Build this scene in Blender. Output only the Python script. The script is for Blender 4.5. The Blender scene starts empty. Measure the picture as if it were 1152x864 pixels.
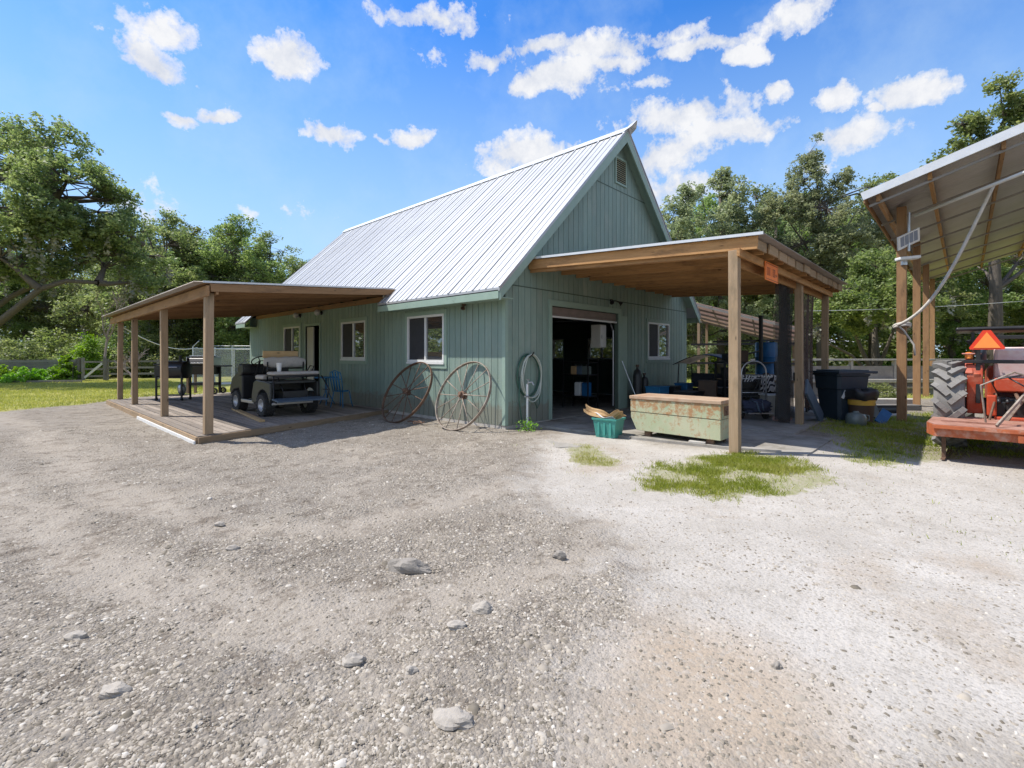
import bpy, bmesh, math, random
import numpy as np
from mathutils import Vector, Matrix, noise
rnd = random.Random(7)
npr = np.random.default_rng(11)
PI = math.pi
sc = bpy.context.scene
COL = sc.collection
# the world's axes follow the house: +x along the gable wall, +y along the long wall, origin at its front corner
RX, RY = 0.6850, -0.7285      # the camera's right
FX, FY = 0.7285, 0.6850       # the camera's forward
CAM = Vector((-7.257, -7.02, 1.5))
FPX = 542.0

def gp(px, py, z=0.0):
    D = FPX*(1.5-z)/(py-400.0); X = (px-576.0)/FPX*D
    return Vector((CAM.x+RX*X+FX*D, CAM.y+RY*X+FY*D, z))
def dp(px, py, D):
    X = (px-576.0)/FPX*D
    return Vector((CAM.x+RX*X+FX*D, CAM.y+RY*X+FY*D, 1.5+(400.0-py)*D/FPX))
def sstep(a, b, x):
    t = max(0.0, min(1.0, (x-a)/(b-a))); return t*t*(3-2*t)

# ------------------------------------------------------------------ mesh builder
class MB:
    def __init__(s, off=(0, 0, 0)):
        s.v = []; s.f = []; s.lc = []; s.r = []; s.off = Vector(off)
    def add(s, vs, fs, ax=None, r=None):
        vs = [Vector(p) for p in vs]; n = len(s.v)
        if ax is None:
            best = 0; ax = Vector((1, 0, 0))
            for f in fs[:12]:
                for i in range(len(f)):
                    e = vs[f[i]]-vs[f[i-1]]
                    if e.length > best: best = e.length; ax = e
        ax = Vector(ax)
        ax = ax.normalized() if ax.length > 0 else Vector((1, 0, 0))
        b = ax.cross(Vector((0, 0, 1)))
        if b.length < .1: b = ax.cross(Vector((0, 1, 0)))
        b.normalize(); c = ax.cross(b)
        q = rnd.random() if r is None else r
        o = Vector((q*37, q*91, q*53))
        for p in vs:
            s.v.append(p-s.off); s.lc.append(Vector((p.dot(ax), p.dot(b), p.dot(c)))+o); s.r.append(q)
        s.f += [tuple(i+n for i in f) for f in fs]
        return s
    def box(s, x0, x1, y0, y1, z0, z1, **k):
        vs = [(x, y, z) for x in (x0, x1) for y in (y0, y1) for z in (z0, z1)]
        return s.add(vs, [(0, 1, 3, 2), (4, 6, 7, 5), (0, 4, 5, 1), (2, 3, 7, 6), (0, 2, 6, 4), (1, 5, 7, 3)], **k)
    def cbox(s, c, size, rot=(0, 0, 0), top=1.0, **k):
        from mathutils import Euler
        m = Euler(rot).to_matrix(); c = Vector(c); hx, hy, hz = size[0]/2, size[1]/2, size[2]/2
        vs = [c+m@Vector((x*(top if z > 0 else 1), y*(top if z > 0 else 1), z)) for x in (-hx, hx) for y in (-hy, hy) for z in (-hz, hz)]
        return s.add(vs, [(0, 1, 3, 2), (4, 6, 7, 5), (0, 4, 5, 1), (2, 3, 7, 6), (0, 2, 6, 4), (1, 5, 7, 3)], **k)
    def beam(s, p0, p1, w, h, up=(0, 0, 1), **k):
        p0 = Vector(p0); p1 = Vector(p1); d = (p1-p0).normalized(); up = Vector(up)
        a = d.cross(up)
        if a.length < 1e-4: a = d.cross(Vector((1, 0, 0)))
        a.normalize(); b = a.cross(d)
        vs = [p+a*x*w/2+b*z*h/2 for p in (p0, p1) for x in (-1, 1) for z in (-1, 1)]
        return s.add(vs, [(0, 1, 3, 2), (4, 6, 7, 5), (0, 4, 5, 1), (2, 3, 7, 6), (0, 2, 6, 4), (1, 5, 7, 3)], ax=d, **k)
    def prism(s, poly, vec, **k):
        n = len(poly); vec = Vector(vec)
        vs = [Vector(p) for p in poly]+[Vector(p)+vec for p in poly]
        fs = [tuple(range(n-1, -1, -1)), tuple(range(n, 2*n))]+[(i, (i+1) % n, (i+1) % n+n, i+n) for i in range(n)]
        return s.add(vs, fs, **k)
    def tube(s, pts, rad, n=8, closed=False, cap=True, **k):
        pts = [Vector(p) for p in pts]; m = len(pts)
        if not hasattr(rad, '__len__'): rad = [rad]*m
        vs = []; a = None
        for i, p in enumerate(pts):
            if closed: d = pts[(i+1) % m]-pts[i-1]
            else: d = pts[min(i+1, m-1)]-pts[max(i-1, 0)]
            d.normalize()
            if a is None:
                a = d.cross(Vector((0, 0, 1)))
                if a.length < .05: a = d.cross(Vector((1, 0, 0)))
            a = a-d*a.dot(d); a.normalize(); b = d.cross(a)
            for j in range(n):
                t = 2*PI*j/n
                vs.append(p+(a*math.cos(t)+b*math.sin(t))*rad[i])
        fs = []
        for i in range(m if closed else m-1):
            q = (i+1) % m
            for j in range(n):
                fs.append((i*n+j, i*n+(j+1) % n, q*n+(j+1) % n, q*n+j))
        if not closed and cap:
            fs.append(tuple(range(n-1, -1, -1))); fs.append(tuple((m-1)*n+j for j in range(n)))
        return s.add(vs, fs, ax=pts[-1]-pts[0] if not closed else (0, 0, 1), **k)
    def cyl(s, p0, p1, r0, r1=None, n=16, **k):
        return s.tube([p0, p1], [r0, r0 if r1 is None else r1], n, **k)
    def lathe(s, prof, c=(0, 0, 0), axis=(0, 0, 1), n=24, **k):
        c = Vector(c); ax = Vector(axis).normalized()
        a = ax.cross(Vector((0, 0, 1)))
        if a.length < .05: a = Vector((1, 0, 0))
        a.normalize(); b = ax.cross(a); vs = []; fs = []
        for r, h in prof:
            for j in range(n):
                t = 2*PI*j/n; vs.append(c+ax*h+(a*math.cos(t)+b*math.sin(t))*max(r, 1e-4))
        for i in range(len(prof)-1):
            for j in range(n): fs.append((i*n+j, i*n+(j+1) % n, (i+1)*n+(j+1) % n, (i+1)*n+j))
        return s.add(vs, fs, ax=ax, **k)
    def grid(s, fn, nu, nv, **k):
        vs = [fn(i/nu, j/nv) for i in range(nu+1) for j in range(nv+1)]
        fs = [(i*(nv+1)+j, (i+1)*(nv+1)+j, (i+1)*(nv+1)+j+1, i*(nv+1)+j+1) for i in range(nu) for j in range(nv)]
        return s.add(vs, fs, **k)
    def blob(s, c, r, seed=0, amp=.2, n=10, m=7, fr=1.5, **k):
        c = Vector(c); vs = []; fs = []
        for i in range(m+1):
            ph = PI*i/m
            for j in range(n):
                t = 2*PI*j/n; d = Vector((math.sin(ph)*math.cos(t), math.sin(ph)*math.sin(t), math.cos(ph)))
                q = 1+amp*noise.noise(d*fr+Vector((seed*3.7, seed, 0)))
                vs.append(c+Vector((d.x*r[0], d.y*r[1], d.z*r[2]))*q)
        for i in range(m):
            for j in range(n): fs.append((i*n+j, (i+1)*n+j, (i+1)*n+(j+1) % n, i*n+(j+1) % n))
        return s.add(vs, fs, **k)
    def build(s, name, mat, parent=None, smooth=False, bevel=0, solid=0, fixn=True):
        me = bpy.data.meshes.new(name)
        me.from_pydata([tuple(p) for p in s.v], [], s.f)
        a = me.attributes.new('lc', 'FLOAT_VECTOR', 'POINT'); a.data.foreach_set('vector', [c for p in s.lc for c in p])
        a = me.attributes.new('rnd', 'FLOAT', 'POINT'); a.data.foreach_set('value', s.r)
        if fixn:
            bm = bmesh.new(); bm.from_mesh(me); bmesh.ops.recalc_face_normals(bm, faces=bm.faces); bm.to_mesh(me); bm.free()
        me.materials.append(mat)
        if smooth:
            for p in me.polygons: p.use_smooth = True
            if smooth != 2:
                try: me.set_sharp_from_angle(angle=math.radians(40))
                except Exception: pass
        me.update()
        o = bpy.data.objects.new(name, me); COL.objects.link(o)
        if parent is not None: o.parent = parent
        if bevel:
            b = o.modifiers.new('b', 'BEVEL'); b.width = bevel; b.segments = 2; b.limit_method = 'ANGLE'
        if solid:
            b = o.modifiers.new('s', 'SOLIDIFY'); b.thickness = solid
        return o

def thing(name, label, cat, loc=(0, 0, 0), rz=0, group=None):
    o = bpy.data.objects.new(name, None); COL.objects.link(o); o.empty_display_size = .2
    o.location = loc; o.rotation_euler = (0, 0, rz); o['label'] = label; o['category'] = cat
    if group: o['group'] = group
    return o
def tag(o, label, cat, group=None, kind=None):
    o['label'] = label; o['category'] = cat
    if group: o['group'] = group
    if kind: o['kind'] = kind
    return o
def struct(o): o['kind'] = 'structure'; return o
def center(o):
    me = o.data; n = len(me.vertices); co = np.empty(n*3, 'f'); me.vertices.foreach_get('co', co); co = co.reshape(-1, 3)
    c = (co.max(0)+co.min(0))/2; c[2] = co[:, 2].min()
    co -= c; me.vertices.foreach_set('co', co.ravel()); me.update()
    o.location = Vector(o.location)+Vector([float(x) for x in c]); return o
def kids(o): return [c for c in bpy.data.objects if c.parent == o]
def copy_thing(src, loc, rz=0, scale=None, label=None):
    def cp(o, par):
        c = o.copy(); COL.objects.link(c); c.parent = par
        for k in KID.get(o.name, []): cp(k, c)
        return c
    if src.name not in KID: index(src)
    r = cp(src, None); r.location = loc; r.rotation_euler = (0, 0, rz)
    if scale is not None: r.scale = (scale,)*3 if not hasattr(scale, '__len__') else scale
    if label: r['label'] = label
    return r
KID = {}
def index(o):
    KID[o.name] = kids(o)
    for k in KID[o.name]: index(k)

# ------------------------------------------------------------------ materials
def nodes(name):
    m = bpy.data.materials.new(name); m.use_nodes = True; nt = m.node_tree
    return m, nt, nt.nodes['Principled BSDF'], nt.nodes['Material Output']
def N(nt, t, **k):
    n = nt.nodes.new(t)
    for a, b in k.items():
        if a in n.inputs.keys(): n.inputs[a].default_value = b
        else: setattr(n, a, b)
    return n
def L(nt, a, b): nt.links.new(a, b)
def mixc(nt, f, a, b, mode='MIX'):
    n = nt.nodes.new('ShaderNodeMix'); n.data_type = 'RGBA'; n.blend_type = mode
    for s, x in ((0, f), (6, a), (7, b)):
        if hasattr(x, 'is_linked'): L(nt, x, n.inputs[s])
        elif s == 0: n.inputs[0].default_value = x
        else: n.inputs[s].default_value = (*x, 1) if len(x) == 3 else x
    return n.outputs[2]
def ramp(nt, fac, stops):
    n = nt.nodes.new('ShaderNodeValToRGB'); e = n.color_ramp.elements
    while len(e) < len(stops): e.new(.5)
    for i, (p, c) in enumerate(stops):
        e[i].position = p; e[i].color = (*c, 1) if hasattr(c, '__len__') else (c, c, c, 1)
    L(nt, fac, n.inputs[0]); return n.outputs[0]
def mat(name, c1, c2=None, scale=6, rough=.6, metal=0, bump=.15, bscale=30, coord='obj', stretch=(1, 1, 1), c3=None, s3=2, t3=(.55, .7), rv=.0, spec=.5, dist=.01):
    m, nt, p, out = nodes(name)
    if c2 is None: c2 = tuple(x*.75 for x in c1)
    if coord == 'lc': src = N(nt, 'ShaderNodeAttribute', attribute_name='lc').outputs['Vector']
    else: src = N(nt, 'ShaderNodeTexCoord').outputs['Object']
    mp = N(nt, 'ShaderNodeMapping'); mp.inputs['Scale'].default_value = stretch; L(nt, src, mp.inputs[0])
    n1 = N(nt, 'ShaderNodeTexNoise', Scale=scale, Detail=6, Roughness=.65); L(nt, mp.outputs[0], n1.inputs['Vector'])
    f = ramp(nt, n1.outputs['Fac'], [(.32, 0.0), (.68, 1.0)])
    col = mixc(nt, f, c1, c2)
    if c3 is not None:
        n3 = N(nt, 'ShaderNodeTexNoise', Scale=s3, Detail=8, Roughness=.7); L(nt, src, n3.inputs['Vector'])
        col = mixc(nt, ramp(nt, n3.outputs['Fac'], [(t3[0], 0.0), (t3[1], 1.0)]), col, c3)
    if rv:
        a = N(nt, 'ShaderNodeAttribute', attribute_name='rnd')
        mr = N(nt, 'ShaderNodeMapRange'); mr.inputs[3].default_value = 1-rv; mr.inputs[4].default_value = 1+rv; L(nt, a.outputs['Fac'], mr.inputs[0])
        hs = N(nt, 'ShaderNodeHueSaturation'); L(nt, mr.outputs[0], hs.inputs['Value']); L(nt, col, hs.inputs['Color']); col = hs.outputs[0]
    L(nt, col, p.inputs['Base Color'])
    p.inputs['Roughness'].default_value = rough; p.inputs['Metallic'].default_value = metal
    p.inputs['Specular IOR Level'].default_value = spec
    if bump:
        n2 = N(nt, 'ShaderNodeTexNoise', Scale=bscale, Detail=5, Roughness=.7); L(nt, mp.outputs[0], n2.inputs['Vector'])
        b = N(nt, 'ShaderNodeBump', Strength=bump, Distance=dist); L(nt, n2.outputs['Fac'], b.inputs['Height']); L(nt, b.outputs[0], p.inputs['Normal'])
    return m
def wood(name, c1, c2, dark, rough=.75, rv=.18):
    m, nt, p, out = nodes(name)
    a = N(nt, 'ShaderNodeAttribute', attribute_name='lc')
    mp = N(nt, 'ShaderNodeMapping'); mp.inputs['Scale'].default_value = (1.2, 22, 22); L(nt, a.outputs['Vector'], mp.inputs[0])
    n1 = N(nt, 'ShaderNodeTexNoise', Scale=1.6, Detail=7, Roughness=.7, Distortion=.6); L(nt, mp.outputs[0], n1.inputs['Vector'])
    col = mixc(nt, ramp(nt, n1.outputs['Fac'], [(.3, 0.0), (.7, 1.0)]), c1, c2)
    n3 = N(nt, 'ShaderNodeTexNoise', Scale=1.3, Detail=6, Roughness=.7); mp3 = N(nt, 'ShaderNodeMapping'); mp3.inputs['Scale'].default_value = (1, 4, 4)
    L(nt, a.outputs['Vector'], mp3.inputs[0]); L(nt, mp3.outputs[0], n3.inputs['Vector'])
    col = mixc(nt, ramp(nt, n3.outputs['Fac'], [(.5, 0.0), (.75, 1.0)]), col, dark)
    vo = N(nt, 'ShaderNodeTexVoronoi', Scale=2.2); mp4 = N(nt, 'ShaderNodeMapping'); mp4.inputs['Scale'].default_value = (1, 3.5, 3.5)
    L(nt, a.outputs['Vector'], mp4.inputs[0]); L(nt, mp4.outputs[0], vo.inputs['Vector'])
    col = mixc(nt, ramp(nt, vo.outputs['Distance'], [(.05, 1.0), (.12, 0.0)]), col, tuple(x*.35 for x in dark))
    r = N(nt, 'ShaderNodeAttribute', attribute_name='rnd')
    mr = N(nt, 'ShaderNodeMapRange'); mr.inputs[3].default_value = 1-rv; mr.inputs[4].default_value = 1+rv; L(nt, r.outputs['Fac'], mr.inputs[0])
    hs = N(nt, 'ShaderNodeHueSaturation'); L(nt, mr.outputs[0], hs.inputs['Value']); L(nt, col, hs.inputs['Color'])
    L(nt, hs.outputs[0], p.inputs['Base Color']); p.inputs['Roughness'].default_value = rough; p.inputs['Specular IOR Level'].default_value = .3
    b = N(nt, 'ShaderNodeBump', Strength=.5, Distance=.006); L(nt, n1.outputs['Fac'], b.inputs['Height']); L(nt, b.outputs[0], p.inputs['Normal'])
    return m
def splash(m):
    nt = m.node_tree; p = nt.nodes['Principled BSDF']; old = p.inputs['Base Color'].links[0].from_socket
    tc = N(nt, 'ShaderNodeTexCoord'); sx = N(nt, 'ShaderNodeSeparateXYZ'); L(nt, tc.outputs['Object'], sx.inputs[0])
    n = N(nt, 'ShaderNodeTexNoise', Scale=5, Detail=7, Roughness=.7); L(nt, tc.outputs['Object'], n.inputs['Vector'])
    a = N(nt, 'ShaderNodeMath', operation='MULTIPLY_ADD'); L(nt, n.outputs['Fac'], a.inputs[0]); a.inputs[1].default_value = -.75; L(nt, sx.outputs[2], a.inputs[2])
    f = ramp(nt, a.outputs[0], [(0.0, .7), (.12, 0.0)]); c = mixc(nt, f, old, (.2, .18, .14))
    n2 = N(nt, 'ShaderNodeTexNoise', Scale=1.1, Detail=7, Roughness=.75); mp = N(nt, 'ShaderNodeMapping'); mp.inputs['Scale'].default_value = (3, 3, .5); L(nt, tc.outputs['Object'], mp.inputs[0]); L(nt, mp.outputs[0], n2.inputs['Vector'])
    c = mixc(nt, ramp(nt, n2.outputs['Fac'], [(.5, 0.0), (.8, .5)]), c, (.17, .2, .16)); L(nt, c, p.inputs['Base Color'])
def leafmat(name, ca, cb, cc, trans=.35):
    m, nt, p, out = nodes(name)
    r = N(nt, 'ShaderNodeAttribute', attribute_name='rnd')
    oi = N(nt, 'ShaderNodeObjectInfo')
    col = ramp(nt, r.outputs['Fac'], [(0.0, ca), (.5, cb), (1.0, cc)])
    mr = N(nt, 'ShaderNodeMapRange'); mr.inputs[3].default_value = .8; mr.inputs[4].default_value = 1.2; L(nt, oi.outputs['Random'], mr.inputs[0])
    hs = N(nt, 'ShaderNodeHueSaturation'); L(nt, mr.outputs[0], hs.inputs['Value']); L(nt, col, hs.inputs['Color'])
    mh = N(nt, 'ShaderNodeMapRange'); mh.inputs[3].default_value = .48; mh.inputs[4].default_value = .515; L(nt, oi.outputs['Random'], mh.inputs[0]); L(nt, mh.outputs[0], hs.inputs['Hue'])
    L(nt, hs.outputs[0], p.inputs['Base Color']); p.inputs['Roughness'].default_value = .5; p.inputs['Specular IOR Level'].default_value = .45
    t = N(nt, 'ShaderNodeBsdfTranslucent'); h2 = N(nt, 'ShaderNodeHueSaturation', Saturation=1.15, Value=1.6); L(nt, hs.outputs[0], h2.inputs['Color']); L(nt, h2.outputs[0], t.inputs[0])
    mx = N(nt, 'ShaderNodeMixShader'); mx.inputs[0].default_value = trans
    L(nt, p.outputs[0], mx.inputs[1]); L(nt, t.outputs[0], mx.inputs[2]); L(nt, mx.outputs[0], out.inputs[0])
    return m

M = {}
M['siding'] = mat('green_paint', (.25, .335, .285), (.212, .293, .247), scale=1.5, rough=.6, bump=.25, bscale=60, coord='lc', stretch=(1, 6, 6), c3=(.30, .35, .295), s3=1.2, t3=(.5, .75), rv=.07)
splash(M['siding'])
M['groove'] = mat('green_groove_shade', (.09, .125, .1), (.07, .105, .085), rough=.8)  # siding green darkened: groove shadow put into the colour
M['trim'] = mat('pale_green_trim', (.30, .40, .33), (.26, .355, .29), scale=4, rough=.55, bump=.1, c3=(.14, .18, .14), s3=3, t3=(.62, .8))
M['roofmetal'] = mat('galvanised_roof', (.50, .505, .515), (.43, .435, .445), scale=.8, rough=.42, metal=.35, bump=.04, bscale=6, c3=(.42, .37, .31), s3=.7, t3=(.66, .85))
M['sheet'] = mat('corrugated_sheet', (.33, .30, .27), (.24, .215, .19), scale=1.5, rough=.5, metal=.5, bump=.08, bscale=10, c3=(.27, .2, .15), s3=1.2, t3=(.5, .75))
M['sheet_shed'] = mat('shed_roof_sheet', (.52, .50, .485), (.43, .415, .40), scale=1.2, rough=.5, metal=.25, bump=.08, bscale=10, c3=(.45, .36, .3), s3=.8, t3=(.55, .8))
M['white'] = mat('white_paint', (.78, .78, .76), (.7, .7, .68), rough=.45, bump=.05)
M['whitemetal'] = mat('white_metal', (.7, .71, .72), (.62, .63, .64), rough=.4, metal=.3, bump=.05)
M['cedar'] = wood('cedar_beam', (.50, .28, .12), (.36, .19, .075), (.18, .095, .045))
M['porchwood'] = wood('brown_porch_wood', (.34, .20, .10), (.25, .14, .065), (.16, .09, .045))
M['post'] = wood('weathered_post', (.36, .26, .165), (.27, .185, .11), (.17, .13, .08))
M['postr'] = wood('treated_shed_post', (.42, .25, .125), (.31, .17, .08), (.17, .1, .055))
M['deck'] = wood('grey_deck_board', (.33, .28, .235), (.24, .2, .165), (.16, .13, .11), rv=.3)
M['greywood'] = wood('grey_fence_wood', (.3, .28, .25), (.2, .185, .165), (.12, .11, .1), rv=.3)
M['plank'] = wood('pale_plank', (.6, .42, .22), (.5, .33, .16), (.4, .26, .13))
M['blk'] = mat('black_plastic', (.016, .017, .019), (.024, .025, .027), rough=.42, bump=.1)
M['blkmetal'] = mat('black_metal', (.02, .02, .022), (.035, .033, .032), rough=.4, metal=.3, bump=.1)
M['rubber'] = mat('tyre_rubber', (.028, .027, .026), (.05, .047, .044), rough=.85, bump=.4, bscale=40)
M['tractor_rubber'] = mat('dusty_tyre_rubber', (.24, .23, .215), (.17, .16, .15), rough=.9, bump=.4, bscale=40, c3=(.25, .23, .2), s3=4, t3=(.5, .8))
M['rim'] = mat('pale_rim', (.62, .63, .64), (.5, .5, .5), rough=.35, metal=.4, bump=.02)
M['cartbody'] = mat('grey_cart_plastic', (.05, .053, .05), (.038, .04, .038), rough=.4, bump=.05)
M['cushion'] = mat('stone_vinyl', (.52, .48, .43), (.42, .39, .35), scale=14, rough=.6, bump=.3, bscale=18)
M['blueplastic'] = mat('blue_plastic', (.02, .14, .34), (.015, .1, .26), rough=.4, bump=.03)
M['bluepaint'] = mat('blue_paint', (.02, .19, .40), (.015, .15, .33), rough=.5, bump=.05)
M['bluegrey'] = mat('blue_grey_plastic', (.1, .14, .19), (.075, .11, .15), rough=.5, bump=.05)
M['binplastic'] = mat('navy_bin_plastic', (.02, .034, .048), (.028, .045, .06), rough=.45, bump=.06, c3=(.07, .08, .085), s3=5, t3=(.6, .8))
M['steel'] = mat('galvanised_tube', (.55, .56, .57), (.45, .46, .47), rough=.35, metal=.8, bump=.03)
M['rust'] = mat('rusty_iron', (.13, .075, .05), (.2, .12, .08), scale=18, rough=.85, metal=.3, bump=.4, bscale=80, c3=(.27, .18, .12), s3=6, t3=(.5, .75))
M['palerust'] = mat('pale_rusty_iron', (.3, .24, .19), (.2, .14, .1), scale=18, rough=.8, metal=.3, bump=.4, bscale=80, c3=(.42, .37, .32), s3=6, t3=(.4, .65))
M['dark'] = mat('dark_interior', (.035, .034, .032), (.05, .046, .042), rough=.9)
M['cardboard'] = mat('cardboard', (.52, .34, .17), (.44, .28, .13), rough=.85, bump=.2)
M['paper'] = mat('paper_white', (.72, .7, .66), (.65, .63, .6), rough=.8)
M['teal'] = mat('teal_plastic', (.06, .3, .25), (.045, .24, .2), rough=.45, bump=.04)
M['concrete'] = mat('concrete', (.37, .345, .31), (.25, .23, .20), scale=3, rough=.9, bump=.5, bscale=40, c3=(.17, .15, .12), s3=1.3, t3=(.46, .66))
M['brick'] = mat('worn_brick', (.45, .27, .22), (.36, .22, .18), rough=.9, bump=.5, bscale=60)
M['block'] = mat('pale_block', (.5, .47, .42), (.4, .37, .33), rough=.9, bump=.5, bscale=60)
M['cloth_net'] = None
M['rope'] = mat('pale_rope', (.66, .62, .55), (.5, .46, .4), rough=.9, bump=.8, bscale=120, coord='lc')
M['tractorred'] = mat('faded_tractor_orange', (.5, .07, .02), (.42, .05, .02), scale=3, rough=.45, bump=.05, c3=(.56, .22, .13), s3=3, t3=(.5, .75))
M['tractorpink'] = mat('bleached_tractor_paint', (.6, .3, .26), (.55, .2, .15), scale=3, rough=.6, bump=.05)
M['deckpink'] = mat('bleached_cutter_paint', (.42, .23, .175), (.34, .17, .12), scale=5, rough=.75, bump=.2, c3=(.23, .1, .06), s3=2.5, t3=(.5, .72))
M['cutorange'] = mat('cutter_orange_side', (.5, .13, .04), (.36, .09, .035), scale=7, rough=.7, bump=.2, c3=(.5, .3, .22), s3=5, t3=(.52, .7))
M['smvo'] = mat('sign_orange', (.95, .3, .06), (.9, .27, .05), rough=.4, bump=0)
M['smvr'] = mat('sign_red', (.75, .05, .015), (.68, .04, .01), rough=.35, bump=0)
M['signor'] = mat('orange_sign_face', (.9, .24, .04), (.84, .2, .03), rough=.5, bump=0)
M['signdk'] = mat('orange_sign_letters', (.32, .07, .015), (.28, .06, .01), rough=.5, bump=0)
M['solar'] = mat('solar_cell', (.3, .33, .38), (.24, .27, .33), rough=.15, bump=0)
M['hose'] = mat('green_hose', (.05, .13, .09), (.04, .1, .07), rough=.5)
M['hosep'] = mat('pale_hose', (.55, .58, .5), (.45, .48, .42), rough=.5)
M['fabricdk'] = mat('dark_fabric', (.03, .035, .05), (.05, .055, .075), rough=.9, bump=.5, bscale=20)
M['navy'] = mat('navy_fabric', (.05, .06, .1), (.035, .04, .07), rough=.85, bump=.6, bscale=12)
M['yellow'] = mat('yellow_band', (.7, .42, .06), (.6, .34, .05), rough=.6)
M['brown'] = mat('brown_plastic', (.1, .06, .035), (.075, .045, .03), rough=.6)
M['jug'] = mat('cloudy_jug', (.12, .15, .14), (.17, .2, .18), rough=.25)
M['door'] = mat('cream_door', (.55, .53, .47), (.5, .48, .42), rough=.5)
M['bark'] = mat('bark', (.15, .125, .1), (.085, .07, .055), scale=8, rough=.95, bump=.9, bscale=22, coord='lc', stretch=(.4, 2, 2), dist=.03)
M['moss'] = leafmat('grey_moss', (.2, .21, .17), (.28, .28, .23), (.35, .34, .28), .2)
M['glassdark'] = None
M['leafA'] = leafmat('oak_leaf', (.09, .125, .045), (.17, .21, .08), (.31, .33, .15), .5)
M['leafB'] = leafmat('bright_leaf', (.10, .145, .045), (.18, .23, .08), (.31, .345, .14), .5)
M['leafC'] = leafmat('cedar_leaf', (.16, .20, .11), (.27, .315, .17), (.43, .46, .28), .5)
M['leafD'] = leafmat('shrub_leaf', (.08, .16, .02), (.17, .30, .04), (.30, .44, .09), .45)
M['grass'] = leafmat('grass_blade', (.17, .24, .035), (.30, .36, .06), (.50, .47, .17), .35)
M['drygrass'] = leafmat('dry_grass_blade', (.24, .26, .06), (.38, .38, .10), (.52, .47, .19), .3)

def glass(name, tint=(.02, .022, .025), refl=.28, see=0.0):
    m, nt, p, out = nodes(name)
    p.inputs['Base Color'].default_value = (*tint, 1); p.inputs['Roughness'].default_value = .6
    g = N(nt, 'ShaderNodeBsdfGlossy', Roughness=.02); g.inputs[0].default_value = (.9, .95, 1, 1)
    lw = N(nt, 'ShaderNodeFresnel', IOR=1.5)
    ad = N(nt, 'ShaderNodeMath', operation='ADD'); L(nt, lw.outputs[0], ad.inputs[0]); ad.inputs[1].default_value = refl
    mx = N(nt, 'ShaderNodeMixShader'); L(nt, ad.outputs[0], mx.inputs[0])
    if see:
        t = N(nt, 'ShaderNodeBsdfTransparent'); m2 = N(nt, 'ShaderNodeMixShader'); m2.inputs[0].default_value = see
        L(nt, p.outputs[0], m2.inputs[1]); L(nt, t.outputs[0], m2.inputs[2]); L(nt, m2.outputs[0], mx.inputs[1])
    else: L(nt, p.outputs[0], mx.inputs[1])
    L(nt, g.outputs[0], mx.inputs[2]); L(nt, mx.outputs[0], out.inputs[0])
    return m
M['glass'] = glass('window_glass', refl=.22)
M['screen'] = mat('insect_screen', (.03, .03, .035), (.04, .04, .045), rough=.7, bump=0)
M['clear'] = glass('clear_glass', refl=.02, see=.4)
def net(name, c, see, sc_=60):
    m, nt, p, out = nodes(name)
    p.inputs['Base Color'].default_value = (*c, 1); p.inputs['Roughness'].default_value = .9
    t = N(nt, 'ShaderNodeBsdfTransparent'); mx = N(nt, 'ShaderNodeMixShader')
    tc = N(nt, 'ShaderNodeTexCoord'); no = N(nt, 'ShaderNodeTexNoise', Scale=3, Detail=3); L(nt, tc.outputs['Object'], no.inputs['Vector'])
    mr = N(nt, 'ShaderNodeMapRange'); mr.inputs[1].default_value = .3; mr.inputs[2].default_value = .7; mr.inputs[3].default_value = see-.15; mr.inputs[4].default_value = see+.15
    L(nt, no.outputs['Fac'], mr.inputs[0]); L(nt, mr.outputs[0], mx.inputs[0])
    L(nt, p.outputs[0], mx.inputs[1]); L(nt, t.outputs[0], mx.inputs[2]); L(nt, mx.outputs[0], out.inputs[0]); return m
M['cloth_net'] = net('shade_netting', (.03, .028, .026), .42)
M['mesh_tarp'] = net('brown_mesh', (.09, .06, .05), .25)
def chain(name):
    m, nt, p, out = nodes(name)
    p.inputs['Base Color'].default_value = (.55, .56, .57, 1); p.inputs['Metallic'].default_value = .6; p.inputs['Roughness'].default_value = .4
    a = N(nt, 'ShaderNodeAttribute', attribute_name='lc'); sx = N(nt, 'ShaderNodeSeparateXYZ'); L(nt, a.outputs['Vector'], sx.inputs[0])
    def w(sign):
        # diagonal wires every 6 cm
        ad = N(nt, 'ShaderNodeMath', operation='MULTIPLY_ADD'); L(nt, sx.outputs[2], ad.inputs[0]); ad.inputs[1].default_value = sign; L(nt, sx.outputs[0], ad.inputs[2])
        d = N(nt, 'ShaderNodeMath', operation='MULTIPLY'); L(nt, ad.outputs[0], d.inputs[0]); d.inputs[1].default_value = 1/.085
        f = N(nt, 'ShaderNodeMath', operation='FRACT'); L(nt, d.outputs[0], f.inputs[0])
        l = N(nt, 'ShaderNodeMath', operation='LESS_THAN'); L(nt, f.outputs[0], l.inputs[0]); l.inputs[1].default_value = .13
        return l.outputs[0]
    mxx = N(nt, 'ShaderNodeMath', operation='MAXIMUM'); L(nt, w(1), mxx.inputs[0]); L(nt, w(-1), mxx.inputs[1])
    t = N(nt, 'ShaderNodeBsdfTransparent'); mx = N(nt, 'ShaderNodeMixShader'); L(nt, mxx.outputs[0], mx.inputs[0])
    L(nt, t.outputs[0], mx.inputs[1]); L(nt, p.outputs[0], mx.inputs[2]); L(nt, mx.outputs[0], out.inputs[0]); return m
M['chain'] = chain('chain_link')
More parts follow.
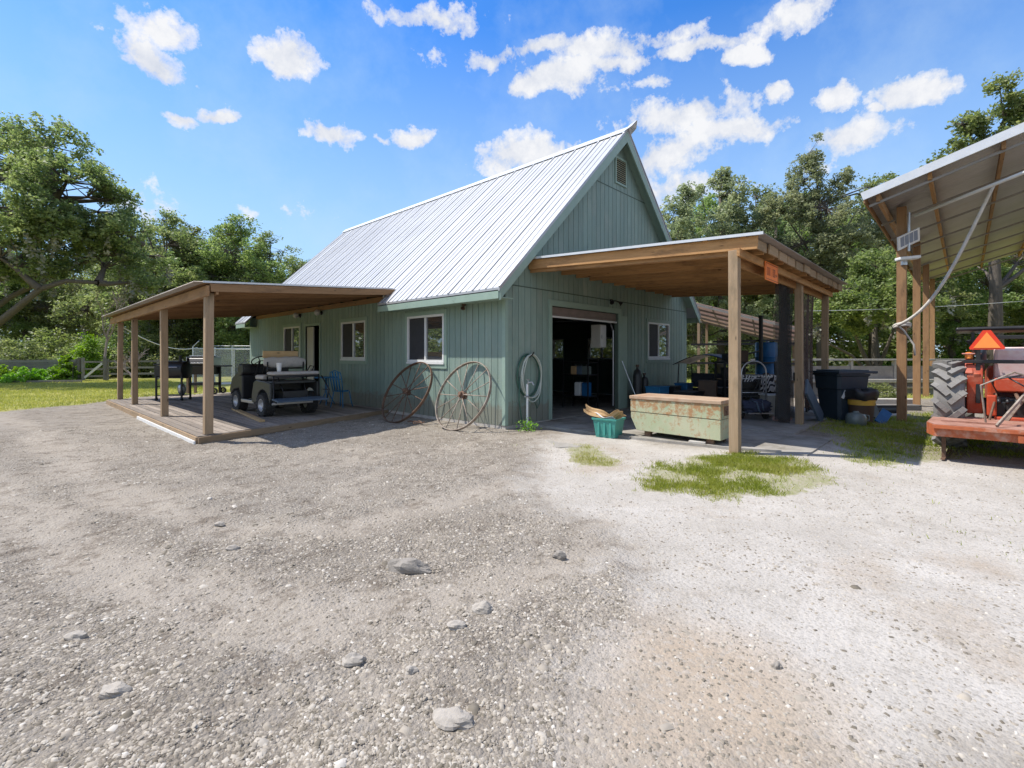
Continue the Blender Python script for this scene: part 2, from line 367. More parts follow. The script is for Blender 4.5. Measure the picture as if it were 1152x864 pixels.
# pink translucent sheet
def transl(name, c):
    m, nt, p, out = nodes(name); p.inputs['Base Color'].default_value = (*c, 1); p.inputs['Roughness'].default_value = .5
    t = N(nt, 'ShaderNodeBsdfTranslucent'); t.inputs[0].default_value = (*c, 1); mx = N(nt, 'ShaderNodeMixShader'); mx.inputs[0].default_value = .5
    L(nt, p.outputs[0], mx.inputs[1]); L(nt, t.outputs[0], mx.inputs[2]); L(nt, mx.outputs[0], out.inputs[0]); return m
M['fibre'] = transl('faded_fibreglass', (.6, .48, .44))
# zebra cloth
def zebra():
    m, nt, p, out = nodes('zebra_print'); a = N(nt, 'ShaderNodeAttribute', attribute_name='lc')
    mp = N(nt, 'ShaderNodeMapping'); mp.inputs['Rotation'].default_value = (0, .5, .9); L(nt, a.outputs['Vector'], mp.inputs[0])
    w = N(nt, 'ShaderNodeTexWave', Scale=6.5, Distortion=3.6, Detail=1.0); w.inputs['Detail Scale'].default_value = 1.1
    L(nt, mp.outputs[0], w.inputs['Vector'])
    L(nt, ramp(nt, w.outputs['Fac'], [(.46, (.03, .028, .035)), (.54, (.78, .74, .74))]), p.inputs['Base Color']); p.inputs['Roughness'].default_value = .8
    return m
M['zebra'] = zebra()
# green storage chest with rust
def chestmat():
    m, nt, p, out = nodes('rusty_green_paint'); tc = N(nt, 'ShaderNodeTexCoord')
    n1 = N(nt, 'ShaderNodeTexNoise', Scale=2.2, Detail=8, Roughness=.72); L(nt, tc.outputs['Object'], n1.inputs['Vector'])
    n2 = N(nt, 'ShaderNodeTexNoise', Scale=9, Detail=8, Roughness=.75); L(nt, tc.outputs['Object'], n2.inputs['Vector'])
    col = mixc(nt, ramp(nt, n1.outputs['Fac'], [(.35, 0.0), (.6, 1.0)]), (.36, .41, .25), (.46, .46, .31))
    n5 = N(nt, 'ShaderNodeTexNoise', Scale=1.4, Detail=4); mp = N(nt, 'ShaderNodeMapping'); mp.inputs['Location'].default_value = (4.3, 2, 1); L(nt, tc.outputs['Object'], mp.inputs[0]); L(nt, mp.outputs[0], n5.inputs['Vector'])
    col = mixc(nt, ramp(nt, n5.outputs['Fac'], [(.56, 0.0), (.66, 1.0)]), col, (.13, .30, .18))
    sx = N(nt, 'ShaderNodeSeparateXYZ'); L(nt, tc.outputs['Object'], sx.inputs[0])
    mr = N(nt, 'ShaderNodeMapRange'); mr.inputs[1].default_value = .3; mr.inputs[2].default_value = .78; mr.inputs[3].default_value = -.04; mr.inputs[4].default_value = .13; L(nt, sx.outputs[2], mr.inputs[0])
    ad = N(nt, 'ShaderNodeMath', operation='ADD'); L(nt, n2.outputs['Fac'], ad.inputs[0]); L(nt, mr.outputs[0], ad.inputs[1])
    col = mixc(nt, ramp(nt, ad.outputs[0], [(.49, 0.0), (.62, 1.0)]), col, (.36, .20, .09))
    L(nt, col, p.inputs['Base Color']); p.inputs['Roughness'].default_value = .65
    b = N(nt, 'ShaderNodeBump', Strength=.3, Distance=.004); L(nt, n2.outputs['Fac'], b.inputs['Height']); L(nt, b.outputs[0], p.inputs['Normal']); return m
M['chest'] = chestmat()
M['chestlid'] = mat('rusty_pink_lid', (.46, .34, .24), (.38, .26, .17), scale=4, rough=.75, bump=.2, c3=(.34, .17, .09), s3=3, t3=(.5, .7))
# ------------------------------------------------------------------ ground
def ppoly(l, z=-.09): return np.array([tuple(gp(x, y, z))[:2] for x, y in l])
def sdist(P, X, Y):
    """signed distance, positive inside"""
    d = np.full(X.shape, 1e9); ins = np.zeros(X.shape, bool); n = len(P)
    for i in range(n):
        ax, ay = P[i-1]; bx, by = P[i]; ex, ey = bx-ax, by-ay
        t = np.clip(((X-ax)*ex+(Y-ay)*ey)/(ex*ex+ey*ey+1e-12), 0, 1)
        d = np.minimum(d, np.hypot(X-ax-t*ex, Y-ay-t*ey))
        c = ((ay > Y) != (by > Y)) & (X < (bx-ax)*(Y-ay)/((by-ay) if by != ay else 1e-12)+ax)
        ins ^= c
    return np.where(ins, d, -d)
def vnoise(X, Y, s, seed=0):
    """cheap smooth value noise, vectorised"""
    r = np.random.default_rng(seed).random((256, 256)); x = X*s+1000; y = Y*s+1000
    i = np.floor(x).astype(int); j = np.floor(y).astype(int); fx = x-i; fy = y-j; fx = fx*fx*(3-2*fx); fy = fy*fy*(3-2*fy)
    g = lambda a, b: r[a % 256, b % 256]
    return (g(i, j)*(1-fx)+g(i+1, j)*fx)*(1-fy)+(g(i, j+1)*(1-fx)+g(i+1, j+1)*fx)*fy
def fbm(X, Y, s, seed=0, o=4):
    t = 0; a = .5
    for k in range(o): t = t+a*vnoise(X, Y, s*2**k, seed+k); a *= .5
    return t
PALE = ppoly([(604, 498), (600, 522), (592, 545), (612, 575), (660, 590), (695, 612), (706, 645), (690, 690), (650, 730), (628, 790), (600, 900), (1500, 900), (1500, 520), (1200, 505), (1050, 512), (950, 500), (760, 505), (690, 492), (640, 488)])
GR = [ppoly(p) for p in (
    [(712, 548), (730, 530), (770, 515), (835, 509), (900, 520), (945, 540), (925, 548), (890, 557), (830, 560), (770, 556), (720, 552)],
    [(628, 508), (640, 499), (665, 501), (695, 515), (690, 526), (660, 524), (640, 518)],
    [(945, 520), (942, 494), (905, 484), (896, 476), (1000, 466), (1060, 462), (1100, 470), (1150, 495), (1190, 520), (1100, 512), (1040, 520), (990, 524)])]
def slabd(X, Y):   # distance outside the house and slab
    dx = np.maximum(np.maximum(.3-X, X-9.2), 0); dy = np.maximum(np.maximum(-5.0-Y, Y-15.2), 0); return np.hypot(dx, dy)
def lawnd(X, Y):   # positive on the lawn
    d1 = (Y-13.3-.63*(X+7.25))*.846+.5*(fbm(X, Y, .35, 5)-.5)*3
    d1 = np.where(X < -3, d1, Y-15.9)
    d2 = X-15.5+.3*(Y+3)
    return np.maximum(d1, d2)
def grassd(X, Y):
    g = np.full(X.shape, -9.0)
    for P in GR: g = np.maximum(g, sdist(P, X, Y))
    return g+.45*(fbm(X, Y, 2.2, 9)-.47)*1.2
def ghv(X, Y):
    d = slabd(X, Y); t = np.clip((d-.1)/1.6, 0, 1); t = t*t*(3-2*t)
    dc = np.hypot(X-CAM.x, Y-CAM.y)
    h = -.05-.045*t
    near = np.clip(1-dc/28, 0, 1)
    und = (fbm(X, Y, .55, 2)-.47)*.10+(fbm(X, Y, 2.6, 3)-.47)*.07+(fbm(X, Y, 7, 4)-.47)*.045
    pale = np.clip(sdist(PALE, X, Y)/.25+.5, 0, 1)
    h = h+und*near*t*(1-.68*pale)-.02*pale*t*near
    far = np.clip((dc-30)/80, 0, 1); return h+.09*far*0+far*0
TR = [np.array([tuple(gp(x, y, -.09))[:2] for x, y in l]) for l in ([(-40, 462), (30, 478), (80, 520), (150, 562), (240, 595), (390, 588), (520, 556), (640, 532), (900, 590), (1200, 640)], [(-60, 520), (40, 590), (160, 660), (330, 700), (520, 665), (690, 620), (900, 700), (1250, 820)])]
def trackd(X, Y):
    d = np.full(X.shape, 9.0)
    for P in TR:
        for i in range(1, len(P)):
            ax, ay = P[i-1]; ex, ey = P[i]-P[i-1]; t = np.clip(((X-ax)*ex+(Y-ay)*ey)/(ex*ex+ey*ey), 0, 1); d = np.minimum(d, np.hypot(X-ax-t*ex, Y-ay-t*ey))
    return np.clip(1.3-d/.34+(fbm(X, Y, 1.3, 44)-.47)*2.2, 0, 1)
def gh(x, y): return float(ghv(np.array([x]), np.array([y]))[0])

def axis_coords(lo, hi, step, far, k):
    a = list(np.arange(lo, hi+step/2, step)); s = step; p = a[-1]; q = a[0]; up = []; dn = []
    while p < far: s *= k; p += s; up.append(p)
    s = step
    while q > -far: s *= k; q -= s; dn.append(q)
    return np.array(dn[::-1]+a+up)
gx = axis_coords(-11.5, 5.5, .07, 700, 1.16); gy = axis_coords(-9.5, 7.5, .07, 700, 1.16)
GX, GY = np.meshgrid(gx, gy, indexing='ij')
trA = trackd(GX, GY); GZ = ghv(GX, GY)-.014*trA*(slabd(GX, GY) > .6)
def npmesh(name, V, F, attrs=None, smooth=False):
    me = bpy.data.meshes.new(name); nv = len(V); nf, k = F.shape
    me.vertices.add(nv); me.vertices.foreach_set('co', V.astype('f').ravel())
    me.loops.add(nf*k); me.loops.foreach_set('vertex_index', F.astype('i').ravel())
    me.polygons.add(nf); me.polygons.foreach_set('loop_start', np.arange(0, nf*k, k, dtype='i')); me.polygons.foreach_set('loop_total', np.full(nf, k, dtype='i'))
    if smooth: me.polygons.foreach_set('use_smooth', np.ones(nf, bool))
    for n, a in (attrs or {}).items():
        at = me.attributes.new(n, 'FLOAT', 'POINT'); at.data.foreach_set('value', a.astype('f').ravel())
    me.update(calc_edges=True); return me
nx, ny = GX.shape
idx = np.arange(nx*ny).reshape(nx, ny)
F = np.stack([idx[:-1, :-1], idx[1:, :-1], idx[1:, 1:], idx[:-1, 1:]], -1).reshape(-1, 4)
paleA = np.clip(sdist(PALE, GX, GY)/.9+.5, 0, 1); lawnA = np.clip(lawnd(GX, GY)/.8+.5, 0, 1)
grA = np.clip(grassd(GX, GY)/.25+.4, 0, 1)
me = npmesh('ground', np.stack([GX, GY, GZ], -1).reshape(-1, 3), F, dict(pale=paleA, lawn=lawnA, tuft=grA, track=trA, tan=np.clip(sdist(ppoly([(700, 700), (760, 690), (860, 715), (930, 770), (1000, 900), (640, 900), (650, 780)]), GX, GY)/.5+.5, 0, 1)), True)
ground = bpy.data.objects.new('ground', me); COL.objects.link(ground); struct(ground)
def groundmat():
    m, nt, p, out = nodes('yard_ground'); tc = N(nt, 'ShaderNodeTexCoord').outputs['Object']
    def noi(s, d=6, r=.65, off=0):
        n = N(nt, 'ShaderNodeTexNoise', Scale=s, Detail=d, Roughness=r)
        if off:
            mp = N(nt, 'ShaderNodeMapping'); mp.inputs['Location'].default_value = (off, off*.7, 0); L(nt, tc, mp.inputs[0]); L(nt, mp.outputs[0], n.inputs['Vector'])
        else: L(nt, tc, n.inputs['Vector'])
        return n.outputs['Fac']
    def vor(s, out='Color'):
        v = N(nt, 'ShaderNodeTexVoronoi', Scale=s); L(nt, tc, v.inputs['Vector']); return v
    v1 = vor(38); v2 = vor(90); v3 = vor(14)
    bw = lambda o: (lambda n: (L(nt, o, n.inputs[0]), n.outputs[0])[1])(nt.nodes.new('ShaderNodeRGBToBW'))
    g1 = ramp(nt, bw(v1.outputs['Color']), [(.15, (.19, .165, .135)), (.5, (.33, .295, .25)), (.8, (.42, .38, .33)), (.97, (.54, .51, .46))])
    g2 = ramp(nt, bw(v2.outputs['Color']), [(.15, (.2, .175, .145)), (.5, (.34, .305, .26)), (.85, (.45, .41, .36))])
    col = mixc(nt, .5, g1, g2)
    col = mixc(nt, ramp(nt, noi(1.1, 8, .7), [(.35, 0.0), (.65, 1.0)]), col, (.37, .33, .28))
    col = mixc(nt, ramp(nt, noi(.5, 7, .7, 9), [(.45, 0.0), (.7, .7)]), col, (.24, .205, .165))
    # sandy, pale part of the yard
    q = mixc(nt, ramp(nt, noi(.8, 8, .7, 3), [(.36, 0.0), (.62, 1.0)]), (.38, .345, .30), (.48, .445, .40))
    q = mixc(nt, ramp(nt, noi(.5, 8, .72, 117), [(.55, 0.0), (.72, .9)]), q, (.34, .27, .20))
    q = mixc(nt, ramp(nt, N(nt, 'ShaderNodeAttribute', attribute_name='tan').outputs['Fac'], [(.1, 0.0), (1.0, .75)]), q, (.36, .28, .20))
    q = mixc(nt, ramp(nt, noi(7, 7, .75, 5), [(.55, 0.0), (.72, .8)]), q, (.28, .255, .22))
    q = mixc(nt, ramp(nt, bw(v1.outputs['Color']), [(.72, 0.0), (.78, .35)]), q, (.42, .39, .35))
    q = mixc(nt, ramp(nt, bw(v2.outputs['Color']), [(.25, .4), (.32, 0.0)]), q, (.2, .18, .15))
    # compacted, smoother and paler spots in the gravel
    smo = ramp(nt, noi(.7, 7, .68, 77), [(.5, 0.0), (.66, 1.0)])
    mt = N(nt, 'ShaderNodeMath', operation='MAXIMUM'); L(nt, smo, mt.inputs[0]); L(nt, N(nt, 'ShaderNodeAttribute', attribute_name='track').outputs['Fac'], mt.inputs[1]); smo = mt.outputs[0]
    col = mixc(nt, .42, col, mixc(nt, smo, col, (.44, .39, .325)))
    col = mixc(nt, .35, col, (.27, .225, .175))
    col = mixc(nt, ramp(nt, noi(4.2, 8, .78, 23), [(.5, 0.0), (.64, .85)]), col, (.15, .12, .09))
    def att(n): return N(nt, 'ShaderNodeAttribute', attribute_name=n).outputs['Fac']
    def edge(a, s, amp, off):
        n = noi(s, 6, .7, off); mm = N(nt, 'ShaderNodeMath', operation='MULTIPLY_ADD'); L(nt, n, mm.inputs[0]); mm.inputs[1].default_value = amp
        ad = N(nt, 'ShaderNodeMath', operation='ADD'); ad.inputs[1].default_value = -amp/2; L(nt, a, ad.inputs[0]); L(nt, ad.outputs[0], mm.inputs[2]); return mm.outputs[0]
    col = mixc(nt, ramp(nt, edge(att('pale'), 3.2, 2.2, 2), [(.2, 0.0), (.85, 1.0)]), col, q)
    lw = mixc(nt, ramp(nt, noi(.6, 8, .7, 31), [(.35, 0.0), (.65, 1.0)]), (.27, .29, .06), (.42, .38, .12))
    lw = mixc(nt, ramp(nt, noi(6, 8, .7, 41), [(.5, 0.0), (.7, .6)]), lw, (.3, .27, .14))
    col = mixc(nt, ramp(nt, edge(att('lawn'), 5, 1.5, 7), [(.35, 0.0), (.65, 1.0)]), col, lw)
    tf = mixc(nt, ramp(nt, noi(9, 6, .7, 51), [(.4, 0.0), (.65, 1.0)]), (.21, .22, .07), (.34, .30, .22))
    col = mixc(nt, ramp(nt, edge(att('tuft'), 7, 2.2, 5), [(.45, 0.0), (.8, .75)]), col, tf)
    L(nt, col, p.inputs['Base Color']); p.inputs['Roughness'].default_value = .95; p.inputs['Specular IOR Level'].default_value = .2
    col = mixc(nt, ramp(nt, noi(2.3, 8, .75, 61), [(.55, 0.0), (.68, .5)]), col, mixc(nt, .4, col, (.2, .165, .125)))
    # relief: stones over lumps
    a = N(nt, 'ShaderNodeMath', operation='MULTIPLY_ADD'); L(nt, v1.outputs['Distance'], a.inputs[0]); a.inputs[1].default_value = -.55; L(nt, noi(14, 9, .75, 1), a.inputs[2])
    b2 = N(nt, 'ShaderNodeMath', operation='MULTIPLY_ADD'); L(nt, v2.outputs['Distance'], b2.inputs[0]); b2.inputs[1].default_value = -.25; L(nt, a.outputs[0], b2.inputs[2])
    b = N(nt, 'ShaderNodeBump', Distance=.035); pr = N(nt, 'ShaderNodeMapRange'); pr.inputs[3].default_value = 1.0; pr.inputs[4].default_value = .38; mxs = N(nt, 'ShaderNodeMath', operation='MAXIMUM'); L(nt, att('pale'), mxs.inputs[0]); sm2 = N(nt, 'ShaderNodeMath', operation='MULTIPLY'); sm2.inputs[1].default_value = .6; L(nt, smo, sm2.inputs[0]); L(nt, sm2.outputs[0], mxs.inputs[1]); L(nt, mxs.outputs[0], pr.inputs[0]); L(nt, pr.outputs[0], b.inputs['Strength'])
    L(nt, b2.outputs[0], b.inputs['Height']); L(nt, b.outputs[0], p.inputs['Normal'])
    return m
me.materials.append(groundmat())

# loose gravel: small stones nobody could count
def stones(name, n, lo, hi, rfun, acc, seed):
    r = np.random.default_rng(seed)
    P = []; got = 0
    while got < n:
        D = 1.5+ r.random(n*3)**1.5*13; az = (r.random(n*3)-.5)*2*math.radians(56)
        X = CAM.x+D*(FX*np.cos(az)+RX*np.sin(az)); Y = CAM.y+D*(FY*np.cos(az)+RY*np.sin(az))
        k = acc(X, Y, r) & (r.random(len(X)) > .75*trackd(X, Y)); X = X[k]; Y = Y[k]; P.append(np.stack([X, Y], -1)); got += len(X)
    P = np.concatenate(P)[:n]; X, Y = P[:, 0], P[:, 1]; Z = ghv(X, Y)-.014*trackd(X, Y)
    s = lo+(hi-lo)*r.random(n)**rfun
    base = np.array([(-1, -1, -.5), (1, -1, -.5), (1, 1, -.5), (-1, 1, -.5), (-.6, -.6, .55), (.65, -.55, .45), (.5, .7, .5), (-.7, .5, .6)])
    B = base[None]*(1+.35*(r.random((n, 8, 3))-.5)*2)*np.stack([np.ones(n), .55+.4*r.random(n), .3+.45*r.random(n)], -1)[:, None, :]
    th = r.random(n)*2*PI; c, q = np.cos(th)[:, None], np.sin(th)[:, None]
    x = B[..., 0]*c-B[..., 1]*q; y = B[..., 0]*q+B[..., 1]*c; z = B[..., 2]
    V = np.stack([x*s[:, None]+X[:, None], y*s[:, None]+Y[:, None], z*s[:, None]+Z[:, None]+s[:, None]*.12], -1).reshape(-1, 3)
    fb = np.array([(0, 1, 5, 4), (1, 2, 6, 5), (2, 3, 7, 6), (3, 0, 4, 7), (4, 5, 6, 7)])
    F = (np.arange(n)[:, None, None]*8+fb[None]).reshape(-1, 4)
    me = npmesh(name, V, F, dict(rnd=np.repeat(r.random(n), 8)), False)
    o = bpy.data.objects.new(name, me); COL.objects.link(o); return o
def stonemat():
    m, nt, p, out = nodes('gravel_stone'); a = N(nt, 'ShaderNodeAttribute', attribute_name='rnd')
    c = ramp(nt, a.outputs['Fac'], [(0, (.15, .13, .10)), (.35, (.27, .235, .19)), (.75, (.38, .335, .275)), (.97, (.46, .42, .36)), (1.0, (.58, .54, .48))])
    L(nt, c, p.inputs['Base Color']); p.inputs['Roughness'].default_value = .9; p.inputs['Specular IOR Level'].default_value = .2
    return m
M['stone'] = stonemat()
def okg(X, Y, r, pk=.1):
    pale = sdist(PALE, X, Y)+(fbm(X, Y, 2, 20)-.47)*.8
    k = r.random(len(X)) < np.where(pale > 0, pk, .25+1.5*np.clip(fbm(X, Y, 1.1, 21)-.3, 0, 1))
    k &= ~((X > .0) & (Y > -5)) & (lawnd(X, Y) < .2) & ~((X > -4.9) & (X < 0) & (Y > 3.0+.29*(X+4.82)))
    return k
g1 = stones('gravel', 170000, .003, .013, 2.6, okg, 1); g1.data.materials.append(M['stone'])
tag(g1, 'loose grey and tan gravel strewn over the yard', 'gravel', kind='stuff')
g2 = stones('pebbles', 3000, .010, .030, 4.5, lambda X, Y, r: okg(X, Y, r, .04), 2); g2.data.materials.append(M['stone'])
tag(g2, 'coarser broken stones lying among the fine gravel', 'gravel', kind='stuff')
# single rocks one can point at
M['rock'] = mat('pale_rock', (.40, .36, .31), (.32, .285, .24), scale=14, rough=.9, bump=.6, bscale=50)
M['rockdk'] = mat('brown_rock', (.3, .27, .235), (.22, .195, .165), scale=14, rough=.9, bump=.8, bscale=50)
for px, py, w, d, h, mk, lb in (
        (458, 640, .36, .13, .09, 'rockdk', 'long lumpy brown rock, largest sticking out of the gravel'),
        (630, 629, .10, .07, .05, 'rockdk', 'small dark grey rock alone near the edge of the gravel'),
        (543, 689, .12, .09, .05, 'rock', 'pale rock in the middle of the grey gravel'),
        (513, 707, .10, .07, .04, 'rock', 'low pale rock just below the middle of the gravel'),
        (397, 746, .12, .07, .05, 'rock', 'pale wedge shaped rock in the lower gravel'),
        (510, 806, .20, .12, .05, 'rock', 'broad flat pale rock at the bottom of the photo'),
        (463, 754, .07, .05, .03, 'rock', 'small pale rock beside the wedge shaped rock'),
        (86, 717, .12, .07, .04, 'rock', 'flat pale rock in the gravel at far left'),
        (262, 619, .10, .06, .04, 'rock', 'pale rock in the gravel in front of the deck'),
        (247, 591, .09, .06, .03, 'rock', 'small pale rock nearest the deck corner'),
        (130, 782, .15, .09, .05, 'rock', 'long pale rock at the lower left of the gravel'),
        (874, 747, .05, .04, .03, 'rockdk', 'dark clod on the sandy ground at lower right')):
    p = gp(px, py, -.1); z = gh(p.x, p.y)
    mb = MB(); mb.blob((0, 0, h*.15), (w/2, d/2, h*.75), seed=px, amp=.45, n=18, m=10, fr=1.5)
    o = mb.build('rock', M[mk], None); o.location = (p.x, p.y, z); o.rotation_euler = (0, 0, -.75+rnd.uniform(-.3, .3))
    tag(o, lb, 'rock', 'single rocks in the yard')

# concrete slab in front of the garage, with cracks as gaps between panels
mb = MB()
for x0, x1, y0, y1 in ((.74, 3.3, -2.5, 0), (3.31, 6.2, -2.5, 0), (6.21, 9, -2.5, 0), (1.25, 3.3, -5.25, -2.51), (3.31, 6.2, -4.6, -2.51), (6.21, 9, -4.6, -2.51)):
    z = rnd.uniform(-.006, .004)-(.028 if y0 < -4 else 0)*(1 if x0 < 3 else .5); mb.box(x0, x1, y0, y1, -.2, z)
mb.prism([(.75, -2.52, -.2), (1.24, -2.52, -.2), (1.24, -4.9, -.2), (.95, -4.2, -.2)], (0, 0, .195))
struct(center(mb.build('concrete_slab', M['concrete'])))
mb = MB(); mb.box(.12, 8.88, .05, 14.9, -.2, .0)
struct(mb.build('garage_floor', M['concrete']))
# broken piece of old paving by the hose
mb = MB(); pp = [gp(x, y, -.04) for x, y in ((612, 494), (640, 487), (664, 489), (668, 497), (650, 501), (622, 500))]
mb.prism([(p.x+.05*math.sin(7*p.y), p.y, -.14) for a_, b_ in zip(pp, pp[1:]+pp[:1]) for p in (a_, a_.lerp(b_, .3)+Vector((.05, -.04, 0)), a_.lerp(b_, .65)-Vector((.04, .02, 0)))], (0, 0, .075)); struct(mb.build('paving', M['concrete'], bevel=.012))
# path behind the porch
mb = MB(); 
def strip(mb, pts, w, z0, z1):
    for a, b in zip(pts[:-1], pts[1:]): mb.beam((a[0], a[1], (z0+z1)/2), (b[0], b[1], (z0+z1)/2), w, z1-z0)
A_, B_ = gp(207, 433, -.1), gp(330, 430, -.1); strip(mb, [(A_.x, A_.y), (B_.x, B_.y)], 1.5, -.2, -.06)
struct(mb.build('path', mat('pale_path', (.62, .58, .5), (.52, .48, .42), rough=.9)))

# ------------------------------------------------------------------ house
house = thing('metal_roofed_house', 'green plank sided workshop house under a steep silver metal roof', 'house', (0, 0, 0))
W, LN, UR, ZR, OV = 9.0, 15.0, 4.5, 7.7, .45
KS = (ZR-2.88)/(UR+OV); EZ = 2.88+OV*KS
def rt(u): return EZ+(min(u, W-u))*KS       # roof top surface height above the wall line
def subtract(z0, z1, holes):
    segs = [(z0, z1)]
    for h0, h1 in holes:
        n = []
        for a, b in segs:
            if h1 <= a or h0 >= b: n.append((a, b)); continue
            if h0 > a: n.append((a, h0))
            if h1 < b: n.append((h1, b))
        segs = n
    return segs
def wall(face, back, horiz, s0, s1, z0, top, holes, const, sgn, pitch=.2, gap=.014, bands=()):
    """vertical grooved boards in front of a backing wall; horiz 'u' or 'v'; sgn = outward direction along the other axis"""
    br = set([round(s0+i*pitch, 4) for i in range(int((s1-s0)/pitch)+1)]+[s1]+[h for H in holes for h in H[:2]]+([UR] if horiz == 'u' else []))
    br = sorted(b for b in br if s0 <= b <= s1); gro = set(round(s0+i*pitch, 4) for i in range(int((s1-s0)/pitch)+1))
    for a, b in zip(br[:-1], br[1:]):
        if b-a < .004: continue
        hs = [(H[2], H[3]) for H in holes if H[0] <= a+1e-5 and H[1] >= b-1e-5]
        hb = list(bands)
        for bm_, f0, f1, d0, d1, hh in ((back, a, b, 0, -.1, hs), (face, a+(gap/2 if a in gro else 0), b-(gap/2 if b in gro else 0), 0, .016, hs+[(z-.008, z+.008) for z in hb])):
            zt0, zt1 = top(f0), top(f1); zt = min(zt0, zt1)
            for z_a, z_b in subtract(z0, max(zt0, zt1), hh):
                ta = zt0 if z_b >= zt else z_b; tb = zt1 if z_b >= zt else z_b
                if z_b < max(zt0, zt1): ta = min(z_b, zt0); tb = min(z_b, zt1)
                if max(ta, tb) <= z_a+.003: continue
                pl = [(f0, z_a), (f1, z_a), (f1, max(tb, z_a)), (f0, max(ta, z_a))]
                if horiz == 'u': poly = [(p, const+sgn*d0, z) for p, z in pl]; vec = (0, sgn*(d1-d0), 0)
                else: poly = [(const+sgn*d0, p, z) for p, z in pl]; vec = (sgn*(d1-d0), 0, 0)
                bm_.prism(poly, vec, ax=(0, 0, 1))
GD = (1.53, 4.5, -.1, 2.66)                       # garage opening
GW = (6.18, 7.62, 1.42, 2.52)
LW = [(1.99, 3.49, 1.34, 2.5), (5.58, 7.02, 1.4, 2.52), (10.0, 11.4, 1.4, 2.54)]
LDOOR = (8.5, 9.55, -.1, 2.5)
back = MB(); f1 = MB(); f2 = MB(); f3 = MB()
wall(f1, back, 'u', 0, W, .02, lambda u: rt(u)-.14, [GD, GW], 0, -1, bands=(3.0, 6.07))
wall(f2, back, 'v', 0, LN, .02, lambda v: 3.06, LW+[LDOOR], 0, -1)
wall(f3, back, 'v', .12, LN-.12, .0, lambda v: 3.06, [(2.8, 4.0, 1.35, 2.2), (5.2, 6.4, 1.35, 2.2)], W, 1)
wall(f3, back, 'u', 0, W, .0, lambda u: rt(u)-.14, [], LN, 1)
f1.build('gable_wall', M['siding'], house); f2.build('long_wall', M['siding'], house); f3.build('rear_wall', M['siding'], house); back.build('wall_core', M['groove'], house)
# foundation strip
mb = MB(); mb.box(-.004, GD[0]-.02, -.012, .1, -.15, .018); mb.box(GD[1]+.02, W, -.012, .1, -.15, .018); mb.box(-.012, .1, .11, LN, -.15, .018); mb.build('foundation', M['block'], house)
# roof sheets with standing ribs
mb = MB()
def slope_sheet(u0, v0, v1, side):
    th = .05; f = (lambda u: u) if side < 0 else (lambda u: W-u)
    a = (f(u0), EZ+u0*KS); b = (f(UR), ZR)
    mb.prism([(a[0], v0, a[1]), (b[0], v0, b[1]), (b[0], v0, b[1]-th*1.41), (a[0], v0, a[1]-th*1.41)], (0, v1-v0, 0), r=.5)
    n = Vector((-.707 if side < 0 else .707, 0, .707))
    k = math.ceil((v0+.3)/.4-1e-6)
    while -.3+k*.4 <= v1+1e-3:
        v = -.3+k*.4; h = .024 if k % 2 == 0 else .016; wd = .045 if k % 2 == 0 else .035
        p0 = Vector((a[0], v, a[1]))+n*h*.5; p1 = Vector((b[0], v, b[1]))+n*h*.5
        mb.beam(p0, p1, wd, h, up=n, r=.5); k += 1
        q_ = Vector((0, .2, 0))
        if v+.2 < v1: mb.beam(p0+q_-n*h*.5+n*.004, p1+q_-n*h*.5+n*.004, .022, .012, up=n, r=.5)
slope_sheet(-OV-.02, -.3, 4.2, -1); slope_sheet(-.01, 4.2001, 14.15, -1); slope_sheet(-OV-.02, 14.1501, 15.35, -1); slope_sheet(-OV-.02, -.3, 15.35, 1)
roof = mb.build('roof', M['roofmetal'], house)
mb = MB()   # ridge cap with the bent up end
for s in (-1, 1): mb.prism([(UR, -.32, ZR+.05), (UR+s*.2, -.32, ZR-.135), (UR+s*.2, -.32, ZR-.155), (UR, -.32, ZR+.03)], (0, 15.69, 0))
for s in (-1, 1): mb.prism([(UR, -.32, ZR+.05), (UR+s*.17, -.32, ZR-.11), (UR+s*.12, -.50, ZR-.02), (UR+.03, -.58, ZR+.16)], (0, .006, .01))
mb.build('ridge_cap', M['whitemetal'], roof)
# barge boards, eave fascia, soffit
mb = MB()
for v in (-.3, LN+.3):
    for s in (-1, 1):
        f = (lambda u: u) if s < 0 else (lambda u: W-u)
        pl = [(f(-OV), v, 2.88-.07), (f(UR), v, ZR-.075), (f(UR), v, ZR-.36), (f(-OV), v, 2.88-.27)]
        mb = MB(); mb.prism(pl, (0, .035 if v < 0 else -.035, 0)); mb.build('barge_board', M['trim'], house)
mb = MB()
for v0, v1 in ((-.262, 4.2), (14.2, 15.26)): mb = MB(); mb.box(-OV-.02, -OV+.015, v0, v1, 2.64, 2.81); mb.build('fascia', M['trim'], house)
mb = MB(); mb.box(W+OV-.015, W+OV+.02, -.262, 15.26, 2.64, 2.81); mb.build('fascia', M['trim'], house)
for v0, v1 in ((-.26, 4.18), (14.22, 15.26)): mb = MB(); mb.box(-OV+.017, -.018, v0, v1, 2.66, 2.68); mb.build('soffit', M['trim'], house)
for v0, v1 in ((-.262, -.02), (LN+.02, LN+.26)):
    for s in (-1, 1):
        f = (lambda u: u) if s < 0 else (lambda u: W-u)
        mb = MB(); mb.prism([(f(0), v0, EZ-.16), (f(UR), v0, ZR-.16), (f(UR), v0, ZR-.18), (f(0), v0, EZ-.18)], (0, v1-v0, 0)); mb.build('soffit', M['trim'], house)
mb = MB(); mb.box(-.02, 0.07, -.022, -.0165, .03, 3.0); mb.box(-.022, -.0165, -.02, .07, .03, 2.68); mb.build('corner_board', M['trim'], house)
